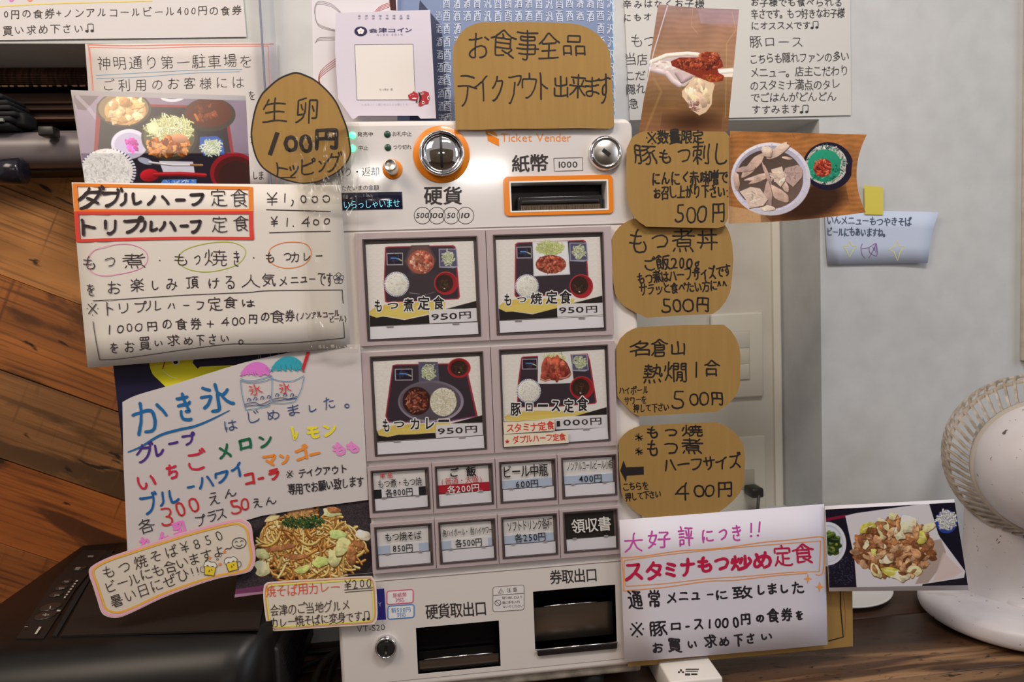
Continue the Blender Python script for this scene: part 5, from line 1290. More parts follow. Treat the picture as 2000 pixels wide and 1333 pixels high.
tp = Sheet(YW - .0045); tag(tp.body('yellow_tape', quad=[(1688, 362), (1725, 366), (1725, 420), (1689, 419)], m=mat('yellow_tape', (204, 186, 66), .5), thick=.0003), 'piece of yellow tape above the small blue note', 'tape')

# ---- standing on and behind the machine -----------------------------------
s = Sheet(.055, zoom=(860, 0, 5.126)); s.body('sake_poster', quad=[(773, -60), (1195, -60), (1201, 236), (776, 236)], m=mat('poster_blue', (118, 130, 162), .3), thick=.0006, res=(1, 1),
    label='blue poster covered in rows of white old-style characters, behind the cardboard sign', cat='poster')
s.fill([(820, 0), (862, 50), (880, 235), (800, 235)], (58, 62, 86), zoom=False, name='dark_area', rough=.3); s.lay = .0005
s.lines([[(1195.5, 0), (1200, 235)]], 2.2, (96, 160, 200), zoom=False, smooth=False, name='edge_stripe')
seq = '酉酒酒酉汎酉'; mbr = MB()
for r_ in range(10):
    y = 6 + r_ * 25.2
    for k in range(17):
        x = 872 + k * 20.05 + .012 * y
        if 52 < y and 905 < x < 1160: continue
        qa = np.concatenate(skeleton(seq[k % 6])); mn_ = qa.min(0); sz_ = qa.max(0) - mn_
        pen_lines(mbr, s, skeleton(seq[k % 6]), lambda q: np.stack([x - 6.5 + (q[:, 0] - mn_[0]) / sz_[0] * 13, y + 9.5 - (q[:, 1] - mn_[1]) / sz_[1] * 19], 1), 1.5, .0005, k * 7 + r_, .05)
    if y > 10: s._put(mbr, '酒', (850 + .03 * y, y - 9, 862 + .03 * y, y + 9), 0, .05, .0006, wt=-.01)
mbr.build('white_characters', ink((196, 200, 214)), s.o)
s = Sheet(.05, zoom=(480, 0, 5.126)); s.body('wrapping_paper', quad=[(608, -60), (776, -60), (776, 238), (613, 238)], m=paper((206, 198, 202), 'washi'), thick=.0006,
    label='white folded wrapping paper with thin grey and red lines, beside the white code stand', cat='paper')
for k in range(4):
    d = 14 * k
    s.stroke([(950 - d * 0, 120 + d * .5), (860, 40 + d), (740, 12 + d), (692 + d * .4, 60), (695, 160), (730 + d * .3, 240 + d), (890, 340 + d * .4 - 40)][: 7], .7, (150, 140, 142)) if k < 3 else None
    s.stroke([(698, 430), (720, 384 + d * .9), (780, 374 + d), (890, 372 + d)], .7, (140, 132, 134)) if k < 3 else None
    s.stroke([(898, 590 + d * 1.6), (800, 660 + d * 1.6), (738, 735 + d * 1.2), (728 + d * .4, 830)], .8, (170, 70, 70)); s.stroke([(1290 + d, 118), (1350, 60 + d), (1445, 24 + d)], .8, (180, 70, 64))
s.fill([(1435, -20), (1500, -20), (1508, 105), (1450, 100)], (60, 20, 26), name='dark_red_strip')

s = Sheet(.036, zoom=(480, 0, 5.126))
PO = (198, 188, 200)
s.body('code_stand', poly=Z_(s.zoom, [(900, 130), (1845, 98), (1905, 1186), (1750, 1188), (1725, 1160), (1130, 1160), (1085, 1192), (1066, 1190), (925, 990), (893, 500)]), m=mat('stand_lilac', PO, .4), thick=.0012,
    label='lilac-white coin payment stand with an empty code frame, on top of the machine', cat='display stand')
s.fill([(1090, 448), (1675, 442), (1697, 998), (1113, 1000)], (212, 203, 198), name='white_field'); s.lay = .0005
s.stroke([(1090, 448), (1675, 442), (1697, 998), (1113, 1000)], .8, (40, 34, 70), closed=True, smooth=False, name='field_frame')
s.boxes('会 1232 285 1320 325;津 1328 278 1415 325;コ 1425 288 1495 320;イ 1515 278 1585 320;ン 1598 280 1662 320', (44, 36, 82), .012, amp=0)
s.text('AIZU COIN', 1308, 347, 1575, 345, 22, (44, 36, 82), .0, amp=0, jit=0, half=1)
mb1 = MB()
for j, row in enumerate(('会津地域で使える', 'デジタル地域通貨')):
    for i, c in enumerate(row): s._put(mb1, c, tuple(q for q in (480 + (1122 + i * 69.5) / 5.126, (150 - i * .3 + j * 26) / 5.126, 480 + (1152 + i * 69.5) / 5.126, (168 - i * .3 + j * 26) / 5.126)), 0, 0, .0005)
mb1.build('lettering', ink((44, 36, 82)), s.o)
s.text('もつ煮の 香', 1335, 898, 1472, 896, 22, (60, 50, 70), -.01, amp=0, jit=0); s.text('※会津コイン発行者はみずほ銀行です。', 1158, 1048, 1650, 1044, 22, (150, 134, 160), -.02, amp=0, jit=0)
s.fill(s.ell(1151, 312, 64, 47), (42, 32, 72), name='round_badge'); s.lay = .0007
mbf = MB()
for k in range(5):
    a = -math.pi / 2 + k * 2 * math.pi / 5; s.fill(s.ell(1151 + 20 * math.cos(a), 312 + 17 * math.sin(a), 16, 14, n=14), None, mb=mbf, lay=.0007 + k * .00003)
mbf.build('flower', ink((222, 214, 222)), s.o); s.fill(s.ell(1151, 313, 8, 6, n=10), (212, 190, 110), lay=.0010)
# red ox figure
rx = (164, 40, 50); s.fill([(1745, 925), (1790, 912), (1830, 925), (1842, 985), (1825, 1040), (1795, 1042), (1750, 1066), (1728, 1060), (1735, 1010)], rx, name='ox_body', lay=.0006)
s.fill([(1625, 950), (1655, 935), (1672, 925), (1680, 910), (1697, 928), (1715, 930), (1730, 960), (1722, 1000), (1690, 1008), (1640, 998), (1628, 975)], rx, name='ox_head', lay=.0007)
s.fill([(1725, 922), (1745, 930), (1762, 975), (1745, 1020), (1728, 1030), (1742, 980)], (36, 26, 30), name='ox_collar', lay=.0008); s.fill([(1705, 1005), (1722, 1010), (1716, 1030), (1702, 1026)], (36, 26, 30), lay=.0008)
s.fill(s.ell(1776, 1028, 14, 17, n=14), (226, 200, 180), lay=.0009); s.fill(s.ell(1776, 1028, 7, 9, n=12), (40, 30, 34), lay=.0011); s.fill(s.ell(1828, 980, 10, 22, n=14), (226, 208, 200), lay=.0009); s.fill(s.ell(1831, 982, 5, 12, n=12), (40, 30, 34), lay=.0011)
s.fill([(1662, 982), (1690, 978), (1716, 984), (1700, 994), (1670, 992)], (228, 214, 210), lay=.0009); s.lines([[(1640, 950), (1655, 958)], [(1668, 950), (1684, 946)], [(1745, 935), (1780, 928)], [(1750, 948), (1784, 940)]], .8, (230, 210, 204), lay=.0009)
# its foot
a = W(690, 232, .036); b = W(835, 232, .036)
MB().box(a[0], b[0], .0372, .075, .1848, .187).build('stand_foot', mat('stand_foot_grey', (120, 112, 114), .5), s.o)  # foot in one even grey, darker than the stand's lilac front

# ---- cardboard signs --------------------------------------------------------
def cardboard(name, label, poly, depth, zoom, thick=.004):
    s = Sheet(depth, zoom=zoom); s.body(name, poly=poly, m=cardb, thick=thick, label=label, cat='sign'); s.pen = 3.1; return s
zt = (860, 0, 5.126)
s = cardboard('cardboard_sign', 'large brown cardboard sign with a domed top, standing on the machine',
    Z_(zt, [(155, 1298), (125, 600), (130, 470), (160, 400), (205, 330), (250, 285), (300, 258), (360, 235), (430, 222), (700, 222), (1000, 222), (1200, 228), (1320, 236), (1400, 250), (1480, 280), (1560, 330), (1620, 390), (1670, 455), (1692, 520), (1706, 590), (1742, 1258), (1700, 1290), (1400, 1282), (1000, 1290), (700, 1290), (400, 1300)]), -.006, zt)
s.boxes('お 275 335 495 578;食 510 295 770 580;事 755 290 985 600;全 985 320 1195 585;品 1220 350 1460 560', BK, -.02, amp=.05)
s.boxes('テ 170 775 370 1065;イ 325 750 480 1025;ク 515 760 628 1020;ア 675 755 812 1020;ウ 815 730 965 995;ト 998 720 1078 1000;出 1130 745 1288 978;来 1295 740 1460 985;ま 1450 765 1600 970;す 1580 745 1710 1020', BK, -.018, amp=.05)
ze = (480, 220, 5.126)
egg = [(572, 141), (545, 152), (521, 172), (508, 187), (497, 214), (490, 252), (490, 270), (494, 292), (501, 312), (511, 327), (525, 338), (544, 348), (565, 355), (587, 359.5), (605, 359), (622, 356), (640, 348), (657, 339), (671, 327), (681, 313), (686, 297), (684, 280), (679, 252), (668, 222), (658, 200), (645, 182), (628, 165), (612, 153), (597, 146), (585, 141.5)]
s = cardboard('egg_sign', 'egg-shaped brown cardboard sign with a black outline, raw egg topping 100 yen', egg, lambda x, y: -.012 + .00008 * (640 - x), ze, .0035)
c_ = np.mean(np.array(egg), 0); s.stroke([tuple(c_ + (np.array(p) - c_) * .985) for p in egg], 3.0, BK, closed=True, zoom=False)
s.boxes('生 170 -145 420 95;卵 490 -150 730 112', (38, 32, 30), -.022, amp=.05); s.lines([[(318, 198), (280, 310), (240, 425)]], 8.5, (38, 32, 30)); s.boxes('0 382 225 520 398;0 540 212 668 395;円 695 155 915 378', (38, 32, 30), .03, amp=.03, pen=7)
s.boxes('ト 295 485 420 645;ッ 425 525 530 650;ピ 560 455 695 620;ン 725 485 805 605;グ 790 395 975 600', (38, 32, 30), -.006, amp=.05)
s.lines([[(320, 650), (500, 650)]], 2.2, (38, 32, 30))
z1 = (1180, 230, 3.252)
# back to front on the right: card 2 under card 1
s2 = cardboard('price_card', 'brown cardboard price card for the rice bowl, second of the four from the top',
    Z_(z1, [(190, 640), (140, 662), (100, 690), (70, 725), (50, 765), (46, 850), (50, 960), (58, 1050), (70, 1120), (95, 1165), (130, 1200), (200, 1240), (270, 1272), (480, 1258), (690, 1247), (735, 1215), (770, 1170), (800, 1110), (812, 1020), (820, 900), (814, 810), (800, 745), (780, 700), (740, 650)]), -.004, z1)
s2.boxes('も 165 715 275 860;つ 305 750 405 832;煮 430 710 572 850;丼 588 710 722 845', BK, -.02, amp=.05)
s2.text('ご飯200g', 245, 925, 612, 918, 90, BK, -.012, amp=.05, half=.55); s2.text('もつ煮はハーフサイズです', 212, 1025, 810, 968, 78, BK, -.012, amp=.05); s2.text('サラッと食べたい方に^^', 222, 1090, 782, 1062, 70, BK, -.012, amp=.05)
s2.boxes('5 360 1150 422 1238;0 435 1150 492 1235;0 498 1148 568 1235;円 590 1140 666 1238', BK, -.012, amp=.03)
s1 = cardboard('price_card', 'brown cardboard price card for pork sashimi, topmost of the four right of the machine',
    Z_(z1, [(245, 88), (200, 108), (172, 132), (142, 200), (140, 330), (139, 450), (150, 540), (168, 590), (190, 632), (225, 665), (268, 693), (500, 698), (720, 702), (760, 690), (788, 640), (792, 400), (797, 120), (770, 89), (500, 84)]), -.010, z1)
s1.text('※数量限定', 262, 132, 632, 118, 84, (34, 30, 28), -.002, amp=.05); s1.boxes('豚 190 172 335 300;も 350 200 428 287;つ 468 192 550 285;刺 560 162 670 302;し 712 168 785 298', BK, -.02, amp=.05)
s1.text('にんにく赤味噌で', 298, 385, 792, 378, 84, BK, -.014, amp=.05); s1.text('お召し上がり下さい:', 310, 478, 800, 465, 80, BK, -.014, amp=.05); s1.boxes('5 448 548 505 665;0 520 562 585 668;0 588 558 658 668;円 688 545 766 668', BK, -.014, amp=.03)
z3 = (1180, 600, 3.174)
s3 = cardboard('price_card', 'brown cardboard price card for hot sake, third of the four right of the machine',
    Z_(z3, [(75, 245), (100, 195), (140, 158), (175, 138), (212, 125), (480, 112), (742, 110), (785, 145), (820, 200), (838, 250), (845, 300), (843, 400), (842, 480), (825, 530), (800, 570), (755, 615), (700, 650), (450, 665), (220, 678), (180, 660), (145, 628), (110, 590), (82, 555), (76, 400)]), -.005, z3)
s3.boxes('名 160 208 280 308;倉 285 195 398 310;山 412 205 502 302;熱 242 350 362 472;燗 375 335 516 465;合 615 325 722 432', BK, -.02, amp=.05); s3.lines([[(572, 340), (571, 438)]], 3, BK)
s3.text('ハイボール', 90, 518, 275, 514, 48, BK, -.016, amp=.04); s3.text('サワーを', 126, 580, 265, 572, 46, BK, -.016, amp=.04); s3.text('押して下さい', 182, 630, 405, 620, 50, BK, -.016, amp=.04)
s3.boxes('5 422 515 502 632;0 528 535 585 612;0 588 528 652 612;円 664 528 736 612', BK, -.014, amp=.03)
s4 = cardboard('price_card', 'brown cardboard price card with a thick black arrow pointing left, lowest of the four',
    Z_(z3, [(90, 830), (118, 795), (150, 768), (190, 748), (232, 735), (480, 722), (700, 715), (755, 738), (800, 770), (838, 812), (862, 855), (874, 940), (870, 1020), (865, 1100), (840, 1155), (800, 1202), (755, 1242), (700, 1280), (480, 1296), (250, 1305), (200, 1275), (155, 1235), (125, 1195), (108, 1155), (92, 1000)]), -.007, z3)
s4.boxes('も 265 735 332 817;つ 378 755 452 806;焼 475 728 616 806', BK, -.022, amp=.05); s4.boxes('も 265 826 334 932;つ 374 838 456 916;煮 480 812 612 915', BK, -.022, amp=.05)
for cy in (808, 895):
    s4.lines([[(215, cy - 25), (214, cy + 25)], [(192, cy - 8), (240, cy + 10)], [(238, cy - 10), (194, cy + 14)], [(200, cy - 18), (232, cy + 20)]], 1.8, BK, smooth=False)
s4.text('ハーフサイズ', 368, 985, 852, 955, 92, BK, -.02, amp=.05, sx=.85); s4.fill([(100, 1015), (120, 952), (136, 995), (245, 990), (246, 1040), (140, 1046), (136, 1086)], BK, name='arrow')
s4.text('こちらを', 112, 1118, 278, 1106, 50, BK, -.014, amp=.04); s4.text('押して下さい', 132, 1178, 352, 1160, 50, BK, -.014, amp=.04)
s4.boxes('4 442 1088 532 1200;0 552 1105 620 1182;0 622 1100 685 1180;円 704 1082 792 1182', BK, -.014, amp=.03)

zb = (1580, 1100, 4.762)
bb = Sheet(lambda x, y: -.004 + .00002 * (x - 1240)); bb.body('backing_card', poly=[(1232, 1160), (1664, 1100), (1665, 1180), (1666, 1263), (1560, 1274), (1440, 1285), (1340, 1295), (1267, 1300), (1226, 1303)], m=cardb, thick=.003,
    label='brown cardboard with a thin black line, behind the white stamina sign', cat='cardboard')
bb.lines([[(1641, 1130), (1642, 1190), (1647, 1245), (1618, 1253)]], 2.2, BK, zoom=False, smooth=False); bb.lines([[(1646, 1150), (1651, 1200), (1650, 1245)]], .8, (150, 70, 60), zoom=False)

# ---- the white signs -------------------------------------------------------
z5 = (1190, 970, 3.671)
s = Sheet(lambda x, y: -.011 + .00001 * (x - 1210), zoom=z5); s.body('handwritten_sign', quad=Z_(z5, [(72, 170), (1540, 55), (1565, 1065), (110, 1190)]), m=paper((206, 198, 206), 'paper_cool'), thick=.0006, res=(6, 4), bow=(0, 0, 1, 0),
    label='white sign at lower right with a crimson heading in an orange double frame', cat='sign')
s.tilt = .06
pk = (196, 74, 160); cr = (182, 24, 66); og = (226, 146, 84); b2 = (36, 30, 36)
s.boxes('大 105 260 242 402;好 283 240 440 370;評 490 215 606 362;に 665 235 748 332;つ 782 240 846 316;き 880 205 948 322', pk, .0, amp=.04)
s.lines([[(1018, 190), (1017, 262)], [(1079, 180), (1074, 258)]], 3.2, pk, smooth=False); s.fill(s.ell(1017, 286, 9, 8, n=12), pk); s.fill(s.ell(1066, 281, 9, 8, n=12), pk)
s.lines([[(85, 440), (250, 428), (500, 392), (800, 372), (1100, 330), (1300, 312), (1500, 290), (1540, 300)], [(1540, 296), (1545, 420), (1530, 552), (1480, 562)], [(85, 440), (98, 560), (102, 678)], [(102, 678), (400, 652), (700, 610), (900, 602), (1200, 568), (1420, 552)]], 2.0, og)
s.lines([[(108, 460), (400, 420), (700, 388), (1000, 360), (1250, 340), (1518, 320)], [(1518, 320), (1514, 420), (1508, 540)], [(106, 460), (104, 560), (118, 645)], [(118, 645), (400, 626), (700, 592), (1000, 572), (1300, 545), (1508, 540)]], 1.7, og)
s.boxes('ス 112 480 242 605;タ 262 468 378 602;ミ 398 475 482 578;ナ 508 438 616 574;も 630 432 738 552;つ 750 440 862 532;炒 868 418 1022 532;め 1032 395 1168 522', cr, .028, amp=.03, lay=.0004, pen=6)
s.boxes('定 1180 348 1312 502;食 1308 340 1472 488', cr, .006, amp=.03, lay=.0004)
for (cx, cy, r) in ((1425, 592, 38), (1510, 650, 40)):
    s.fill([(cx, cy - r), (cx + r * .2, cy - r * .25), (cx + r * .8, cy + 2), (cx + r * .2, cy + r * .25), (cx - 2, cy + r), (cx - r * .2, cy + r * .25), (cx - r * .8, cy), (cx - r * .2, cy - r * .25)], og, name='sparkle')
s.boxes('通 130 680 236 808;常 280 668 366 798;メ 414 688 482 768;ニ 498 688 568 746;ュ 588 690 652 742;ー 698 694 748 712;に 764 670 846 742;致 888 642 1022 736;し 1064 634 1112 706;ま 1138 622 1202 702;し 1230 628 1284 696;た 1308 612 1396 698', b2, .004, amp=.05)
s.boxes('※ 145 900 248 1012;豚 285 900 416 1006;ロ 440 905 512 962;ー 544 924 578 942;ス 608 884 672 956;1 712 880 728 950;0 754 878 800 950;0 812 872 862 946;0 878 865 926 940;円 944 845 1012 922;の 1048 848 1112 906;食 1128 805 1218 912;券 1235 800 1312 896;を 1340 818 1388 892', b2, .004, amp=.05)
s.boxes('お 313 1050 386 1124;買 423 1020 518 1122;い 562 1038 632 1092;求 678 988 772 1092;め 788 1008 862 1078;下 893 990 962 1078;さ 984 985 1042 1058;い 1088 985 1168 1032', b2, .004, amp=.05)

# navy poster behind the shaved ice sign
s = Sheet(.006, zoom=(220, 670, 3.252)); s.body('navy_poster', quad=[(217, 680), (606, 650), (640, 820), (240, 884)], m=mat('poster_navy', (30, 26, 52), .35), thick=.0006,
    label='dark navy poster with a yellow shape, between the two left signs', cat='poster')
s.fill(spline([(236, 150), (242, 60), (380, 40), (512, 60), (508, 128)], 5) + [np.array(p) for p in ((540, 165), (555, 152), (700, 145), (880, 135), (650, 205), (345, 288))] + spline([(345, 288), (300, 245), (255, 200), (236, 150)], 5)[1:-1], (222, 206, 38), name='yellow_shape')
s.fill(s.ell(402, 122, 26, 18), (224, 220, 214), lay=.0005); s.fill(s.ell(400, 123, 14, 13), (26, 24, 34), lay=.0007); s.stroke([(336, 90), (328, 130), (318, 168)], 2, (150, 40, 40), lay=.0005); s.stroke([(296, 110), (290, 135), (268, 150)], 1.2, (236, 228, 170), lay=.0005); s.stroke([(316, 172), (360, 210), (412, 228)], 1, (240, 232, 190), lay=.0005)
s.lines([[(926, 70), (928, 110)], [(936, 70), (940, 105)], [(1000, 66), (1004, 86)], [(1054, 60), (1056, 76)]], .9, (170, 170, 190), lay=.0005, smooth=False)

zk = (220, 670, 3.252)
s = Sheet(lambda x, y: -.0012 - .000012 * (1100 - y), zoom=zk)
s.body('shaved_ice_sign', poly=[tuple(p) for p in spline([(239, 786), (268, 772), (343, 750), (472, 710), (560, 690)], 4)] + [(640, 676), (703, 672), (705, 700), (712, 840), (719, 977), (620, 990), (512, 1008), (400, 1040), (300, 1078), (250, 1098), (247, 1040), (241, 900)], m=paper((194, 184, 182)), thick=.0006,
    label='white poster in many marker colours for shaved ice, below the half and half sign', cat='sign')
s.tilt = .22; s.lay = .0006
bl = (28, 96, 150)
s.boxes('か 130 365 345 572;き 412 318 505 502;氷 548 252 766 442', bl, .012, amp=.04, pen=6)
s.stroke([(95, 695), (180, 660), (300, 588), (420, 552), (520, 530), (620, 490), (745, 428)], 5.0, bl, taper=True)
s.boxes('は 708 492 792 562;じ 858 430 930 508;め 978 428 1058 488;ま 1116 393 1184 462;し 1246 390 1292 438;た 1342 345 1410 420;。 1472 388 1502 418', (56, 74, 120), -.025, amp=.05)
s.boxes('グ 142 632 268 762;レ 268 642 325 722;ー 350 622 418 648;プ 440 568 530 652', (72, 44, 122), .016, amp=.04)
s.boxes('い 160 842 278 928;ち 342 765 412 868;ご 472 672 600 812', (192, 40, 66), .018, amp=.04)
s.boxes('メ 668 638 748 738;ロ 802 610 882 680;ン 930 588 1018 662', (24, 96, 66), .022, amp=.04)
s.boxes('レ 1138 530 1178 618;モ 1235 530 1312 608;ン 1338 518 1422 594', (222, 204, 52), .028, amp=.04)
s.boxes('ブ 172 945 292 1090;ル 288 935 420 1032;ー 470 898 522 928;ハ 542 845 642 925;ワ 648 815 738 892;イ 748 762 822 852', (26, 88, 150), .016, amp=.04)
s.boxes('マ 955 712 1038 788;ン 1062 705 1128 772;ゴ 1158 648 1248 748;ー 1248 692 1322 714', (222, 132, 50), .024, amp=.04)
s.boxes('も 1398 628 1478 718;も 1488 622 1562 702', (218, 130, 190), .03, amp=.04); s.boxes('コ 835 828 902 908;ー 918 848 962 870;ラ 988 798 1058 872', (186, 44, 48), .022, amp=.04)
s.text('※ テイクアウト', 1098, 838, 1492, 798, 56, (46, 40, 44), -.018); s.text('専用でお願い致します', 1112, 932, 1596, 876, 66, (46, 40, 44), -.012)
s.boxes('各 165 1115 268 1212;え 612 948 678 1028;ん 708 928 784 982;プ 525 1090 592 1166;ラ 602 1072 656 1136;ス 658 1055 718 1122;え 892 990 948 1048;ん 968 978 1038 1028', (50, 42, 46), -.018, amp=.04)
s.boxes('3 305 1045 382 1168;0 405 1012 458 1106;0 484 985 546 1078;5 738 1002 812 1096;0 812 984 868 1066', (190, 46, 48), .004, amp=.04)
s.boxes('れ 170 1232 252 1318;ん 288 1198 356 1258;乳 378 1132 492 1238', (222, 120, 190), .02, amp=.04)
# the two drawn cups
for (cx, cy, w_, h_, col, x0, x1) in ((910, 165, 92, 62, (206, 112, 190), 812, 1004), (1112, 132, 100, 66, (48, 150, 168), 1012, 1216)):
    mbc = MB(); r_ = random.Random(int(cx))
    for i in range(26):
        u = -1 + 2 * i / 25; top_ = cy + h_ * .75 - h_ * 1.45 * math.sqrt(max(0, 1 - u * u)); bot = cy + h_ * .55 + r_.uniform(-4, 14)
        xx = cx + u * w_; s.stroke([(xx + 8, top_), (xx - 6, (top_ + bot) / 2), (xx + 3, bot)], 2.6, col, mb=mbc, lay=.0006 + i * .00001)
    mbc.build('ice_mound', ink(col), s.o)
cb = (84, 134, 168)
s.lines([[(810, 225), (850, 240), (920, 236), (1010, 208)], [(814, 240), (870, 252), (950, 246), (1010, 226)], [(1014, 228), (1080, 244), (1150, 240), (1216, 208)], [(1012, 210), (1012, 300), (1004, 384)], [(812, 235), (822, 330), (846, 428)], [(846, 428), (920, 416), (1002, 398)], [(1216, 215), (1196, 300), (1158, 374)], [(1158, 374), (1080, 384), (1006, 380)]], 1.3, cb, lay=.0009)
s.lines([[(836, 392), (900, 378), (940, 392), (1000, 366)], [(840, 404), (910, 396), (960, 400), (1002, 384)], [(1010, 360), (1070, 350), (1120, 356), (1172, 340)], [(1012, 372), (1080, 364), (1168, 352)]] + [[(cx - 13, 372 - k * 6), (cx - 2, 352 - k * 6), (cx + 12, 362 - k * 6), (cx + 2, 372 - k * 6)] for k, cx in enumerate((866, 906, 950, 992))] + [[(cx - 13, 342), (cx - 2, 322), (cx + 12, 332), (cx + 2, 342)] for cx in (1045, 1095, 1140)], 1.4, (44, 66, 110), lay=.0009)
s.boxes('氷 862 262 950 332;氷 1056 252 1130 322', (196, 60, 60), -.014, amp=.03, name='lettering', lay=.0010)
s.fill([(1232, 58), (1253, 60), (1212, 190), (1200, 160)], (186, 44, 46), name='drawn_straw', lay=.0009)

# noodle photo
zc_ = (0, 960, 2.703)
qn = [(478, 1006), (723, 976), (729, 1130), (458, 1168)]
s = Sheet(-.0004, zoom=zc_); s.body('food_photo', quad=qn, m=paper((190, 180, 190)), thick=.0005, label='glossy photo of fried noodles with cabbage, below the shaved ice sign', cat='photo')
p = Pic(qn, zc_, (58, 50, 54), 1.35, seed=5)
p.img *= (1 + .25 * p.noise(2.2, 1))[..., None]
p.poly([(1235, 520), (1500, 480), (1500, 620), (1200, 620)], (112, 60, 92)); p.poly([(1235, 545), (1480, 520), (1480, 570), (1235, 590)], (190, 150, 170), .7)
p.ell(1640, 320, 330, 190, (40, 34, 36), .1, tex=.25)
NC = [(206, 158, 84), (222, 180, 104), (188, 132, 66), (170, 112, 52), (232, 196, 130)]
p.ell(1640, 300, 262, 160, (120, 74, 34), .05); p.pile(1640, 300, 262, 160, 420, 120, 12, NC, 3.0, .5, .14, (92, 52, 22)); p.pile(1610, 250, 200, 100, 260, 110, 11, NC, 3.0, .5, .16, (92, 52, 22))
for (x, y, a, b, r, c) in ((1380, 330, 38, 26, .4, (206, 206, 150)), (1385, 410, 48, 36, .2, (214, 206, 160)), (1600, 410, 52, 22, -.3, (196, 200, 120)), (1690, 375, 46, 30, -.4, (196, 206, 120)), (1790, 230, 52, 28, .2, (190, 206, 130)), (1765, 350, 52, 44, -.9, (216, 210, 150)), (1910, 235, 46, 28, .2, (226, 214, 190)), (1750, 110, 50, 24, .2, (206, 206, 150)), (1440, 140, 46, 20, -.3, (216, 190, 140)), (1810, 290, 34, 60, .3, (206, 200, 140))):
    p.chunk(x, y, a * .9, b * .95, r, c, (84, 56, 28), .32, 9, .10); p.line([(x - a * .6 * math.cos(r), y - a * .6 * math.sin(r)), (x, y - 2), (x + a * .6 * math.cos(r), y + a * .6 * math.sin(r))], 3, tuple(min(255, int(q * 1.12)) for q in c), .05, a=.7)
for pts, w_ in (([(1405, 318), (1470, 290), (1570, 288)], 30), ([(1500, 350), (1560, 335), (1610, 350)], 28), ([(1850, 290), (1862, 340), (1850, 380)], 44), ([(1870, 270), (1920, 290)], 34), ([(1600, 110), (1660, 100)], 30), ([(1730, 95), (1790, 100)], 34)):
    q_ = np.array(pts, float); v_ = q_[-1] - q_[0]; p.chunk(*q_.mean(0), np.hypot(*v_) / 2 + w_ * .25, w_ * .5, math.atan2(v_[1], v_[0]), (166, 110, 70), (70, 40, 20), .16, 12, .2, .2)
p.pile(1600, 160, 112, 36, 280, 15, 5, [(36, 62, 34), (52, 84, 44), (26, 48, 28), (70, 100, 60)], 1, .3); p.pile(1580, 118, 60, 22, 60, 26, 5, [(180, 130, 80), (200, 150, 96)], 1, .3)
s.picture(p)

# beer card
s = Sheet(-.008, zoom=zc_); s.body('beer_card', poly=[tuple(q) for q in spline(Z_(zc_, [(480, 400), (560, 355), (680, 312), (850, 255), (1050, 192), (1240, 146), (1290, 150), (1326, 180), (1338, 260), (1350, 340), (1338, 400), (1300, 432), (1150, 462), (1000, 510), (850, 568), (700, 640), (625, 668), (570, 664), (535, 640), (515, 580), (490, 500), (470, 440)]), 3, True)], m=paper((206, 192, 178)), thick=.0006,
    label='rounded card with pink and orange border and two drawn beer mugs, over the printer', cat='card')
s.tilt = .31
ol = [(490, 405), (562, 364), (680, 322), (850, 265), (1050, 202), (1238, 156), (1286, 162), (1316, 190), (1328, 260), (1340, 340), (1328, 392), (1295, 422), (1150, 450), (1000, 498), (850, 556), (700, 628), (625, 656), (575, 652), (545, 630), (525, 575), (500, 495), (480, 440)]
cc = np.mean(np.array(ol), 0)
s.stroke(ol, 5.2, (222, 160, 178), closed=True, name='pink_border'); s.stroke([tuple(cc + (np.array(q) - cc) * np.array([.968, .93])) for q in ol], 4.0, (234, 166, 62), closed=True, name='orange_border', lay=.0004)
s.pen = 1.6; s.text('もつ焼そば¥850', 532, 440, 1185, 228, 66, (56, 46, 44), -.02, lay=.0005, half=.72); s.text('ビールにも合いますよ~', 550, 515, 1222, 292, 62, (56, 46, 44), -.02, lay=.0005); s.text('暑い日にぜひ!!', 580, 588, 1056, 412, 66, (56, 46, 44), -.02, lay=.0005, half=.4)
s.stroke(s.ell(1262, 274, 37, 28, -.1), 1.3, BK, closed=True, lay=.0005); s.lines([[(1240, 272), (1248, 264), (1256, 270)], [(1268, 268), (1276, 260), (1284, 266)], [(1246, 284), (1264, 292), (1280, 280)]], 1.1, BK, lay=.0005)
for (cx, cy, fl) in ((1108, 408, -1), (1222, 385, 1)):
    tl = -.12 if fl < 0 else .25
    R_ = lambda x, y: (cx + x * math.cos(-tl) - y * math.sin(-tl), cy + x * math.sin(-tl) + y * math.cos(-tl))
    s.fill([R_(-26, -8), R_(28, -8), R_(24, 34), R_(-22, 34)], (232, 190, 50), lay=.0006, name='drawn_beer')
    s.stroke([R_(-30, -12), R_(32, -12), R_(28, 38), R_(-25, 38)], 1.4, (60, 48, 36), closed=True, smooth=False, lay=.0007)
    mbm = MB()
    for k in range(5): s.fill(s.ell(*R_(-26 + k * 13, -20 - 6 * (k % 2)), 11, 11, n=12), None, mb=mbm, lay=.0008 + k * .00001)
    mbm.build('drawn_foam', ink((226, 214, 204)), s.o)
    s.lines([[R_(-34, -14), R_(-30, -30), R_(-14, -38), R_(4, -34), R_(20, -36), R_(34, -22), R_(34, -12)], [R_(fl * 30, -4), R_(fl * 48, 0), R_(fl * 46, 22), R_(fl * 28, 26)], [R_(-4, 8), R_(0, 14), R_(-6, 18)], [R_(8, 2), R_(12, 10)]], 1.1, (60, 48, 36), lay=.001)
for (cx, cy) in ((1107, 352), (1186, 320), (1162, 386)):
    r = 12; s.fill([(cx + (r if k % 2 == 0 else r * .45) * math.sin(k * math.pi / 5), cy - (r if k % 2 == 0 else r * .45) * math.cos(k * math.pi / 5)) for k in range(10)], (230, 130, 60), lay=.0005, name='drawn_star')
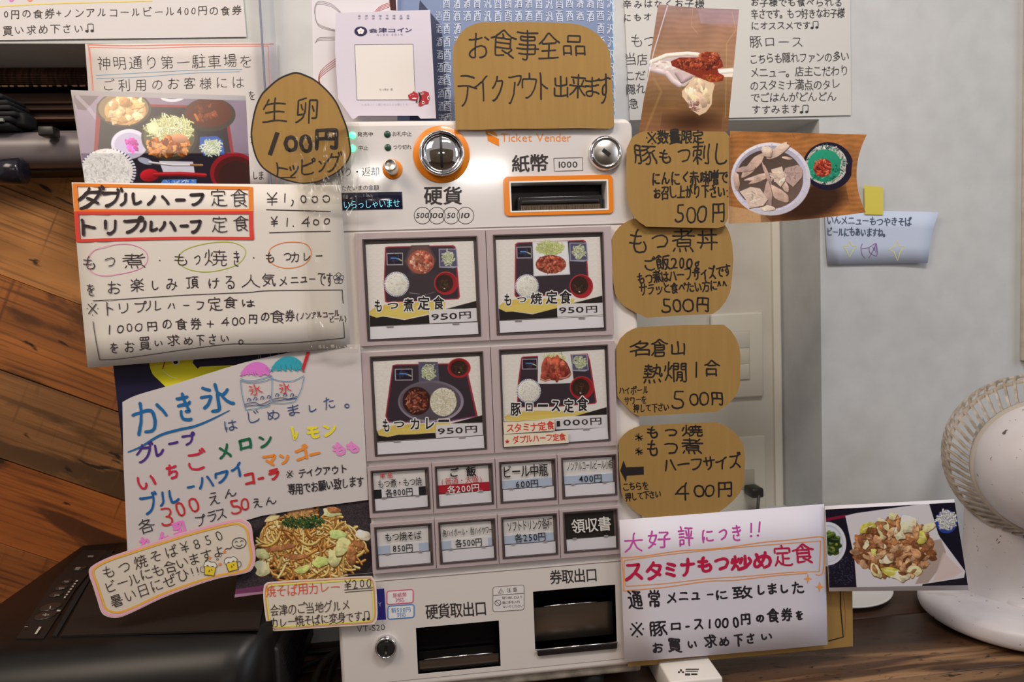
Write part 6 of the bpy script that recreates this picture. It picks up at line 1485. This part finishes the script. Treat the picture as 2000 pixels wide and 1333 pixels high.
s.stroke(s.ell(1148, 360, 5, 5, n=8), .8, BK, closed=True, lay=.0005); s.stroke(s.ell(1162, 340, 7, 7, n=8), .8, BK, closed=True, lay=.0005)

# curry card
s = Sheet(-.0095, zoom=zc_)
s.body('curry_card', poly=[tuple(q) for q in spline(Z_(zc_, [(1392, 510), (1402, 488), (1440, 478), (1650, 464), (1930, 448), (1968, 456), (1984, 490), (1992, 600), (1992, 665), (1978, 698), (1940, 706), (1700, 722), (1480, 738), (1440, 736), (1412, 712), (1398, 640), (1390, 560)]), 3, True)], m=paper((212, 198, 184)), thick=.0006,
    label='small rounded card with yellow and orange border for curry, at the machine\'s lower left', cat='card')
s.tilt = .06
oc = [(1402, 518), (1412, 496), (1445, 488), (1650, 474), (1925, 458), (1958, 466), (1972, 496), (1980, 600), (1980, 660), (1966, 688), (1935, 696), (1700, 712), (1480, 727), (1446, 724), (1424, 704), (1410, 640), (1402, 570)]
cc = np.mean(np.array(oc), 0)
s.stroke(oc, 1.6, (230, 140, 100), closed=True); s.stroke([tuple(cc + (np.array(q) - cc) * np.array([.972, .92])) for q in oc], 2.6, (232, 210, 80), closed=True, lay=.0004)
s.pen = 1.5; s.text('焼そば用カレー', 1400, 528, 1798, 502, 62, (214, 84, 64), -.018, lay=.0005); s.text('¥200', 1818, 495, 1965, 480, 58, (56, 46, 44), -.018, half=1, lay=.0005); s.lines([[(1818, 522), (1970, 510)], [(1820, 534), (1970, 522)]], 1.2, (56, 46, 44), lay=.0005)
s.text('会津のご当地グルメ', 1424, 632, 1850, 600, 58, (70, 54, 48), -.018, lay=.0005); s.text('カレー焼そばに変身です♫', 1428, 698, 1956, 656, 54, (70, 54, 48), -.018, lay=.0005)

# lunch tray photo at the left
zl_ = (0, 0, 3.702)
ql = [(138, 176), (480, 187), (489, 362), (166, 360)]
dl = lambda x, y: -.004 + .012 * np.clip((300 - y) / 120, 0, 1)
s = Sheet(dl, zoom=zl_); s.body('food_photo', quad=ql, m=paper((168, 160, 160), 'photo_paper'), thick=.0005, res=(2, 8), label='glossy photo of a black lunch tray with rice, soup and pickles, at upper left', cat='photo')
s.quad = ql; s.bow = (0, 0, 0, 0)
qq = [tuple(k) for k in s.q([0.012, 1.0, 1.0, .0], [.055, .055, 1, 1])]
p = Pic(qq, zl_, (126, 110, 130), 1.3, seed=8)
p.img = p.img * (1 + .10 * p.noise(70, 2))[..., None]
p.poly([(520, 690), (720, 690), (620, 800), (560, 790)], (70, 52, 56), .6); p.line([(560, 700), (640, 780), (700, 860)], 26, (170, 160, 176), 0, a=.5)
p.poly([(700, 750), (735, 745), (1640, 770), (1690, 1100), (1800, 1340), (640, 1340), (680, 1080)], (132, 34, 46)); p.poly([(735, 765), (1620, 785), (1665, 1090), (1770, 1340), (680, 1340), (708, 1080)], (34, 28, 38))
p.ell(1245, 705, 85, 32, (200, 196, 206)); p.ell(1245, 695, 70, 22, (84, 84, 110))
p.ell(895, 790, 198, 128, (66, 58, 50)); p.ell(893, 785, 182, 114, (132, 112, 84)); p.ell(905, 800, 150, 105, (196, 152, 100)); p.heap(905, 798, 118, 74, 46, 48, 30, [(222, 180, 130), (206, 160, 108), (232, 196, 152), (188, 140, 90)], (150, 104, 64), .10, .1)
p.ell(1515, 830, 188, 122, (54, 46, 40)); p.ell(1508, 818, 168, 104, (82, 34, 20), tex=.05); p.heap(1480, 820, 100, 60, 16, 22, 14, [(120, 56, 26), (104, 46, 24), (92, 38, 22)], None, .12, .2); p.line([(1410, 830), (1430, 870)], 18, (176, 104, 46))
p.ell(935, 1042, 132, 108, (196, 186, 206), shade=.1); p.ell(935, 1046, 108, 86, (176, 166, 196)); p.heap(950, 1050, 44, 40, 30, 22, 15, [(206, 60, 170), (222, 86, 186), (180, 44, 146)], None, .08, .1)
p.ell(1225, 992, 204, 170, (50, 46, 36), .05); p.ell(1222, 985, 186, 150, (84, 80, 60), .05)
p.pile(1230, 930, 150, 66, 260, 90, 7, [(222, 220, 170), (206, 206, 146), (236, 234, 200)], 2, .3, dark=(150, 150, 96)); p.ell(1105, 925, 42, 42, (216, 206, 160)); p.ell(1105, 925, 26, 26, (226, 214, 176))
p.heap(1215, 1062, 140, 54, 60, 40, 24, [(176, 96, 40), (150, 76, 30), (196, 124, 60), (128, 60, 26), (206, 140, 86)], (70, 30, 14), .25, .3)
p.ell(1300, 1000, 60, 34, (190, 130, 96), .2, shade=.3)
p.poly([(1445, 990), (1570, 985), (1610, 1020), (1625, 1120), (1470, 1125), (1445, 1060)], (46, 82, 166)); p.pile(1530, 1065, 62, 48, 110, 50, 6, [(226, 230, 200), (206, 214, 170), (240, 240, 224)], 2.5, .3, dark=(120, 140, 120))
p.rice(780, 1240, 205, 165)
p.ell(770, 1252, 184, 176, (206, 202, 202), tex=.03); p.pile(770, 1250, 168, 160, 380, 20, 8, [(212, 208, 206), (202, 198, 196), (218, 214, 212)], .5, .08)
p.ell(1690, 1250, 172, 148, (132, 26, 36)); p.ell(1700, 1260, 152, 130, (74, 26, 26)); p.ell(1710, 1275, 130, 110, (56, 30, 28))
p.poly([(1150, 1165), (1395, 1170), (1408, 1250), (1180, 1245)], (190, 186, 200)); p.ell(1050, 1165, 56, 22, (150, 152, 170), .3); p.line([(1080, 1175), (1250, 1195), (1460, 1195)], 16, (176, 170, 180), .6, .25); p.line([(1380, 1192), (1460, 1196)], 14, (150, 104, 66), .5)
p.ell(1080, 1268, 68, 46, (158, 26, 34), -.1, shade=.3); p.line([(1120, 1262), (1300, 1258), (1480, 1268)], 30, (150, 22, 30), .4, .12); p.poly([(1180, 1300), (1420, 1296), (1420, 1330), (1160, 1330)], (74, 120, 190)); p.pile(1300, 1312, 100, 10, 24, 14, 6, [(30, 70, 160), (200, 206, 224)], 1, .2)
s.picture(p)

# bowl photo
qb = [(1426, 256), (1693, 263), (1691, 415), (1423, 437)]; bw = (0, -19, 4, 0)
s = Sheet(lambda x, y: -.004 - .016 * np.clip((x - 1440) / 250, 0, 1) ** 2, zoom=z1); s.body('food_photo', quad=qb, m=paper((190, 180, 170), 'photo_paper2'), thick=.0005, res=(14, 8), bow=bw, label='curling glossy photo of a white bowl of boiled offal beside a green dish', cat='photo')
p = Pic(qb, z1, (156, 100, 54), 1.35, seed=12, bow=bw)
g = np.sin((p.Y + .06 * p.X) / 5 + 2 * p.noise(40, 2)); p.img *= (1 + .05 * g + .08 * p.noise(30, 3))[..., None]
p.poly([(788, 560), (1000, 600), (1080, 680), (788, 690)], (190, 150, 110), .8); p.line([(1060, 420), (1075, 700)], 3, (110, 66, 34)); p.line([(1190, 90), (1210, 130)], 2, (120, 74, 40))
p.ell(1330, 530, 210, 110, (48, 28, 20), -.3, a=.9, soft=60); p.ell(1180, 600, 180, 60, (56, 32, 22), -.2, a=.7, soft=60)
p.ell(1422, 308, 160, 152, (30, 24, 44)); p.ell(1412, 300, 132, 126, (176, 170, 160), tex=.25); p.pile(1412, 300, 128, 122, 220, 26, 6, [(150, 146, 140), (60, 70, 80), (206, 200, 190), (40, 120, 100)], .5, .2)
p.ell(1400, 305, 108, 104, (38, 134, 104), shade=.1); p.pile(1405, 340, 90, 60, 90, 14, 8, [(24, 104, 78), (60, 160, 128)], .5, .2); p.ell(1390, 318, 60, 58, (140, 44, 30)); p.pile(1388, 320, 48, 46, 60, 26, 14, [(166, 60, 40), (132, 36, 24), (186, 88, 62)], 1.5, .4, .15)
p.ell(1058, 390, 254, 232, (204, 196, 206), shade=.1); p.ell(1056, 385, 232, 208, (180, 172, 190), shade=-.15); p.ell(1050, 392, 214, 190, (92, 74, 66), shade=-.2)
for k in range(16):
    t = k / 16 * 6.283; p.line([(1056 + 216 * math.cos(t), 385 + 194 * math.sin(t)), (1058 + 244 * math.cos(t + .03), 388 + 222 * math.sin(t + .03))], 5, (186, 178, 194), .2)
OF = [(206, 176, 158), (190, 158, 142), (218, 192, 174), (176, 146, 136)]
for pts, w_ in (([(890, 360), (950, 300), (1000, 240)], 52), ([(1040, 260), (1100, 210), (1160, 175)], 50), ([(1020, 200), (1050, 230)], 60), ([(835, 350), (845, 450)], 34), ([(830, 330), (900, 340), (960, 310)], 30), ([(900, 400), (980, 370), (1060, 355)], 26), ([(910, 420), (1000, 390), (1060, 360)], 24), ([(1000, 290), (1040, 350), (1060, 440)], 22), ([(1060, 440), (1110, 500), (1160, 520)], 60), ([(1110, 360), (1150, 420), (1160, 470)], 36), ([(1030, 420), (1050, 500), (1040, 560)], 48), ([(1130, 250), (1190, 262)], 18), ([(1000, 575), (1080, 575)], 34)):
    c = OF[int(p.r.randint(4))]; q_ = np.array(pts, float); v_ = q_[-1] - q_[0]; L_ = np.hypot(*v_)
    p.chunk(*q_.mean(0), L_ / 2 + w_ * .3, w_ * .52, math.atan2(v_[1], v_[0]), c, (84, 60, 50), .16, 12, .09)
for pts, c in (([(860, 470), (930, 440), (990, 450), (1040, 520), (1010, 560), (920, 575), (900, 520)], (206, 180, 164)), ([(1150, 320), (1230, 300), (1265, 330), (1255, 380), (1200, 440), (1150, 400), (1140, 350)], (176, 146, 138)), ([(1060, 330), (1130, 310), (1150, 400), (1120, 440), (1080, 400)], (212, 186, 168))):
    p.poly([(x + 3, y + 5) for x, y in pts], (84, 60, 50)); p.poly(pts, c); m_ = np.mean(np.array(pts), 0); p.pile(m_[0], m_[1], 40, 30, 26, 40, 8, [tuple(int(q * .93) for q in c), tuple(int(q * 1.05) for q in c)], 1, .2)
p.grain(.03, 2)
s.picture(p)

# tripe photo
zv = (1200, 0, 3.92); qt = Z_(zv, [(336, 32), (955, 72), (866, 1006), (186, 1018)])
s = Sheet(lambda x, y: -.001 + .010 * np.clip((200 - y) / 200, 0, 1) - .004 * np.abs((x - 1240 - (260 - y) * .17) / 180 - .12), zoom=zv); s.body('food_photo', quad=qt, m=paper((160, 130, 110), 'photo_paper3'), thick=.0005, res=(16, 10), bow=(2, 0, 0, 0), label='upright glossy photo of tripe with red paste held by chopsticks, above the price cards', cat='photo')
p = Pic(qt, zv, (142, 104, 80), 1.3, seed=15, bow=(2, 0, 0, 0))
yy = (p.Y - 30) / 1000; col = np.stack([np.interp(yy, [0, .2, .5, .75, 1], a_) for a_ in ([150, 150, 156, 118, 128], [118, 110, 116, 84, 86], [112, 88, 84, 52, 60])], -1) / 255
p.img = col * (1 + .07 * p.noise(45, 3) + .03 * np.sin(p.Y / 6 + 2 * p.noise(40, 2)))[..., None]
p.poly([(640, 70), (960, 75), (945, 190), (660, 180)], (166, 146, 176), .35); p.line([(600, 60), (590, 200), (640, 260)], 5, (196, 160, 120), 0, a=.4); p.line([(900, 90), (930, 230), (860, 330), (850, 900)], 5, (206, 170, 120), 0, a=.4); p.line([(300, 600), (360, 700), (240, 1000)], 20, (176, 140, 80), 0, a=.25)
p.ell(590, 930, 190, 66, (58, 34, 22), a=.85, soft=90)
WT = (206, 188, 178)
p.poly([(255, 480), (330, 440), (420, 405), (560, 398), (700, 420), (640, 560), (600, 600), (540, 660), (480, 665), (440, 610), (400, 580), (320, 560), (262, 520)], (190, 170, 166)); p.line([(268, 480), (400, 425), (560, 412), (640, 420)], 34, (226, 206, 190), .35); p.line([(280, 530), (400, 560), (450, 620), (500, 650)], 40, (206, 184, 184), .4); p.line([(480, 560), (520, 620), (590, 580)], 40, (176, 150, 150), .5)
p.heap(400, 500, 100, 34, 26, 44, 14, [(208, 190, 180), (194, 172, 166), (220, 204, 194)], None, .06, .1, rot=-.2)
p.poly([(600, 590), (740, 610), (768, 650), (750, 720), (745, 800), (700, 860), (650, 884), (600, 850), (560, 790), (520, 740), (516, 700), (560, 650)], (206, 176, 146)); p.heap(640, 720, 70, 95, 40, 46, 26, [(222, 190, 150), (206, 174, 144), (228, 200, 162), (196, 164, 140)], None, .07, .1, rot=1.3); p.pile(610, 810, 44, 40, 40, 20, 12, [(176, 130, 116), (140, 96, 84), (206, 176, 160)], 1, .4, .1)
p.poly([(760, 530), (910, 520), (905, 590), (760, 590)], (226, 206, 190)); p.line([(700, 560), (905, 545)], 30, (238, 222, 206), .3)
p.poly([(430, 470), (500, 440), (640, 440), (690, 400), (760, 400), (820, 460), (835, 510), (790, 530), (800, 560), (840, 580), (830, 620), (740, 632), (660, 600), (560, 555), (440, 505)], (122, 40, 22)); p.heap(640, 490, 170, 44, 150, 15, 11, [(136, 52, 28), (112, 38, 22), (160, 76, 44), (88, 28, 18)], (84, 26, 14), .2, .5); p.heap(730, 440, 76, 36, 60, 14, 10, [(146, 60, 34), (168, 88, 54), (120, 44, 26)], (100, 30, 16), .2, .6); p.heap(750, 598, 76, 20, 46, 14, 9, [(176, 80, 34), (150, 56, 28), (206, 120, 50)], (120, 44, 20), .2, .4)
p.line([(408, 40), (300, 400), (215, 780)], 7, (214, 214, 236), 0, a=.75)  # glare along the glossy sheet's crease, painted into the picture as a pale line
s.picture(p, rough=.2)

# cabbage photo
zg = (1560, 660, 1.982); qc = Z_(zg, [(100, 652), (602, 626), (658, 978), (117, 983)])
s = Sheet(lambda x, y: -.009 - .00003 * (x - 1610), zoom=zg); s.body('food_photo', quad=qc, m=paper((212, 204, 208), 'photo_border'), thick=.0005, res=(4, 2), label='photo of fried cabbage and meat on a white plate, beside the lower right sign', cat='photo')
s.quad = qc; s.bow = (0, 0, 0, 0); qi = [tuple(k) for k in s.q([0.004, 1.0, 1.0, .004], [.042, .035, .945, .955])]
p = Pic(qi, zg, (26, 22, 34), 1.35, seed=17)
p.pile(160, 900, 60, 60, 200, 6, 2, [(60, 64, 90), (40, 40, 60)], .5, .2); p.poly([(100, 700), (185, 685), (185, 696), (100, 712)], (120, 26, 50))
p.ell(112, 798, 72, 84, (206, 202, 210)); p.ell(112, 798, 60, 72, (176, 176, 190)); p.ell(112, 800, 56, 68, (200, 198, 206)); p.pile(120, 800, 30, 40, 50, 24, 14, [(60, 84, 34), (84, 104, 40), (40, 60, 26), (120, 120, 40)], 1.5, .4, .15, (24, 34, 16))
p.poly([(180, 690), (220, 680), (505, 640), (540, 760), (645, 905), (640, 930), (480, 955), (470, 978), (225, 978), (215, 850)], (204, 196, 200)); p.poly([(500, 790), (550, 780), (570, 830), (540, 900), (500, 950), (450, 955), (490, 880)], (150, 124, 108), .7); p.poly([(560, 830), (635, 905), (600, 930), (520, 945)], (200, 176, 168), .8)
p.poly([(505, 644), (612, 640), (660, 960), (640, 930), (645, 905), (545, 770)], (20, 18, 34)); p.ell(572, 712, 42, 46, (40, 60, 140)); p.pile(572, 706, 34, 32, 110, 22, 5, [(226, 222, 214), (206, 200, 190), (240, 236, 230)], 2, .3, dark=(120, 120, 130))
p.ell(370, 812, 140, 108, (92, 58, 36), .05)
MT = [(166, 114, 76), (146, 92, 58), (186, 136, 98), (126, 78, 48), (204, 158, 118)]
p.heap(365, 815, 148, 112, 150, 24, 14, MT, (78, 40, 18))
for (x, y, a, b, r) in ((268, 735, 30, 18, -.4), (320, 740, 24, 40, .1), (365, 690, 18, 14, .3), (420, 725, 34, 30, .2), (505, 735, 32, 16, -.3), (262, 800, 12, 36, .5), (385, 760, 34, 22, .6), (330, 860, 30, 20, .2), (300, 900, 16, 34, -.4), (360, 905, 50, 18, .2), (395, 925, 34, 18, .2), (455, 905, 32, 16, .1), (340, 800, 22, 18, 0), (300, 830, 24, 14, .5), (470, 770, 22, 28, .3)):
    c = [(222, 206, 150), (206, 196, 96), (232, 218, 180), (196, 186, 80)][int(p.r.randint(4))]
    p.chunk(x, y, a, b, r, c, (90, 54, 24), .34, 9, .12); p.line([(x - a * .6 * math.cos(r), y - a * .6 * math.sin(r)), (x + a * .6 * math.cos(r), y + a * .6 * math.sin(r))], 3, (236, 226, 190), .1)
p.heap(370, 815, 140, 105, 45, 22, 12, MT, (78, 40, 18))
s.picture(p)

# ---- the half and half sign -------------------------------------------------
za = (130, 340, 3.509)
s = Sheet(lambda x, y: -.010 + .014 * np.clip((220 - x) / 90, 0, 1) ** 2 + .004 * np.clip((x - 600) / 80, 0, 1), zoom=za)
s.body('handwritten_sign', quad=Z_(za, [(35, 58), (1880, 75), (1945, 1188), (145, 1330)]), m=paper((206, 196, 188)), thick=.0006, res=(14, 6), bow=(0, 0, 0, -1),
    label='large white sign with orange and red framed headings at left of the machine', cat='sign')
s.tilt = .02; s.lay = .0004
s.stroke([(46, 74), (600, 86), (1260, 98)], 6.2, (226, 122, 40), smooth=False, name='orange_frame'); s.lines([[(55, 66), (62, 160), (68, 256)], [(1262, 90), (1264, 180), (1266, 262)]], 9, (222, 126, 48), name='orange_frame', lay=.0005); s.lines([[(64, 250), (600, 252), (1270, 250)]], 5.5, (222, 110, 40), name='orange_frame', lay=.00045)
s.lines([[(50, 268), (600, 268), (1278, 264)], [(70, 458), (400, 448), (800, 440), (1284, 442)]], 6, (202, 62, 52), name='red_frame', lay=.0006); s.lines([[(66, 262), (72, 360), (80, 464)], [(1264, 262), (1266, 360), (1272, 446)]], 8.5, (202, 62, 52), name='red_frame', lay=.0007)
d2 = (50, 38, 42)
s.boxes('ダ 75 78 262 242;ブ 235 92 392 228;ル 358 125 518 222;ハ 548 143 706 218;ー 742 163 818 188;フ 842 128 946 218', d2, .034, amp=.03, lay=.0007)
s.boxes('ト 98 305 200 422;リ 258 312 342 418;プ 383 290 535 408;ル 500 318 625 402;ハ 628 322 756 396;ー 772 344 838 366;フ 842 315 928 408', d2, .034, amp=.03, lay=.0007)
s.boxes('定 988 102 1104 220;食 1125 105 1245 228;定 998 288 1102 398;食 1145 286 1252 392', d2, -.018, amp=.04, lay=.0007)
s.boxes('¥ 1372 125 1444 218;1 1484 132 1508 196;, 1535 175 1556 222;0 1598 145 1642 197;0 1678 148 1720 197;0 1752 145 1802 196;¥ 1398 290 1446 364;1 1505 300 1518 362;. 1548 350 1562 362;4 1608 292 1668 362;0 1688 310 1732 352;0 1762 302 1806 346', d2, -.012, amp=.03)
s.lines([[(1368, 244), (1500, 248), (1810, 256)], [(1388, 403), (1600, 396), (1810, 393)]], 1.5, d2)
s.boxes('も 112 560 198 658;つ 262 572 332 636;煮 383 540 542 648;・ 628 580 652 604;も 738 545 822 628;つ 872 558 916 618;焼 942 522 1098 626;き 1142 530 1188 632;・ 1272 562 1298 586;も 1368 535 1422 608;つ 1488 542 1538 592;カ 1538 535 1592 606;レ 1625 535 1672 594;ー 1708 553 1754 568', d2, -.016, amp=.05)
s.stroke([(140, 600), (180, 530), (300, 490), (430, 482), (530, 520), (556, 580), (520, 640), (400, 680), (240, 696), (160, 660)], 1.3, (214, 130, 170), closed=True); s.stroke([(780, 545), (860, 500), (1000, 470), (1130, 468), (1215, 505), (1222, 560), (1160, 625), (1000, 668), (860, 660), (770, 610)], 1.4, (170, 178, 66), closed=True); s.stroke([(1385, 560), (1400, 510), (1470, 475), (1560, 466), (1640, 480), (1676, 530), (1660, 590), (1600, 632), (1500, 645), (1410, 615)], 1.4, (224, 130, 66), closed=True)
s.boxes('を 138 752 192 834;お 283 738 372 818;楽 438 712 527 812;し 588 732 628 792;み 683 722 758 798;頂 818 702 908 788;け 978 712 1048 788;る 1088 702 1148 788;人 1203 688 1322 782;気 1343 678 1428 772;メ 1458 702 1508 768;ニ 1535 708 1590 748;ュ 1604 706 1648 744;ー 1662 712 1706 726;で 1722 678 1776 762;す 1782 678 1828 768', d2, -.016, amp=.05)
for k in range(5):
    a = -1.57 + k * 1.2566; s.stroke(s.ell(1865 + 20 * math.cos(a), 716 + 22 * math.sin(a), 17, 17, n=10), .9, d2, closed=True, name='drawn_flower')
s.stroke(s.ell(1865, 716, 11, 11, n=8), .9, (90, 120, 180), closed=True)
s.lines([[(180, 870), (260, 866), (400, 858), (640, 842), (830, 830), (1100, 818), (1250, 812), (1400, 800), (1890, 795)], [(1890, 795), (1893, 850), (1897, 888)], [(180, 1010), (200, 1140), (225, 1275)], [(225, 1275), (350, 1270), (500, 1250), (830, 1202), (1100, 1168), (1300, 1166), (1550, 1158), (1905, 1125)], [(1905, 1125), (1902, 1060), (1898, 1015)]], 1.4, d2)
s.boxes('※ 135 885 218 972;ト 272 880 322 972;リ 362 885 418 956;プ 468 870 548 948;ル 548 870 648 942;ハ 692 885 742 926;ー 798 893 842 906;フ 888 875 942 938;定 973 842 1068 938;食 1072 842 1172 922;は 1200 858 1286 912', d2, -.018, amp=.05)
s.boxes('1 288 1035 300 1102;0 343 1035 388 1092;0 413 1030 452 1086;0 470 1025 522 1082;円 553 1012 618 1078;の 658 998 722 1062;食 742 985 832 1072;券 848 982 922 1068;+ 958 1002 1008 1052;4 1058 978 1114 1046;0 1130 982 1170 1038;0 1182 978 1222 1032;円 1248 962 1308 1028;の 1328 948 1388 1012;食 1398 935 1492 1022;券 1498 932 1562 1012', d2, -.018, amp=.05)
s.text('(ノンアルコール', 1570, 978, 1872, 955, 48, d2, -.018); s.text('ビール)', 1800, 998, 1922, 988, 40, d2, -.018)
s.boxes('を 298 1158 352 1228;お 398 1148 464 1218;買 498 1118 578 1208;い 603 1142 658 1182;求 688 1102 774 1178;め 803 1118 862 1172;下 888 1108 948 1178;さ 973 1102 1024 1168;い 1058 1108 1112 1150;。 1180 1132 1216 1168', d2, -.018, amp=.05)

# handwritten stickers stuck over the fourth button
zd = (950, 660, 5.556)
for (q, txt, pos, lb) in (([(182, 918), (742, 890), (742, 1008), (190, 1048)], 'スタミナ定食', (215, 985, 738, 950, 92), 'cream strip sticker with red writing on the pork loin button, without a star'), ([(186, 1052), (885, 1020), (892, 1142), (190, 1188)], 'ダブルハーフ定食', (285, 1110, 862, 1075, 78), 'cream strip sticker with a red star, lower edge of the pork loin button')):
    s = Sheet(-.0068, zoom=zd); s.body('sticker_strip', quad=Z_(zd, q), m=paper((208, 194, 172), 'strip_paper'), thick=.0004, label=lb, cat='sticker')
    s.text(txt, *pos, (196, 52, 44), -.014)
    if 'ダ' in txt:
        cx, cy, r = 226, 1128, 28; s.fill([(cx + (r if k % 2 == 0 else r * .42) * math.sin(k * math.pi / 5), cy - (r if k % 2 == 0 else r * .42) * math.cos(k * math.pi / 5)) for k in range(10)], (190, 36, 44), name='star')

# packing tape over the sign's right side and the egg sign
tm = clear('packing_tape', .10, (.985, .98, .97), .06, bump=(45, .004))
tp = Sheet(lambda x, y: -.0145 - .003 * np.clip(1 - np.abs(x - 665) / 30, 0, 1)); tp.body('clear_tape', quad=[(580, 350), (700, 335), (700, 690), (604, 690)], m=tm, thick=.00015, res=(10, 12), label='wide strip of clear wrinkled tape down the right edge of the half and half sign', cat='tape')
tp = Sheet(-.0175); tp.body('clear_tape', quad=[(560, 262), (700, 240), (742, 395), (590, 402)], m=tm, thick=.00015, res=(6, 6), label='piece of clear tape holding the egg sign to the machine', cat='tape')

# white box at the bottom edge
t = thing('white_adapter', 'white plastic adapter box with small dark print, below the white sign', 'device', (.27, -.06, ZC))
zt = ZC + .03
q = [WZ(1288, 1300, zt), WZ(1382, 1288, zt), WZ(1412, 1324, zt), WZ(1308, 1333, zt)]
ux = q[2] - q[3]; uy = q[0] - q[3]; o_ = q[3]
ux[2] = 0; uy = np.array([-ux[1], ux[0], 0]) / np.linalg.norm(ux[:2]) * .13
bm = bmesh.new(); bmesh.ops.create_cube(bm, size=1)
for v in bm.verts:
    c = o_ + ux * (v.co.x + .5) + uy * (v.co.y + .5); v.co = Vector((c[0], c[1], ZC + (v.co.z + .5) * .03))
bmesh.ops.bevel(bm, geom=list(bm.edges), offset=.002, segments=2, profile=.5, affect='EDGES')
MB().bm(bm, True).build('case', mat('box_white', (206, 196, 188), .35), t)
mb = MB()
for (x, y, w_, h) in ((1328, 1308, 4, 4), (1324, 1312, 4, 3), (1332, 1312, 4, 3), (1339, 1307, 26, 2.2), (1339, 1311, 24, 1.6), (1338, 1316, 10, 4), (1350, 1316, 12, 3)):
    mb.add([WZ(a, b, zt + .0004) for a, b in ((x, y), (x + w_, y), (x + w_, y + h), (x, y + h))], [(3, 2, 1, 0)])
mb.build('printed_mark', mat('dark_print', (50, 44, 42), .5), t)

# ------------------------------------------------------------------ done
bpy.data.objects.remove(_fo)
for o in list(SC.objects):
    if '_org' in o: del o['_org']
print('tris', sum(len(o.data.polygons) for o in SC.objects if o.type == 'MESH'), 'objects', len(SC.objects))
